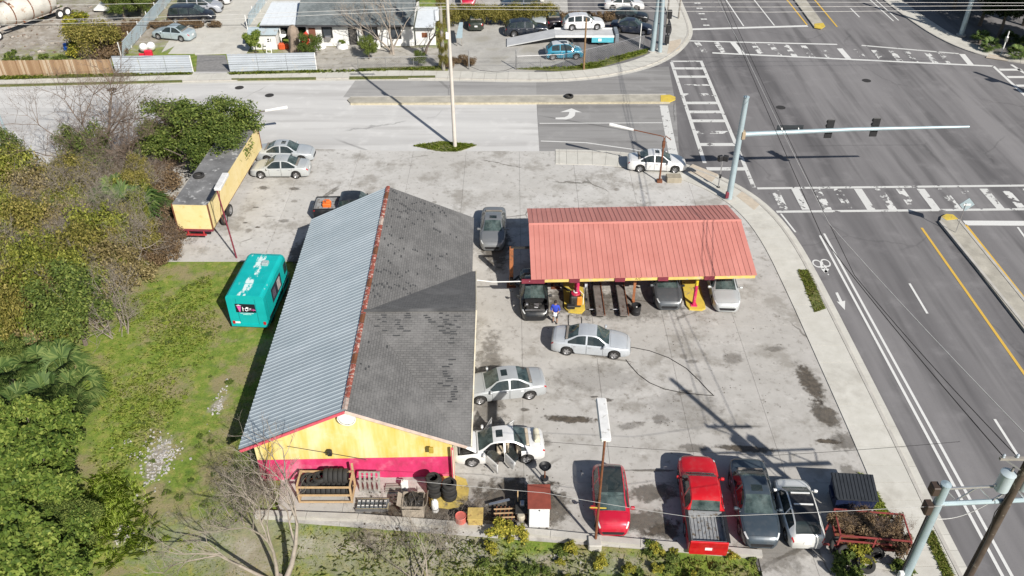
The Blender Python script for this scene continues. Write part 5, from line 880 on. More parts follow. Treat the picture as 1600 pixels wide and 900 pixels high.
cf = at(378, 234); cf.y += .6; zt_ = height_at((378, 232), 190); t = pole('street_lamp', 'curved dark street lamp rising behind the yellow trailer over the side road', 'lamp pole', Vector((cf.x, cf.y, 0)), zt_-.3, .09, .06, M('dark_steel', (.13, .11, .10), .6, .3), n=8); MB().tube([(0, 0, zt_-.3), (.05, .02, zt_), (.35, .1, zt_+.25), (1.0, .25, zt_+.4), (2.2, .5, zt_+.55)], .05, 7).build('arm', M('dark_steel', (.13, .11, .10), .6, .3), t); MB().tube([(2.2, .5, zt_+.55), (4.0, .85, zt_+.7)], [.09, .15], 8).build('lamp_housing', WHITEP, t)
t = pole('median_sign', 'small traffic sign on a thin post in the near median', 'sign', (1492, 366), 2.6, .03, .03, CHROME, n=6); o = MB().box((.1, .03, 2.45), (.75, .03, .75), 0, 0, R(45)).build('sign_plate', STEEL, t); MB().box((.1, .0, 2.45), (.5, .03, .12)).build('sign_bar', WHITEP, t)
t = pole('signal_pole', 'pale blue steel signal pole at the far corner by the dark trees', 'traffic signal', (1501, 56), 9.5, .26, .2, STEEL); MB().lathe([(.5, 0), (.5, .16), (.3, .18)], 14).build('footing', CONC, t); 
q = at(1524, 113); t = thing('signal_pole', 'steel signal pole just right of the frame whose shadow crosses the intersection', 'traffic signal', (q.x+.545*11.2, q.y-.839*11.2, 0)); MB().tube([(0, 0, 0), (0, 0, 8.3)], [.26, .2], 14).build('pole', STEEL, t, True); MB().tube([(0, 0, 5.6), (7, -9, 5.8)], .14, 10).build('mast_arm', STEEL, t)
for z_ in (4.2, 6.4): MB().bbox((-.6, .2, z_), (.9, .4, .5), .04).build('signal_head', BLACK, t)
t = pole('pedestrian_signal', 'white pedestrian signal post at the far corner by the dark trees', 'traffic signal', (1564, 86), 2.5, .07, .06, WHITEP, n=8); MB().bbox((0, 0, 1.7), (.25, .25, .5), .03).build('push_button', CHROME, t); MB().lathe([(.22, 0), (.18, .2), (.07, .3)], 10).build('base', CHROME, t)
for k, (ft, lean, lab) in enumerate((((1019, 81), (.25, 0), 'left hand of two thick steel signal poles at the far left corner'), ((1031, 83), (-.45, 0), 'right hand of two thick steel signal poles at the far left corner'))):
    t = pole('signal_pole', lab, 'traffic signal', ft, 9.5, .27-.05*k, .2, STEEL, lean); MB().lathe([(.45, 0), (.45, .12), (.3, .14)], 14).build('footing', CONC, t)
t = pole('pedestrian_signal', 'post with stacked black signal heads beside the thick steel poles', 'traffic signal', (1041, 72), 3.6, .06, .05, BLACK, n=8)
for z_ in (.75, 1.9, 3.4): MB().bbox((0, -.05, z_), (.42, .4, .85), .04).build('signal_head', BLACK, t)
pole('wooden_post', 'leaning weathered wooden post behind the stacked signal heads', 'post', (1041, 42), 6, .11, .09, GREYWOOD, n=8); pole('wooden_post', 'mossy wooden post in the far grass verge by the kerb', 'post', (1060, 30), 6, .11, .09, GREYWOOD, n=8)
pole('wooden_post', 'slim brown wooden pole standing in the grass triangle', 'post', (912, 109), 5.2, .10, .08, M('brown_pole', (.26, .16, .08), .8), n=8); pole('sign_post', 'white metal sign post between the navy sedan and the grass', 'post', (999, 75), 2.6, .05, .05, WHITEP, n=6)
for k, (ft, lab) in enumerate((((38, 165), 'grey lamp post rising above the left hand brush'),)): pole('lamp_post', lab, 'post', (20, 235), 4.2, .09, .08, STEEL, n=8)
q = at(718, 72); t = thing('sign_board', 'narrow pale blue sheet leaning by the vine pole', 'board', (q.x, q.y, 0)); MB().slab([(-.35, 0, .9), (.32, 0, .9), (.28, 3.0, 1.5), (-.10, 3.0, 1.5)], .06).build('sheet', M('pale_blue_sheet', (.36, .46, .50), .5, var=.12), t); [MB().bar((x, y, 0), (x, y, .9+y*.2), .08).build('leg', GREYWOOD, t) for x, y in ((-.25, .1), (.25, .1), (.0, 2.8))]
def wire(lab, pts, r=.014, sag=.4, mat=RUBBER, nm='wire'):
    P_ = []
    for a, b in zip(pts, pts[1:]):
        for k in range(12): f = k/12; p = Vector(a).lerp(Vector(b), f); p.z -= sag*4*f*(1-f); P_.append(p)
    o = MB().tube(P_+[Vector(pts[-1])], r, 5).build(nm, mat); tag(o, lab, 'wire', 'overhead wires')
PW = M('bright_wire', (.55, .54, .52), .5)
A9 = (wp_.x, wp_.y, 9.95)
wire('black overhead wire, left of two dark ones along the main road', [(A9[0]-1.0, A9[1], 10.0), tuple(at(1285, 370, 9.0)), tuple(at(1122, -10, 9.6))], .02, .15); wire('black overhead wire, right of two dark ones along the main road', [(A9[0]-.5, A9[1], 10.0), tuple(at(1335, 430, 9.0)), tuple(at(1128, -10, 9.8))], .017, .15)
wire('pale overhead wire along the main road', [(A9[0]+.6, A9[1], 10.0), tuple(at(1296, 350, 9.3)), tuple(at(1160, 75, 9.6)), tuple(at(1118, -10, 9.6))], .02, .12, PW)
for lab, pts, r in (('upper pale wire crossing the far yards', [(-120, 12), (350, 3), (700, 5), (1200, 3), (1720, 5)], .016), ('middle pale wire crossing the far yards', [(-120, 36), (340, 24), (700, 10), (1200, 11), (1720, 8)], .016), ('lower pale wire crossing the far yards', [(-120, 42), (340, 31), (700, 14), (1200, 19), (1720, 14)], .016)): wire(lab, [tuple(at(*q, 9.0)) for q in pts], r, .0, PW)
wire('dark wire crossing the far yards from the fence to the house', [tuple(at(-100, 39, 7)), tuple(at(230, 39.5, 7)), tuple(at(480, 39, 5))], .022, .0); wire('thin wire crossing over the parked red cars', [tuple(at(560, 742, 2.4)), tuple(at(850, 770, 4)), tuple(at(1080, 808, 5)), tuple(at(1478, 790, 7.4))], .010, .05, PW); wire('thin wire crossing from the lot to the near pole over the open pavement', [tuple(at(850, 690, 5)), tuple(at(1200, 712, 6)), tuple(at(1500, 690, 8))], .009, .05)
wire('service cable drooping from the near steel pole to the wooden pole', [(np_.x+.2, np_.y-.05, 6.4), (wp_.x-.1, wp_.y+.1, 8.0)], .018, .5, PW)
# ---------------------------------------------------------------- the man in the blue shirt
def man():
    p = at(867, 506); t = thing('person', 'person in blue shirt and dark shorts holding white cloth beside the black car', 'person', (p.x, p.y, LZ), R(15))
    J = {'pel': (0, 0, .93), 'waist': (.01, 0, 1.08), 'chest': (.03, 0, 1.30), 'neck': (.04, 0, 1.47), 'head0': (.05, 0, 1.56), 'head1': (.055, 0, 1.70), 'sl': (.02, .19, 1.40), 'el': (.03, .27, 1.12), 'hl': (.26, .16, 1.03), 'sr': (.02, -.19, 1.40), 'er': (.04, -.27, 1.12), 'hr': (.27, -.08, 1.02), 'll': (0, .10, .90), 'kl': (.10, .12, .50), 'al': (-.02, .12, .09), 'fl': (.15, .13, .04), 'lr': (0, -.10, .90), 'kr': (-.02, -.12, .50), 'ar': (-.12, -.12, .09), 'fr': (.05, -.13, .04)}
    Rr = {'pel': .145, 'waist': .135, 'chest': .165, 'neck': .06, 'head0': .085, 'head1': .095, 'sl': .085, 'el': .05, 'hl': .038, 'sr': .085, 'er': .05, 'hr': .038, 'll': .10, 'kl': .062, 'al': .045, 'fl': .04, 'lr': .10, 'kr': .062, 'ar': .045, 'fr': .04}
    ed = [('pel', 'waist'), ('waist', 'chest'), ('chest', 'neck'), ('neck', 'head0'), ('head0', 'head1'), ('chest', 'sl'), ('sl', 'el'), ('el', 'hl'), ('chest', 'sr'), ('sr', 'er'), ('er', 'hr'), ('pel', 'll'), ('ll', 'kl'), ('kl', 'al'), ('al', 'fl'), ('pel', 'lr'), ('lr', 'kr'), ('kr', 'ar'), ('ar', 'fr')]
    for h, s_ in (('hl', 1), ('hr', -1)):      # five fingers on each hand
        b = Vector(J[h])
        for k in range(5):
            d = Vector((.055+.01*(k in (1, 2)), s_*(-.03+.018*k), -.01)) if k < 4 else Vector((.02, -s_*.05, .02)); a_, c_ = h+'f%d' % k, h+'g%d' % k; J[a_] = tuple(b+d*.7); J[c_] = tuple(b+d*1.4+Vector((0, 0, -.02))); Rr[a_] = .010; Rr[c_] = .008; ed += [(h, a_), (a_, c_)]
    ks = list(J); me = bpy.data.meshes.new('body'); me.from_pydata([J[k] for k in ks], [(ks.index(a), ks.index(b)) for a, b in ed], []); o = put('body', me, t); sk = o.modifiers.new('skin', 'SKIN'); sk.use_smooth_shade = True
    for i, k in enumerate(ks): v = me.skin_vertices[0].data[i]; v.radius = (Rr[k], Rr[k]*(1.15 if k in ('pel', 'waist', 'chest') else 1)); v.use_root = k == 'pel'
    o.modifiers.new('sub', 'SUBSURF').levels = 1; o.modifiers['sub'].render_levels = 1
    n = N('person_skin_and_clothes'); p_ = n.pos(obj=True); sx = n.new('SeparateXYZ'); n.link(p_, sx.inputs[0]); z_ = sx.outputs['Z']; skin = (.42, .25, .17); y_ = n.math('ABSOLUTE', sx.outputs['Y'])
    c = n.mix(n.step(z_, .485, .49), n.mix(n.step(z_, .10, .105), (.06, .06, .065), skin), (.03, .03, .035)); c = n.mix(n.step(z_, .965, .97), c, (.03, .06, .45)); c = n.mix(n.step(z_, 1.475, 1.48), c, skin)
    arm = n.math('MULTIPLY', n.step(sx.outputs['X'], .10, .12), n.math('MULTIPLY', n.step(z_, .95, .96), n.step(z_, 1.2, 1.19))); c = n.mix(n.math('MULTIPLY', arm, n.step(sx.outputs['X'], .14, .17)), c, skin); n.fin(c, .8); me.materials.append(n.m)
    h = MB().lathe([(.02, .11), (.075, .09), (.105, .02), (.105, -.05), (.09, -.07)], 14, c=(.045, 0, 1.70)).build('hair', M('dark_hair', (.03, .02, .015), .8), t, True)
    fc = MB(); fc.bbox((.155, 0, 1.645), (.03, .028, .05), .008); fc.build('nose', M('skin_tone', (.42, .25, .17), .7), t)
    for s_ in (-1, 1): MB().bbox((.140, s_*.035, 1.68), (.02, .025, .014), .004).build('eye', BLACK, t); MB().bbox((.055, s_*.10, 1.645), (.04, .02, .06), .008).build('ear', M('skin_tone', (.42, .25, .17), .7), t)
    MB().bbox((.142, 0, 1.605), (.02, .045, .012), .004).build('mouth', M('lip_tone', (.30, .12, .10), .7), t)
    cl = MB(); r_ = random.Random(2); cl.lathe([(.02, .16), (.10, .12), (.13, .0), (.15, -.12), (.10, -.2), (.01, -.22)], 11); o = cl.build('white_cloth', M('white_cotton', (.8, .8, .82), .9, var=.08), None, True)
    for v in o.data.vertices: v.co += Vector((r_.uniform(-.03, .03), r_.uniform(-.03, .03), r_.uniform(-.02, .02)))
    o.scale = (.62, 1.0, .8); o.location = Vector((p.x, p.y, LZ))+Matrix.Rotation(R(-100), 3, 'Z') @ Vector((.36, .02, 1.0)); o.rotation_euler = (0, 0, R(-100)); tag(o, 'crumpled white cloth held by the person in the blue shirt', 'cloth'); t.rotation_euler = (0, 0, R(-100))
man()
def leaf_mat(name, c0, c1, c2, trans=.25):
    n = N(name); g = n.new('NewGeometry'); oi = n.new('ObjectInfo'); r_ = n.math('ADD', n.math('MULTIPLY', g.outputs['Random Per Island'], .8), n.math('MULTIPLY', oi.outputs['Random'], .2))
    c = n.ramp(r_, (.05, c0), (.55, c1), (.97, c2)); n.fin(c, .65, 0, .25)
    if trans:
        tr = n.new('BsdfTranslucent'); n.link(c, tr.inputs[0]); mx = n.new('MixShader'); mx.inputs[0].default_value = trans; n.link(n.b.outputs[0], mx.inputs[1]); n.link(tr.outputs[0], mx.inputs[2]); n.link(mx.outputs[0], n.out.inputs[0])
    return n.m
# ---------------------------------------------------------------- yards across the side road
yd = struct(sheet('far_yard', [at2(*p) for p in [(700, 112), (700, -30), (1010, -60), (1050, 20), (1058, 60), (1010, 80), (930, 108), (850, 112)]], -.02, GRAVEL))
dr = struct(sheet('driveway', [at2(*p) for p in [(296, 60), (252, 82), (330, -40), (560, -40), (385, 45), (372, 84), (352, 84), (305, 86)]], -.02, WALK))
for k in range(5):
    y0, y1 = at(300, 84-k*17).y, at(300, 84-(k+1)*17).y; xl = [at(262+k*12, 84-k*17).x, at(385+k*5, 84-k*17).x]
    for j in range(3): xa, xb = xl[0]+(xl[1]-xl[0])*j/3, xl[0]+(xl[1]-xl[0])*(j+1)/3; MB().prism([(xa+.03, y0+.03), (xb-.03, y0+.03), (xb-.03, y1-.03), (xa+.03, y1-.03)], -.03, .0+.004*((k+j) % 2)).build('slab', WALK, dr)
ap = struct(sheet('driveway_apron', [at2(*p) for p in [(306, 120), (308, 86), (352, 86), (362, 118)]], .0, M('old_tarmac', (.24, .235, .23), .9, var=.3, obj=False)))
hy = struct(sheet('house_yard', [at2(*p) for p in [(498, 112), (486, 74), (690, 74), (695, 108), (560, 110)]], -.015, M('pale_sand', (.42, .40, .36), .95, var=.35, scale=.8, obj=False, dirt=(.26, .24, .20))))
# fences
wf0, wf1 = at(-40, 119.5), at(178, 117); t = thing('wooden_fence', 'brown wooden plank fence along the far side of the road', 'fence', (wf0.x, wf0.y, 0)); d = (wf1-wf0); nP = 6; PLK = M('fence_planks_base', (.36, .25, .16), .9); PLK = leaf_mat('fence_planks', (.22, .13, .07), (.34, .23, .14), (.46, .37, .27), 0)
for k in range(nP):
    m_ = MB(); 
    for j in range(17):
        a = d*((k+(j+.5)/17)/nP); m_.box((a.x, a.y+rng.uniform(-.015, .015), .80), (d.length/nP/17-.012, .03, 1.6+rng.uniform(-.06, .04)))
    o = m_.build('plank_panel', PLK, t); o['kind'] = 'stuff'
for k in range(nP+1): a = d*(k/nP); MB().box((a.x, a.y+.08, .8), (.1, .1, 1.6)).build('post', GREYWOOD, t)
for z_ in (.4, 1.3): MB().bar((0, .06, z_), (d.x, d.y+.06, z_), .08, .05).build('rail', GREYWOOD, t)
WHM = M('white_metal_sheet', (.42, .455, .495), .45, var=.12, scale=.8, dirt=(.48, .46, .42), dirt_amt=.2); PBM = M('pale_blue_metal_sheet', (.44, .52, .56), .45, var=.15, scale=.8, dirt=(.36, .36, .35))
def metal_fence(lab, a, b, h, mat, nseg, lean=0):
    A, B_ = at(*a), at(*b); t = thing('metal_fence', lab, 'fence', (A.x, A.y, 0)); d = B_-A; u = d.normalized(); nn = Vector((-u.y, u.x, 0))
    for k in range(nseg):
        p0, p1 = d*(k/nseg), d*((k+1)/nseg-.004); nr_ = 8; rows = []
        for r_ in range(nr_): z0 = h*r_/nr_; zs = h/nr_; rows += [(z0, 0), (z0+zs*.62, 0), (z0+zs*.72, .05), (z0+zs*.9, .05)]
        rows.append((h, 0)); V = [p+nn*(lean*z_/h-off)+Vector((0, 0, z_)) for z_, off in rows for p in (p0, p1)]; MB().add(V, [(2*i, 2*i+1, 2*i+3, 2*i+2) for i in range(len(rows)-1)]).build('sheet', mat, t)
    for k in range(nseg+1): p0 = d*(k/nseg)+nn*(.10 if lean == 0 else -.06); MB().bar(p0, p0+Vector((0, 0, h)), .08).build('post', WHITEP, t)
    MB().bar(nn*lean+Vector((0, 0, h+.03)), d+nn*lean+Vector((0, 0, h+.03)), .07, .04).build('cap', mat, t)
metal_fence('white ribbed metal fence beside the wooden fence', (182, 116), (302, 114.5), 1.8, WHM, 3); metal_fence('white ribbed metal fence in front of the burlap wrapped stump', (360, 113.5), (495, 111), 1.85, WHM, 3)
metal_fence('pale blue ribbed metal fence running back from the white fence', (190, 92), (290, -25), 1.75, PBM, 8, -.5); metal_fence('pale blue ribbed metal fence running back beside the small shed', (386, 46), (432, -20), 1.6, PBM, 5, -.4)
# house
HZ = 2.45
ha, hb = at(482, 72), at(648, 71); h = thing('house', 'white walled house with long grey shingle roof across the road', 'house', (ha.x, ha.y, 0)); HW = hb.x-ha.x; HD = 7.0; WS = M('white_siding', (.72, .72, .70), .8, var=.12, scale=1.2)
MB().box((HW/2, .1, HZ/2), (HW, .2, HZ)).build('wall', WS, h); MB().box((HW/2, HD, HZ/2), (HW, .2, HZ)).build('wall', WS, h); MB().box((.1, HD/2, HZ/2), (.2, HD-.3, HZ)).build('wall', WS, h); MB().box((HW-.1, HD/2, HZ/2), (.2, HD-.3, HZ)).build('wall', WS, h)
HS = shingle_mat('house_shingles', (.115, .135, .14), (.165, .185, .19), (.06, .07, .07))
e0, e1 = Vector((-.9, -.55, HZ)), Vector((HW+.1, -.55, HZ)); g0, g1 = Vector((-.9, HD/2, HZ+1.55)), Vector((HW+.1, HD/2, HZ+1.55)); k0, k1 = Vector((-.9, HD+.5, HZ)), Vector((HW+.1, HD+.5, HZ))
roof_plane('roof_slope', [e0, e1, g1, g0], .1, HS, h, (1, 0, 0)); roof_plane('roof_slope', [g0, g1, k1, k0], .1, HS, h, (1, 0, 0)); MB().bar(e0+Vector((0, -.02, -.1)), e1+Vector((0, -.02, -.1)), .05, .16).build('fascia', M('dark_trim', (.05, .05, .055), .7), h)
def opening(nm, px, w, z0, z1, dark=True):
    x = at(px, 60, 1.2).x-ha.x; x = (at(px, 68).x-ha.x); f = MB().box((x, -.02, (z0+z1)/2), (w, .06, z1-z0)).build(nm, BLACK if dark else WS, h); MB().box((x, -.055, (z0+z1)/2), (w*.7, .02, (z1-z0)*.82)).build('pane' if nm == 'window' else 'panel', M('window_glass', (.05, .06, .07), .15) if nm == 'window' else M('screen_door', (.08, .075, .07), .6), f)
opening('window', 516, 1.1, .9, 2.3); opening('door', 555, .9, .05, 2.3); opening('window', 582, 1.6, .7, 2.3); opening('window', 620, 1.3, .8, 2.3); o = MB().bbox((at(517, 68).x-ha.x, -.25, 1.0), (.6, .45, .4), .04).build('air_conditioner', CHROME, h)
MB().box((at(555, 70).x-ha.x, -.35, .08), (1.4, .7, .16)).build('step', CONC, h); MB().box((at(492, 70).x-ha.x, -.04, 1.2), (.7, .05, 1.5)).build('shutter', M('brown_panel', (.2, .08, .05), .7), h)
an = thing('porch_roof', 'flat white porch roof at the right end of the house', 'porch', (at(648, 72).x+.1, ha.y, 0)); MB().slab([(.1, -.6, 2.25), (2.2, -.6, 2.25), (2.4, 4.4, 2.7), (.1, 4.4, 2.7)], .08).build('roof', M('white_roof_sheet', (.66, .70, .73), .5, var=.1), an); MB().box((1.1, .2, 1.1), (2.1, .12, 2.1)).build('wall', WS, an); MB().box((1.0, .12, 1.15), (.55, .06, .5)).build('window_shutter', RUST, an); MB().box((1.1, -.1, 2.06), (2.1, .1, .16)).build('fascia', BLACK, an)
c0 = at(414, 70); an = thing('carport', 'open carport with flat white metal roof left of the house', 'carport', (c0.x, ha.y, 0)); CWd = ha.x-c0.x-.8
for k in range(6): x0, x1 = CWd*k/6+.01, CWd*(k+1)/6-.01; MB().slab([(x0, -.4, 2.4), (x1, -.4, 2.4), (x1+.15, 5.2, 3.0), (x0+.15, 5.2, 3.0)], .07).build('roof_sheet', M('white_roof_sheet', (.66, .70, .73), .5), an)
for x in (.1, CWd*.5, CWd-.1): MB().bar((x, 0, 0), (x, 0, 2.35), .1).build('post', WHITEP, an)
for x in (.1, CWd-.1): MB().bar((x, 4.8, 0), (x, 4.8, 2.9), .1).build('post', WHITEP, an)
MB().bar((0, -.3, 2.25), (CWd, -.3, 2.25), .06, .22).build('beam', BLACK, an); MB().box((CWd/2, 4.9, 1.3), (CWd, .08, 2.6)).build('back_wall', M('dark_board', (.06, .065, .075), .8), an)
for z_ in (.5, 1.0, 1.5, 2.0): MB().bar((.2, 3.6, z_), (CWd-.2, 3.6, z_), .3, .04).build('shelf', BLACK, an)
s0 = at(392, 79); an = thing('shed', 'small white shed with pale low pitched roof behind the white fence', 'shed', (s0.x, s0.y+.3, 0)); MB().box((1.35, .9, .85), (2.7, 1.8, 1.7)).build('box', WS, an); MB().slab([(-.15, -.25, 1.66), (2.9, -.25, 1.66), (3.0, 1.0, 2.0), (-.25, 1.0, 2.0)], .05).build('roof_slope', PBM, an); MB().slab([(-.25, 1.0, 2.0), (3.0, 1.0, 2.0), (2.9, 2.1, 1.66), (-.15, 2.1, 1.66)], .05).build('roof_slope', PBM, an); MB().box((2.0, -.02, 1.0), (.35, .04, .3)).build('window', BLACK, an)
l0 = at(421, 87); t = thing('step_ladder', 'white step ladder standing before the small shed', 'ladder', (l0.x, l0.y, 0)); [MB().bar((x, 0, 0), (x*.6, .5, 1.7), .06).build('rail', WHITEP, t) for x in (-.28, .28)]; [MB().bar((-.24+.02*k, .1*k+.06, .3*k+.25), (.24-.02*k, .1*k+.06, .3*k+.25), .1, .04).build('step', WHITEP, t) for k in range(5)]
b0 = at(460, 87); o = MB(); pr_ = []
for k in range(9):
    z_ = 2.9*k/8; r_ = [.62, .58, .55, .52, .50, .50, .56, .48, .2][k]; pr_.append((r_, z_))
o.lathe(pr_, 18); o = o.build('wrapped_stump', M('burlap', (.29, .23, .18), .95, var=.35, scale=3), None, True)
for i, v in enumerate(o.data.vertices): f = 1+.16*math.sin(i*2.4)+.08*math.sin(i*.9); v.co.x *= f; v.co.y *= f
o.location = (b0.x, b0.y+.8, 0); tag(o, 'tall stump wrapped in grey brown burlap behind the white fence', 'stump')
q = at(483, 73); o = MB().lathe([(.02, 0), (.35, .1), (.42, .6), (.3, 1.3), (.02, 1.6)], 12).build('kayak', M('red_plastic', (.55, .05, .03), .5), None, True); o.scale = (1, .55, 1.1); o.location = (q.x-.4, q.y, 0); o.rotation_euler = (.1, .2, 0); tag(o, 'red plastic boat hull propped against the house', 'boat')
q = at(441, 76); o = MB().bbox((0, 0, .3), (.7, .5, .6), .12).bbox((.5, .1, .25), (.4, .4, .5), .1).build('toy_car', M('toy_red', (.6, .1, .03), .5)); o.location = (q.x, q.y, 0); tag(o, 'red and yellow toy beside the burlap stump', 'toy')
q = at(443, 66); o = MB().lathe([(.02, .0), (.35, .06), (.42, .1), (.40, .12), (.3, .08), (.02, .03)], 16).build('dish', WHITEP, None, True); o.location = (q.x, q.y, .9); o.rotation_euler = (R(60), 0, .3); tag(o, 'white round dish leaning near the burlap stump', 'dish')
for k, px in enumerate((500, 536, 585)): q = at(px, 74); o = MB().lathe([(.02, .55), (.4, .5), (.62, .2), (.66, 0)], 16).build('round_shell', WHITEP, None, True); o.location = (q.x, q.y, 0); tag(o, ['white round dome shell left of the house door', 'white round dome shell nearest the house door', 'white round dome shell under the wide house window'][k], 'shell')
q = at(106, 80); t = thing('barrel', 'bright blue plastic barrel in the dirt yard', 'barrel', (q.x, q.y, -.04)); MB().lathe([(.26, 0), (.30, .05), (.31, .3), (.32, .32), (.31, .34), (.31, .62), (.28, .86), (.1, .9)], 16).build('shell', M('blue_plastic', (.02, .12, .55), .4), t, True); MB().lathe([(.05, .9), (.05, .93), (.01, .93)], 8, c=(.12, 0, 0)).build('bung', WHITEP, t)
for px, py, nm, lab, mt in ((226, 82, 'tank', 'left hand white tank lying behind the white fence', WHITEP), (238, 80, 'tank', 'larger white tank lying behind the white fence', WHITEP)):
    q = at(px, py); o = MB().lathe([(.05, -.5), (.3, -.45), (.42, -.2), (.42, .3), (.3, .5), (.05, .55)], 14).build(nm, mt, None, True); o.location = (q.x, q.y, .5); o.rotation_euler = (R(50), 0, .4); tag(o, lab, 'tank')
q = at(233, 87); o = MB().bbox((0, 0, .3), (.8, .45, .6), .1).bbox((-.7, .05, .12), (.7, .2, .2), .05).build('mower', M('bright_red', (.62, .02, .05), .4)); o.location = (q.x, q.y, 0); tag(o, 'small red mower between the white tanks and the fence', 'mower')
q = at(165, 17); o = MB().slab([(-1.0, -2.2, .45), (1.0, -2.2, .4), (1.0, 2.4, .6), (-1.0, 2.4, .65)], .2).box((0, 0, .2), (1.4, 3.5, .35)).build('shipping_crate', WHITEP); o.location = (q.x, q.y+1.5, 0); tag(o, 'long low white crate lying in the dirt yard', 'crate')
# tank truck in the top left corner
q = at(48, 40); t = thing('tank_truck', 'dirty white tank trailer with black wheels and rusty frame in the dirt yard', 'truck', (q.x, q.y, 0), R(62)); TK = M('dirty_white_tank', (.56, .54, .49), .6, var=.25, scale=.9, dirt=(.34, .20, .12), dirt_amt=.25)
MB().lathe([(.3, -3.6), (1.0, -3.2), (1.35, -1.5), (1.35, 2.2), (1.1, 3.2), (.4, 3.6)], 22, c=(0, 0, 2.0), axis='X').build('tank', TK, t, True)
for y in (-.6, .6): MB().bar((-6.5, y, .85), (4.6, y, .85), .16, .25).build('frame_rail', M('pale_frame', (.45, .42, .38), .7, dirt=(.25, .1, .05)), t)
for x in (-4.4, -1.2): [MB().bar((x, y, .9), (x-.8, y*.6, 3.2), .13).build('frame_leg', RUST, t) for y in (-1.1, 1.1)]
for x in (-5.6, -4.6, 3.2, 4.2):
    for s_ in (-1, 1): w = put('wheel', wheel_meshes(.5)[0], t, (x, s_*1.0, .5), 0 if s_ < 0 else math.pi); put('rim', MB().lathe([(.01, .08), (.2, .07), (.3, .1)], 14, axis='Y', cap=False).mesh('rim', WHITEP), w)
for x in (-2.2, 0, 2.2): MB().lathe([(1.40, -.06), (1.40, .06)], 22, c=(x, 0, 2.0), axis='X', cap=False).build('band', RUST, t)
# flatbed carrying the white hatchback
fa_, fb_ = at(812, 84), at(950, 66); t = thing('flatbed', 'pale grey flatbed with its ramp down carrying the white hatchback', 'trailer', (at(912, 66).x, at(912, 66).y, 0)); GB = M('pale_deck', (.50, .51, .52), .6, var=.15, scale=1.2)
MB().box((0, 0.2, .90), (6.2, 2.3, .14)).build('deck', GB, t); MB().slab([(-3.1, -.95, .97), (-3.1, 1.35, .97), (-8.2, .9, .12), (-8.2, -1.4, .12)], .1).build('ramp', GB, t)
for y in (-.95, 1.35): MB().bar((-3.1, y, .98), (3.1, y, .98), .1, .2).build('side_rail', WHITEP, t)
for x in (-1.6, 1.8): [put('wheel', wheel_meshes(.42)[0], t, (x, y, .42)) for y in (-.8, 1.1)]
MB().box((1.9, -1.02, .62), (2.3, .05, .52)).build('side_sign', M('teal_sign', (.10, .45, .55), .5, var=.2), t); MB().box((1.6, -1.06, .64), (.35, .02, .3)).build('sign_mark', WHITEP, t); MB().bbox((3.4, .2, .8), (.4, 2.3, .8), .05).build('head_board', M('grey_board', (.2, .23, .26), .6), t)
# chain link fence and gate posts along the far sidewalk
def chain(lab, pts, h, step):
    W_ = densify([at2(*p) for p in pts], step); t = thing('chain_link_fence', lab, 'fence', (W_[0][0], W_[0][1], 0)); o_ = Vector((*W_[0], 0))
    for p in W_: q = Vector((*p, 0))-o_; MB().tube([q, q+Vector((0, 0, h))], .03, 6).build('post', CHROME, t)
    for a, b in zip(W_, W_[1:]):
        A, B_ = Vector((*a, 0))-o_, Vector((*b, 0))-o_; MB().tube([A+Vector((0, 0, h)), B_+Vector((0, 0, h))], .022, 5).build('top_rail', CHROME, t); m_ = MB(); L_ = (B_-A).length; n_ = max(3, int(L_/.22))
        for k in range(-int(h/.22), n_): 
            for s_ in (0, 1):
                x0, x1 = k*.22, k*.22+h; z0, z1 = 0, h
                c0_, c1_ = max(0, x0), min(L_, x1)
                if c1_ <= c0_: continue
                zz0, zz1 = (c0_-x0), (c1_-x0); zz = (zz0, zz1) if s_ == 0 else (h-zz0, h-zz1); m_.bar(A+(B_-A)*(c0_/L_)+Vector((0, 0, zz[0])), A+(B_-A)*(c1_/L_)+Vector((0, 0, zz[1])), .008)
        o = m_.build('mesh', CHROME, t); o['kind'] = 'stuff'
chain('chain link fence in front of the house yard', [(560, 110), (690, 107)], 1.3, 2.6); chain('chain link fence along the car yard by the grass triangle', [(808, 109), (880, 106), (960, 88), (1005, 76)], 1.4, 2.6)
for px, lab in ((733, 'left hand gate post of the car yard'), (808, 'right hand gate post of the car yard')): t = pole('gate_post', lab, 'post', (px if px < 800 else 806, 108), 1.9, .06, .06, CHROME, n=8); MB().lathe([(.07, 1.9), (.05, 1.97), (.01, 2.0)], 8).build('cap', CHROME, t)
o = MB().tube([tuple(at(x, y, .4 if 745 < x < 800 else .9)) for x, y in ((735, 104), (750, 110), (770, 112), (790, 110), (806, 104))], .02, 5).build('chain', BLACK); tag(o, 'dark chain hung between the gate posts of the car yard', 'chain')
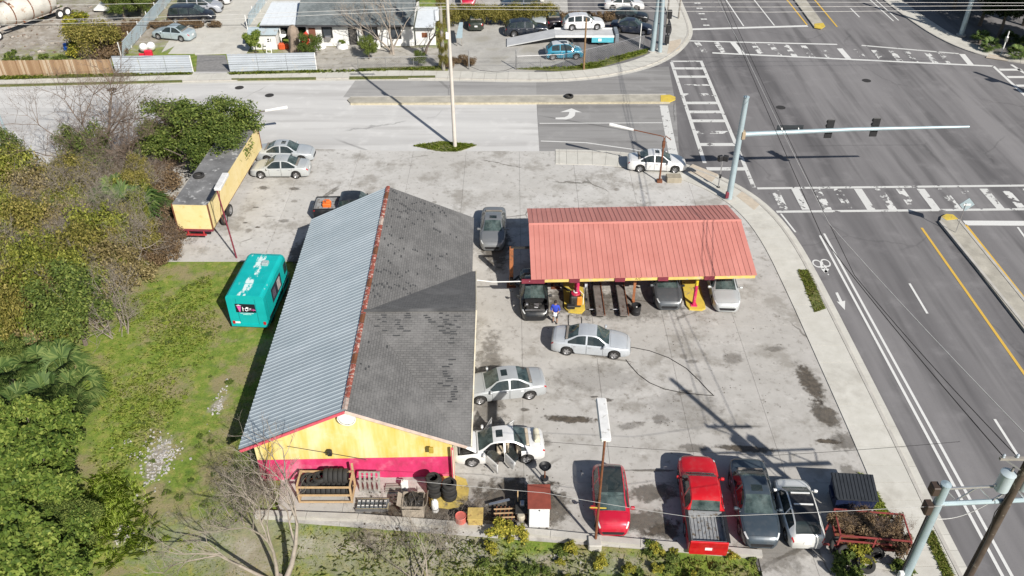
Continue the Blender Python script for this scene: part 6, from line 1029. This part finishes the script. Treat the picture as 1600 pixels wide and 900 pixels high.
# ---------------------------------------------------------------- plants
L_OLIVE = leaf_mat('olive_leaves', (.075, .078, .014), (.20, .185, .04), (.40, .33, .10)); L_MOSS = leaf_mat('mossy_leaves', (.06, .085, .012), (.19, .21, .032), (.38, .38, .08)); L_TAN = leaf_mat('tan_leaves', (.10, .08, .032), (.25, .20, .085), (.46, .38, .19)); L_GREEN = leaf_mat('green_leaves', (.035, .062, .012), (.11, .155, .03), (.26, .30, .075)); L_BRIGHT = leaf_mat('bright_leaves', (.045, .085, .012), (.135, .20, .032), (.31, .36, .08)); L_DARK = leaf_mat('dark_leaves', (.012, .022, .007), (.03, .048, .014), (.065, .085, .028))
L_BROWN = leaf_mat('dry_leaves', (.10, .066, .036), (.20, .135, .075), (.32, .235, .14)); L_YEL = leaf_mat('yellow_leaves', (.11, .14, .018), (.28, .27, .04), (.56, .47, .07)); L_PALM = leaf_mat('palm_fronds', (.03, .062, .014), (.075, .125, .03), (.19, .235, .07), .12); L_GRASS = leaf_mat('grass_blades', (.12, .19, .026), (.25, .31, .05), (.50, .42, .18), .45); L_LUSH = leaf_mat('lush_grass_blades', (.17, .25, .03), (.33, .41, .06), (.52, .55, .14), .45)
BARK = M('bark', (.16, .13, .105), .95, var=.4, scale=4); GBARK = M('grey_bark', (.33, .285, .24), .95, var=.3, scale=4); BBARK = M('brown_twigs', (.20, .15, .115), .95, var=.3, scale=4)
def leaves(n, clumps, size, seed, flat_=1.05, shell=.55):
    g = np.random.default_rng(seed); c = np.array(clumps); w = c[:, 3]**2; idx = g.choice(len(c), n, p=w/w.sum()); d = g.normal(size=(n, 3)); d /= np.linalg.norm(d, axis=1)[:, None]; rad = (shell+(1-shell)*g.random(n))**1.0*c[idx, 3]*(1+.15*g.normal(size=n))
    ctr = c[idx, :3]+d*rad[:, None]*np.array([1, 1, .8]); nrm = d*.6+g.normal(size=(n, 3))*.7+np.array([0, 0, flat_]); nrm /= np.linalg.norm(nrm, axis=1)[:, None]
    a = np.cross(nrm, g.normal(size=(n, 3))); a /= np.linalg.norm(a, axis=1)[:, None]; b = np.cross(nrm, a); s = size*(.6+.8*g.random(n))[:, None]
    V = np.stack([ctr-a*s, ctr+b*s*.5, ctr+a*s, ctr-b*s*.5], axis=1).reshape(-1, 3); F = np.arange(4*n).reshape(-1, 4); return V, F
def crown_mesh(name, mat, n, rx, rz, nc, size, seed, h0=0.0, shell=.5):
    g = random.Random(seed); cl = []
    for _ in range(nc):
        a, r_ = g.uniform(0, 6.28), rx*math.sqrt(g.random())*.75; z = h0+rz*(.35+.75*g.random())*(1-.35*(r_/rx)**2); cl.append((r_*math.cos(a), r_*math.sin(a), z, rx*g.uniform(.20, .36)))
    V, F = leaves(n, cl, size, seed, shell=shell); V[:, 2] = np.maximum(V[:, 2], .02); return np_mesh(name, V, F, mat), cl
def twig_mesh(name, mat, seed, h, spread, depth, r0, kids=3, up=.5, nstem=1, seglen=.42, lean=None):
    g = random.Random(seed); V, F = [], []
    def seg(a, b, ra, rb, n=3):
        d = (b-a).normalized(); x = d.cross(Vector((.3, .5, .8))).normalized(); y = d.cross(x); o = len(V)
        for p, r_ in ((a, ra), (b, rb)):
            for k in range(n): t = 2*math.pi*k/n; V.append(p+(x*math.cos(t)+y*math.sin(t))*r_)
        F.extend([(o+k, o+(k+1) % n, o+n+(k+1) % n, o+n+k) for k in range(n)])
    def grow(p, d, ln, r_, lv):
        k = 3; q = p
        for i in range(k):
            d = (d+Vector((g.uniform(-1, 1), g.uniform(-1, 1), g.uniform(-.6, .8)))*.22).normalized(); e = q+d*ln/k; seg(q, e, r_*(1-.18*i), r_*(1-.18*(i+1)), 5 if lv == depth else 3); q = e
            if lv > 0 and i:
                for _ in range(1 if i < 2 else kids):
                    s_ = Vector((g.uniform(-1, 1), g.uniform(-1, 1), g.uniform(-.5, .9))).normalized(); grow(q, (d*up+s_*spread).normalized(), ln*g.uniform(.5, .78), r_*.52, lv-1)
    for s_ in range(nstem):
        d0 = Vector((g.uniform(-1, 1)*(.15 if nstem == 1 else .7), g.uniform(-1, 1)*(.15 if nstem == 1 else .7), 1)); d0 = (d0+Vector(lean or (0, 0, 0))).normalized(); grow(Vector((g.uniform(-.1, .1)*nstem, g.uniform(-.1, .1)*nstem, 0)), d0, h*seglen, r0*(1 if s_ == 0 else .7), depth)
    return np_mesh(name, [tuple(v) for v in V], F, mat)
def trunk_mesh(name, clumps, r, seed, mat=None):
    m_ = MB(); g = random.Random(seed); top_ = min(c[2] for c in clumps)*.9+.2; m_.tube([(0, 0, -.1), (g.uniform(-.1, .1), g.uniform(-.1, .1), top_*.6), (0, 0, top_)], [r, r*.8, r*.6], 7)
    for c in clumps[:7]: m_.tube([(0, 0, top_*.85), (c[0]*.5, c[1]*.5, (top_+c[2])/2), (c[0], c[1], c[2])], [r*.5, r*.35, r*.12], 5)
    return m_.mesh(name, mat or BARK)
VAR = {}
def variants(key, mat, k, n, rx, rz, nc, size, h0, tr, shell=.5): VAR[key] = [(crown_mesh('crown', mat, n, rx, rz, nc, size, 100*len(VAR)+i, h0, shell)) for i in range(k)]; VAR[key] = [(cm, trunk_mesh('trunk', cl, tr, i)) for i, (cm, cl) in enumerate(VAR[key])]
variants('olive', L_OLIVE, 4, 7000, 2.2, 1.9, 30, .075, .3, .08, .3); variants('moss', L_MOSS, 3, 6500, 2.1, 1.7, 30, .08, .3, .08, .3); variants('tan', L_TAN, 3, 3800, 2.0, 1.5, 24, .075, .3, .08, .35); variants('green', L_GREEN, 3, 10000, 2.4, 3.2, 30, .085, .8, .14, .35); variants('bright', L_BRIGHT, 4, 4200, 1.6, 2.3, 15, .105, .3, .07, .6); variants('dark', L_DARK, 3, 8000, 3.0, 5.0, 36, .17, 1.6, .22)
variants('brown', L_BROWN, 3, 4200, 1.9, 1.4, 24, .075, .2, .06); variants('yellow', L_YEL, 3, 1500, .8, .75, 14, .075, .1, .03, .3); variants('weed', L_GREEN, 3, 1400, .8, .55, 14, .075, .05, .03, .3); variants('weed_lime', L_LUSH, 2, 1200, .8, .5, 14, .06, .05, .03, .3); variants('vine', L_BROWN, 2, 3000, 1.5, .9, 20, .09, .1, .04)
TW = [twig_mesh('twigs', GBARK, 40+i, 2.9, .95, 4, .04, 3, .5, 7) for i in range(3)]; TWB = [twig_mesh('twigs', BBARK, 50+i, 2.6, .95, 4, .045, 3, .4, 5) for i in range(3)]
pr2 = random.Random(21)
def plant(name, label, cat_, key, px, py, s, group=None, sz=None, z=-.04, shift=None):
    p = at(px, py); cm, tm = pr2.choice(VAR[key]); t = thing(name, label, cat_, (p.x, p.y, z), pr2.uniform(0, 6.28), group); t.scale = (s, s, sz or s); put('trunk', tm, t); o = put('crown', cm, t)
    if shift: t.rotation_euler = (0, 0, 0); o.location = shift; o.rotation_euler = (0, 0, pr2.uniform(0, 6))
    return t
def scrub(name, label, me_list, px, py, s, group=None, mat=None, sz=None):
    p = at(px, py); t = thing(name, label, 'shrub', (p.x, p.y, -.04), pr2.uniform(0, 6.28), group); t.scale = (s, s, sz or s*.8); put('branches', pr2.choice(me_list), t); return t
def fan_palm(seed, nleaf, R_, stem):
    g = random.Random(seed); V, F = [], []
    for i in range(nleaf):
        a = i*2.4+g.uniform(-.3, .3); el = g.uniform(-.25, 1.15); d = Vector((math.cos(a)*math.cos(el), math.sin(a)*math.cos(el), math.sin(el))); s_ = d.cross(Vector((0, 0, 1))).normalized(); n_ = s_.cross(d); b = Vector((0, 0, stem)); c = b+d*R_*.55
        o = len(V); V += [b+s_*.02, b-s_*.02, c-s_*.02, c+s_*.02]; F.append((o, o+1, o+2, o+3))
        for k in range(21):
            t = (k-10)/10*1.9; e = (d*math.cos(t)+s_*math.sin(t)).normalized(); w = s_*math.cos(t)-d*math.sin(t); ln = R_*.62*(1-.25*abs(t)/1.9)*g.uniform(.85, 1.1); m_ = c+e*ln*.6+n_*.04; tip = c+e*ln+Vector((0, 0, -ln*.28))
            o = len(V); V += [c, m_+w*.032*R_, tip, m_-w*.032*R_]; F.append((o, o+1, o+2, o+3))
    return np_mesh('fronds', [tuple(v) for v in V], F, L_PALM)
PALMS = [fan_palm(i, 20+4*i, 1.35, .7) for i in range(3)]; PSTEM = MB().tube([(0, 0, -.1), (0, 0, .35), (0, 0, .72)], [.16, .18, .1], 8).mesh('stem', BARK)
def palm(label, px, py, s, group=None):
    p = at(px, py); t = thing('fan_palm', label, 'palm', (p.x, p.y, -.04), pr2.uniform(0, 6.28), group); t.scale = (s,)*3; put('stem', PSTEM, t); put('fronds', pr2.choice(PALMS), t)
YL = 'low weed clump in the grass yard left of the workshop'
for _ in range(70):
    y = pr2.uniform(430, 860); plant('yard_weed', YL, 'weed', pr2.choice(('weed', 'weed', 'weed_lime')), pr2.uniform(250-(y-430)*.25 if y < 650 else 190, 350 if y < 560 else 370), y, pr2.uniform(.14, .34), 'low weeds in the grass yard', .16)
# the brush on the left of the workshop
OG = 'olive shrubs in the brush left of the trailer'
def zone(n, x0, x1, y0, y1, f): 
    for _ in range(n):
        f(pr2.uniform(x0, x1), pr2.uniform(y0, y1))
OLL = 'olive green shrub in the tangled brush left of the lot'
for y in range(286, 548, 26):
    for x in range(-30, 275, 58):
        lim = 262 if y < 420 else 250-(y-420)*.62
        if x+22 < lim and not (140 < x < 275 and 300 < y < 395): (lambda kk: lambda *a: plant('shrub', {'olive': OLL, 'green': 'deep green shrub in the tangled brush left of the lot', 'moss': 'yellow green shrub in the tangled brush left of the lot', 'tan': 'tan dry leaved shrub in the tangled brush left of the lot'}[kk], 'shrub', kk, *a[:3], {'olive': 'olive', 'green': 'deep green', 'moss': 'yellow green', 'tan': 'tan'}[kk]+' shrubs in the brush left of the trailer', a[4]))(pr2.choice(('olive', 'moss', 'tan', 'moss', 'green', 'moss', 'tan')))(x+pr2.uniform(-18, 18), y+pr2.uniform(-12, 12), pr2.uniform(.6, 1.1), OG, (pr2.uniform(.8, 1.3) if y < 340 else pr2.uniform(.8, 2.1)))
TLL = 'grey leafless scrub tangled in the brush left of the lot'
for _ in range(28):
    y = pr2.uniform(290, 520); q_ = pr2.uniform(.8, 1.4); scrub('dead_scrub', TLL, TW, pr2.uniform(-20, 235 if y < 430 else 200), y, q_, 'leafless scrub in the brush', None, q_*1.35)
for _ in range(34):
    y = pr2.uniform(300, 530); kk = pr2.choice(('moss', 'olive', 'moss')); plant('shrub', {'olive': OLL, 'moss': 'yellow green shrub in the tangled brush left of the lot'}[kk], 'shrub', kk, pr2.uniform(-15, 235 if y < 430 else 200-(y-430)*.6), y, pr2.uniform(.4, .75), {'olive': 'olive', 'moss': 'yellow green'}[kk]+' shrubs in the brush left of the trailer', pr2.uniform(.7, 1.5))
for x, y, kk in ((-10, 330, 'olive'), (35, 315, 'moss'), (80, 330, 'tan'), (125, 318, 'olive'), (10, 390, 'moss'), (65, 400, 'olive'), (120, 385, 'tan'), (165, 410, 'moss'), (20, 455, 'tan'), (80, 460, 'moss'), (140, 455, 'olive'), (190, 452, 'tan'), (-5, 515, 'olive'), (50, 520, 'moss'), (110, 515, 'tan'), (150, 500, 'moss')): plant('brush_tree', {'olive': 'tall olive crowned tree standing out of the left brush', 'moss': 'tall yellow green crowned tree standing out of the left brush', 'tan': 'tall tan crowned tree standing out of the left brush'}[kk], 'tree', kk, x, y, pr2.uniform(.95, 1.2), 'tall '+kk+' trees in the left brush', pr2.uniform(1.6, 2.1))
BL = 'brown dry bush between the trailer and the brush'
for x, y in ((205, 250), (235, 245), (262, 262), (225, 285), (255, 300), (262, 335), (240, 360), (268, 375), (250, 330), (190, 268), (232, 395), (255, 405)): plant('dry_bush', BL, 'shrub', 'brown', x, y, pr2.uniform(.7, 1.0), 'brown dry bushes by the trailer'); 
for x, y in ((210, 262), (240, 270), (262, 290), (250, 352), (225, 240), (180, 245), (265, 390), (130, 235), (100, 238)): scrub('brown_scrub', 'brown leafless scrub between the trailer and the brush', TWB, x, y, pr2.uniform(.9, 1.3), 'brown leafless scrub by the trailer')
DL = 'dark green shrub low in the brush left of the lot'
for x, y in ((30, 330), (85, 360), (140, 310), (20, 420), (110, 400), (60, 470), (15, 520), (90, 520), (20, 580), (170, 400)): plant('dark_shrub', DL, 'shrub', 'green', x, y, pr2.uniform(.45, .62), 'dark green shrubs in the brush')
def bare_tree(lab, px, py, seed, h, mat, depth=5, spread=.8, r=.14, kids=2, nstem=2, up=.75, lean=None, s=1.0):
    p = at(px, py); t = thing('bare_tree', lab, 'tree', (p.x, p.y, -.04)); put('branches', twig_mesh('branches', mat, seed, h, spread, depth, r, kids, up, nstem, .36, lean), t); MB().tube([(0, 0, -.1), (0, 0, .25)], [r*1.3, r*1.1], 8).build('trunk', mat, t); t.scale = (s,)*3; return t
bare_tree('leafless brown tree spreading over the pale side road', 148, 262, 5, 10.5, BBARK, 5, .85, .15, 3, 5, .8); bare_tree('leafless grey tree against the dark green tree by the trailer', 238, 285, 9, 7.5, BBARK, 5, .8, .12, 3, 4)
bare_tree('pale leafless fallen tree sprawled over the brush edge', 120, 470, 14, 6.0, GBARK, 5, .95, .10, 2, 4, .6, (.9, -.1, 0)); bare_tree('pale leafless branchy tree in the middle of the brush', 30, 470, 31, 5.0, GBARK, 5, .9, .1, 2, 3, .6)
bare_tree('tall pale leafless tree at the bottom edge left of the end wall', 437, 905, 23, 8.2, GBARK, 5, .55, .15, 2, 3, .9, (-.16, .10, 0)); bare_tree('slim pale leafless sapling at the bottom edge below the tyre stacks', 655, 905, 27, 4.6, GBARK, 5, .6, .05, 2, 4, .9)
for x, y in ((395, 745), (380, 780), (405, 800), (360, 820), (420, 770)): scrub('dead_scrub', 'grey leafless scrub at the near left corner of the workshop', TW, x, y, pr2.uniform(.7, 1.0), 'leafless scrub at the workshop corner')
for x, y in ((590, 860), (640, 850), (700, 850), (690, 835), (735, 805)): scrub('dead_scrub', 'grey leafless scrub below the low wall', TW, x, y, pr2.uniform(.35, .6), 'leafless scrub below the low wall')
for k, (x, y, s) in enumerate(((314, 284, 1.15), (334, 258, 1.3), (270, 265, 1.15), (328, 240, 1.1), (296, 250, 1.45))): plant('dense_tree', ['dense green tree, middle one leaning over the yellow trailer', 'dense green tree overhanging the yellow trailer roof', 'dense green tree at the road edge of the brush', 'dense green tree nearest the parked silver sedans', 'tallest dense green tree between the road and the trailer'][k], 'tree', 'green', x, y, s, None, s*.86, -.04, (0, 0, 0) if k in (2, 4) else (1.35, .2, .35))
for k, (x, y, s) in enumerate(((212, 360, 1.9), (192, 335, 1.6), (238, 350, 1.4))): palm(['large fan palm in front of the dry bushes', 'fan palm left behind the large one', 'fan palm half hidden among the dry bushes'][k], x, y, s)
PL = 'low fan palm in the clump at the left edge'
for x, y, s in ((25, 610, 1.2), (65, 590, 1.1), (105, 600, 1.25), (85, 640, 1.2), (130, 625, 1.1), (45, 650, 1.1), (15, 570, 1.0), (120, 655, .95), (60, 560, .9), (95, 570, .9)): palm(PL, x, y, s, 'fan palms at the left edge')
BR = 'bright green broadleaf bush at the bottom left'
for x, y, s in ((60, 700, 1.0), (105, 690, .9), (35, 745, 1.2), (80, 760, 1.2), (25, 800, 1.2), (110, 735, .8), (60, 830, 1.2), (15, 700, 1.0), (100, 810, .9), (15, 870, 1.2), (70, 890, 1.1), (120, 870, .8), (35, 930, 1.2), (120, 930, 1.0)): plant('leafy_bush', BR, 'shrub', 'bright', x, y, s, 'bright leafy bushes at the bottom left')
for x, y in ((0, 680), (-10, 760), (45, 780), (95, 850), (0, 840), (140, 840)): plant('dark_shrub', 'dark green shrub between the bright bushes at the bottom left', 'shrub', 'green', x, y, .5, 'dark shrubs at the bottom left')
# weeds along the low wall and by the street corner
for x in range(755, 1190, 17):
    for y0 in (858, 884, 912):
        if pr2.random() < .42: k_ = pr2.random() < .4; plant('weed' if not k_ else 'yellow_weed', 'green weed in the strip below the low wall' if not k_ else 'yellow leaved weed in the strip below the low wall', 'weed', 'yellow' if k_ else 'weed', x+pr2.uniform(-8, 8), y0+(x-755)*.028+pr2.uniform(-7, 7), pr2.uniform(.3, .62), 'green weeds below the low wall' if not k_ else 'yellow weeds below the low wall')
plant('yellow_shrub', 'yellow green shrub by the open crate of scrap', 'shrub', 'yellow', 783, 838, 1.0); plant('yellow_shrub', 'yellow green shrub below the small cabinet bench', 'shrub', 'yellow', 808, 842, .7); plant('yellow_shrub', 'yellow vine climbing the red cage trailer', 'shrub', 'yellow', 1340, 876, .9); plant('weed', 'green weed among the tyres below the cage trailer', 'weed', 'weed', 1325, 893, 1.1); plant('weed', 'green weed at the foot of the near steel pole', 'weed', 'weed', 1405, 895, .8)
for i, (x, y, z) in enumerate(((-1.0, .25, .5), (-.2, .4, .5), (.6, .3, .5), (1.15, .1, .5), (.2, -.15, .5), (-.5, .1, .55), (.9, -.3, .5))): o = put('dry_brush', TWB[i % 3] if i % 2 else twig_mesh('dry_brush', M('dark_twigs', (.07, .045, .045), .95), 70+i, 2.0, 1.0, 4, .03, 3, .3, 6), bt, (x, y, z), i*1.3); o.scale = (.62, .5, .46)
for i, (x, y, z) in enumerate(((-1.0, .3, .6), (.0, .4, .6), (.9, .2, .6), (-.3, -.2, .5), (1.2, -.4, .5))): o = put('dry_leaf_mass', VAR['vine'][i % 2][0], bt, (x, y, z), i*2.0); o.scale = (.62, .42, .62)
# yard plants across the road
for x, y, s, key, lab in ((125, 90, 1.0, 'yellow', 'yellow green vine heap, nearest the wooden fence'), (135, 70, 1.3, 'yellow', 'yellow green vine heap in the middle of the dirt yard'), (150, 88, 1.4, 'olive', 'olive bush beside the wooden fence end'), (120, 48, 1.5, 'yellow', 'yellow green vine heap farthest in the dirt yard')): plant('vine_heap', lab, 'shrub', key, x, y, s*(1.6 if key == 'yellow' else 1))
VB = 'brown vine covered bush behind the metal fence'
for x, y in ((165, 75), (178, 58), (192, 66), (205, 50), (222, 45), (240, 43), (262, 41.5), (285, 41), (310, 42), (335, 44), (160, 92), (180, 86), (175, 72), (200, 62)): plant('vine_bush', VB, 'shrub', 'vine', x, y, pr2.uniform(.85, 1.25) if x < 215 else .62, 'brown vine bushes across the far yard')
for x, y in ((215, 18), (235, 12), (250, 4), (225, 30), (195, 32), (180, 14), (262, -8), (205, 5)): plant('shrub', 'green shrub along the far left metal fence', 'shrub', pr2.choice(('green', 'olive')), x, y, .75, 'shrubs along the far left metal fence')
for x in range(712, 952, 13): plant('hedge_bush', 'shaggy olive bush in the long hedge between the car yards', 'shrub', pr2.choice(('olive', 'olive', 'vine')), x+pr2.uniform(-4, 4), 41-(x-712)*.035, pr2.uniform(.62, .82), 'long hedge between the car yards', pr2.uniform(.75, 1.0))
for x, y, s, lab in ((400, 84, .7, 'leafy sapling before the small shed'), (487, 92, .62, 'leafy shrub at the end of the white fence'), (577, 92, .55, 'round green shrub in the house yard'), (655, 103, .35, 'small green shrub by the chain link fence'), (535, 74, .3, 'small shrub by the house door')): plant('shrub', lab, 'shrub', 'bright' if y < 90 else 'green', x, y, s, None, s*1.3 if x == 400 else s)
bare_tree('leafless tree in front of the house roof, left one', 612, 84, 61, 8.5, GBARK, 5, .7, .16, 2, 3, .85); bare_tree('leafless dark tree leaning before the porch roof', 663, 84, 67, 6.5, BARK, 4, .6, .16, 2, 1, .9, (.25, 0, 0)); bare_tree('leafless tree nearest the house door', 575, 80, 71, 7.0, GBARK, 5, .75, .12, 2, 2, .85)
for i, z in enumerate((.5, 1.6, 2.8, 4.0, 6.2, 7.6, 9.0)): o = put('vine', VAR['olive'][i % 4][0], VINEPOLE, (0, 0, z-.4), i*1.7); o.scale = (.28, .28, .62)
for x, y in ((705, 100), (722, 98), (735, 102), (700, 107)): plant('dry_bush', 'brown dry bush at the foot of the vine pole', 'shrub', 'brown', x, y, .45, 'dry bushes at the vine pole')
# dark trees in the top right corner
for k, (x, y, s) in enumerate(((1558, 62, .9), (1600, 78, 1.0), (1530, 40, 1.0), (1490, 12, 1.1), (1645, 85, 1.2), (1600, 40, 1.3), (1550, 15, 1.3), (1455, -12, 1.2), (1700, 95, 1.4), (1500, -25, 1.5))): plant('shade_tree', 'dark shady tree in the wood at the far right corner', 'tree', 'dark', x, y, s, 'shady trees at the far right corner')
for x, y in ((1545, 80), (1585, 92), (1598, 78), (1575, 68), (1530, 68)): palm('low fan palm under the dark trees at the far right', x, y, .8, 'fan palms at the far right corner')
# grass: blades as one mass per patch
def blades(name, label, n, poly, hgt, w, mat, seed, z=-.04, dens=None):
    g = np.random.default_rng(seed); P_ = np.array([at2(*p) for p in poly]); lo, hi = P_.min(0), P_.max(0); pts = g.random((n*3, 2))*(hi-lo)+lo; inside = np.zeros(len(pts), bool)
    for i in range(len(P_)):
        a, b = P_[i-1], P_[i]; c = ((a[1] > pts[:, 1]) != (b[1] > pts[:, 1])) & (pts[:, 0] < (b[0]-a[0])*(pts[:, 1]-a[1])/(b[1]-a[1]+1e-9)+a[0]); inside ^= c
    pts = pts[inside]; ph = np.sin(pts[:, 0]*1.3+seed)+np.sin(pts[:, 1]*.9+pts[:, 0]*.5)+np.sin(pts[:, 0]*3.1-pts[:, 1]*2.3)*.6; keep = g.random(len(pts)) < np.clip(.55+.3*ph, .06, 1); pts = pts[keep][:n]; m = len(pts); a = g.random(m)*6.28; h = hgt*(.2+.5*g.random(m)); ln = hgt*(.6+1.1*g.random(m)); d = np.stack([np.cos(a), np.sin(a), 0*a], 1); s = np.stack([-np.sin(a), np.cos(a), 0*a], 1)*w; b = np.concatenate([pts, np.full((m, 1), z)], 1); mid = b+d*(ln*.45)[:, None]; mid[:, 2] += h*.9; tip = b+d*ln[:, None]; tip[:, 2] += h*.8
    V = np.stack([b-s, b+s, mid+s*.7, tip, mid-s*.7], 1).reshape(-1, 3); F = np.arange(5*m).reshape(-1, 5); o = put(name, np_mesh(name, V, F, mat)); o['kind'] = 'stuff'; o['label'] = label; o['category'] = 'grass'; return o
YARD = [(262, 410), (360, 412), (375, 520), (430, 600), (400, 800), (420, 815), (700, 830), (1190, 878), (1190, 960), (-60, 960), (-60, 640), (110, 560), (190, 470)]
blades('short_grass', 'short patchy grass in the yard left of the workshop', 34000, YARD, .065, .013, L_GRASS, 1); blades('tall_grass', 'tall bright grass tufts at the bottom left', 1000, [(110, 770), (170, 735), (235, 770), (240, 860), (180, 890), (110, 870)], .42, .014, leaf_mat('lime_grass_blades', (.30, .42, .05), (.46, .58, .09), (.60, .66, .18), .5), 2); blades('lush_grass', 'lush green grass patches in the yard', 9000, [(190, 470), (330, 430), (340, 520), (280, 640), (180, 760), (140, 720), (150, 600)], .15, .012, L_LUSH, 3); blades('weedy_grass', 'weedy grass strip below the low wall', 3500, [(440, 825), (700, 838), (1190, 882), (1190, 950), (440, 950)], .2, .012, L_GRASS, 4)
blades('far_grass', 'grass in the triangle by the far corner', 5000, [(812, 108), (900, 105), (1014, 77), (1008, 84), (930, 108), (870, 110)], .22, .018, L_LUSH, 5, .1); blades('pole_grass', 'grass patch at the foot of the pale pole', 2500, [(648, 229), (690, 222), (743, 228), (714, 237), (690, 237)], .2, .015, L_LUSH, 6, .06); blades('fence_grass', 'grass strip under the far fences', 4000, [(0, 121), (300, 115), (300, 118), (0, 126)], .22, .016, L_LUSH, 7, .1); blades('fence_grass', 'grass strip under the white fence before the house', 2500, [(360, 115), (600, 110), (690, 106), (690, 110), (500, 115), (360, 118)], .25, .016, L_LUSH, 8, .1)
for i, v in enumerate((VERGES[0], VERGES[1], VERGES[2])): blades('verge_grass', ['dry grass in the sidewalk verge by the bike symbol', 'grass in the verge behind the dumpster', 'grass in the verge at the bottom right corner'][i], 2200, v[0], .13, .012, L_GRASS if i != 1 else L_LUSH, 10+i, .1)
# pale rubble in the yard
rb = random.Random(8); RUB = M('pale_rubble', (.46, .44, .42), .95, var=.35, scale=5, obj=False); m_ = MB()
for cx_, cy_, n_, sx2, sy2 in ((247, 700, 120, .55, .6), (245, 735, 110, .4, .7), (258, 715, 70, .4, .3), (340, 632, 60, .18, .7), (190, 835, 45, .25, .35), (193, 690, 8, .2, .2), (860, 872, 10, .8, .2), (700, 850, 20, 1.0, .3)):
    q = at(cx_, cy_)
    for _ in range(n_): s_ = rb.uniform(.03, .12); m_.box((q.x+rb.gauss(0, sx2), q.y+rb.gauss(0, sy2), -.01), (s_, s_*rb.uniform(.5, 1.1), s_*.5), rb.uniform(0, 3), rb.uniform(-.4, .4), rb.uniform(-.4, .4))
o = m_.build('rubble', RUB); o['kind'] = 'stuff'; o['label'] = 'pale broken rubble scattered in the grass yard'; o['category'] = 'rubble'
m_ = MB()
for _ in range(260):
    q = at(rb.uniform(-10, 200), rb.uniform(8, 104)); s_ = rb.uniform(.08, .55)**1.3; m_.box((q.x, q.y, .02), (s_*1.6, s_*rb.uniform(.2, 1.1), s_*.4), rb.uniform(0, 3), rb.uniform(-.3, .3), rb.uniform(-.3, .3))
o = m_.build('yard_debris', M('yard_debris', (.36, .33, .29), .9, var=.7, scale=.9, obj=False, dirt=(.14, .08, .05))); o['kind'] = 'stuff'; o['label'] = 'scattered debris over the dirt yard behind the wooden fence'; o['category'] = 'debris'
for x, y, s in ((20, 96, .7), (45, 98, .6), (70, 92, .5), (95, 96, .6), (60, 30, .6), (85, 18, .8), (20, 85, .4)): plant('yard_weed', 'green weed in the dirt yard behind the wooden fence', 'weed', 'weed', x, y, s*1.7, 'weeds in the dirt yard')
# litter and leaf crumbs on the lot
m_ = MB()
for _ in range(420):
    px, py = rb.uniform(640, 1230), rb.uniform(300, 860); q = at(px, py); s_ = rb.uniform(.02, .07); m_.box((q.x, q.y, LZ+.012), (s_, s_*rb.uniform(.3, 1), .01), rb.uniform(0, 3))
for _ in range(260):
    q = at(rb.uniform(560, 860), rb.uniform(770, 835)); s_ = rb.uniform(.03, .12); m_.box((q.x, q.y, LZ+.015), (s_, s_*rb.uniform(.3, 1), .02), rb.uniform(0, 3))
o = m_.build('litter', M('dark_litter', (.09, .07, .05), .9, var=.6, scale=8, obj=False)); o['kind'] = 'stuff'; o['label'] = 'small dark litter scattered over the lot'; o['category'] = 'litter'
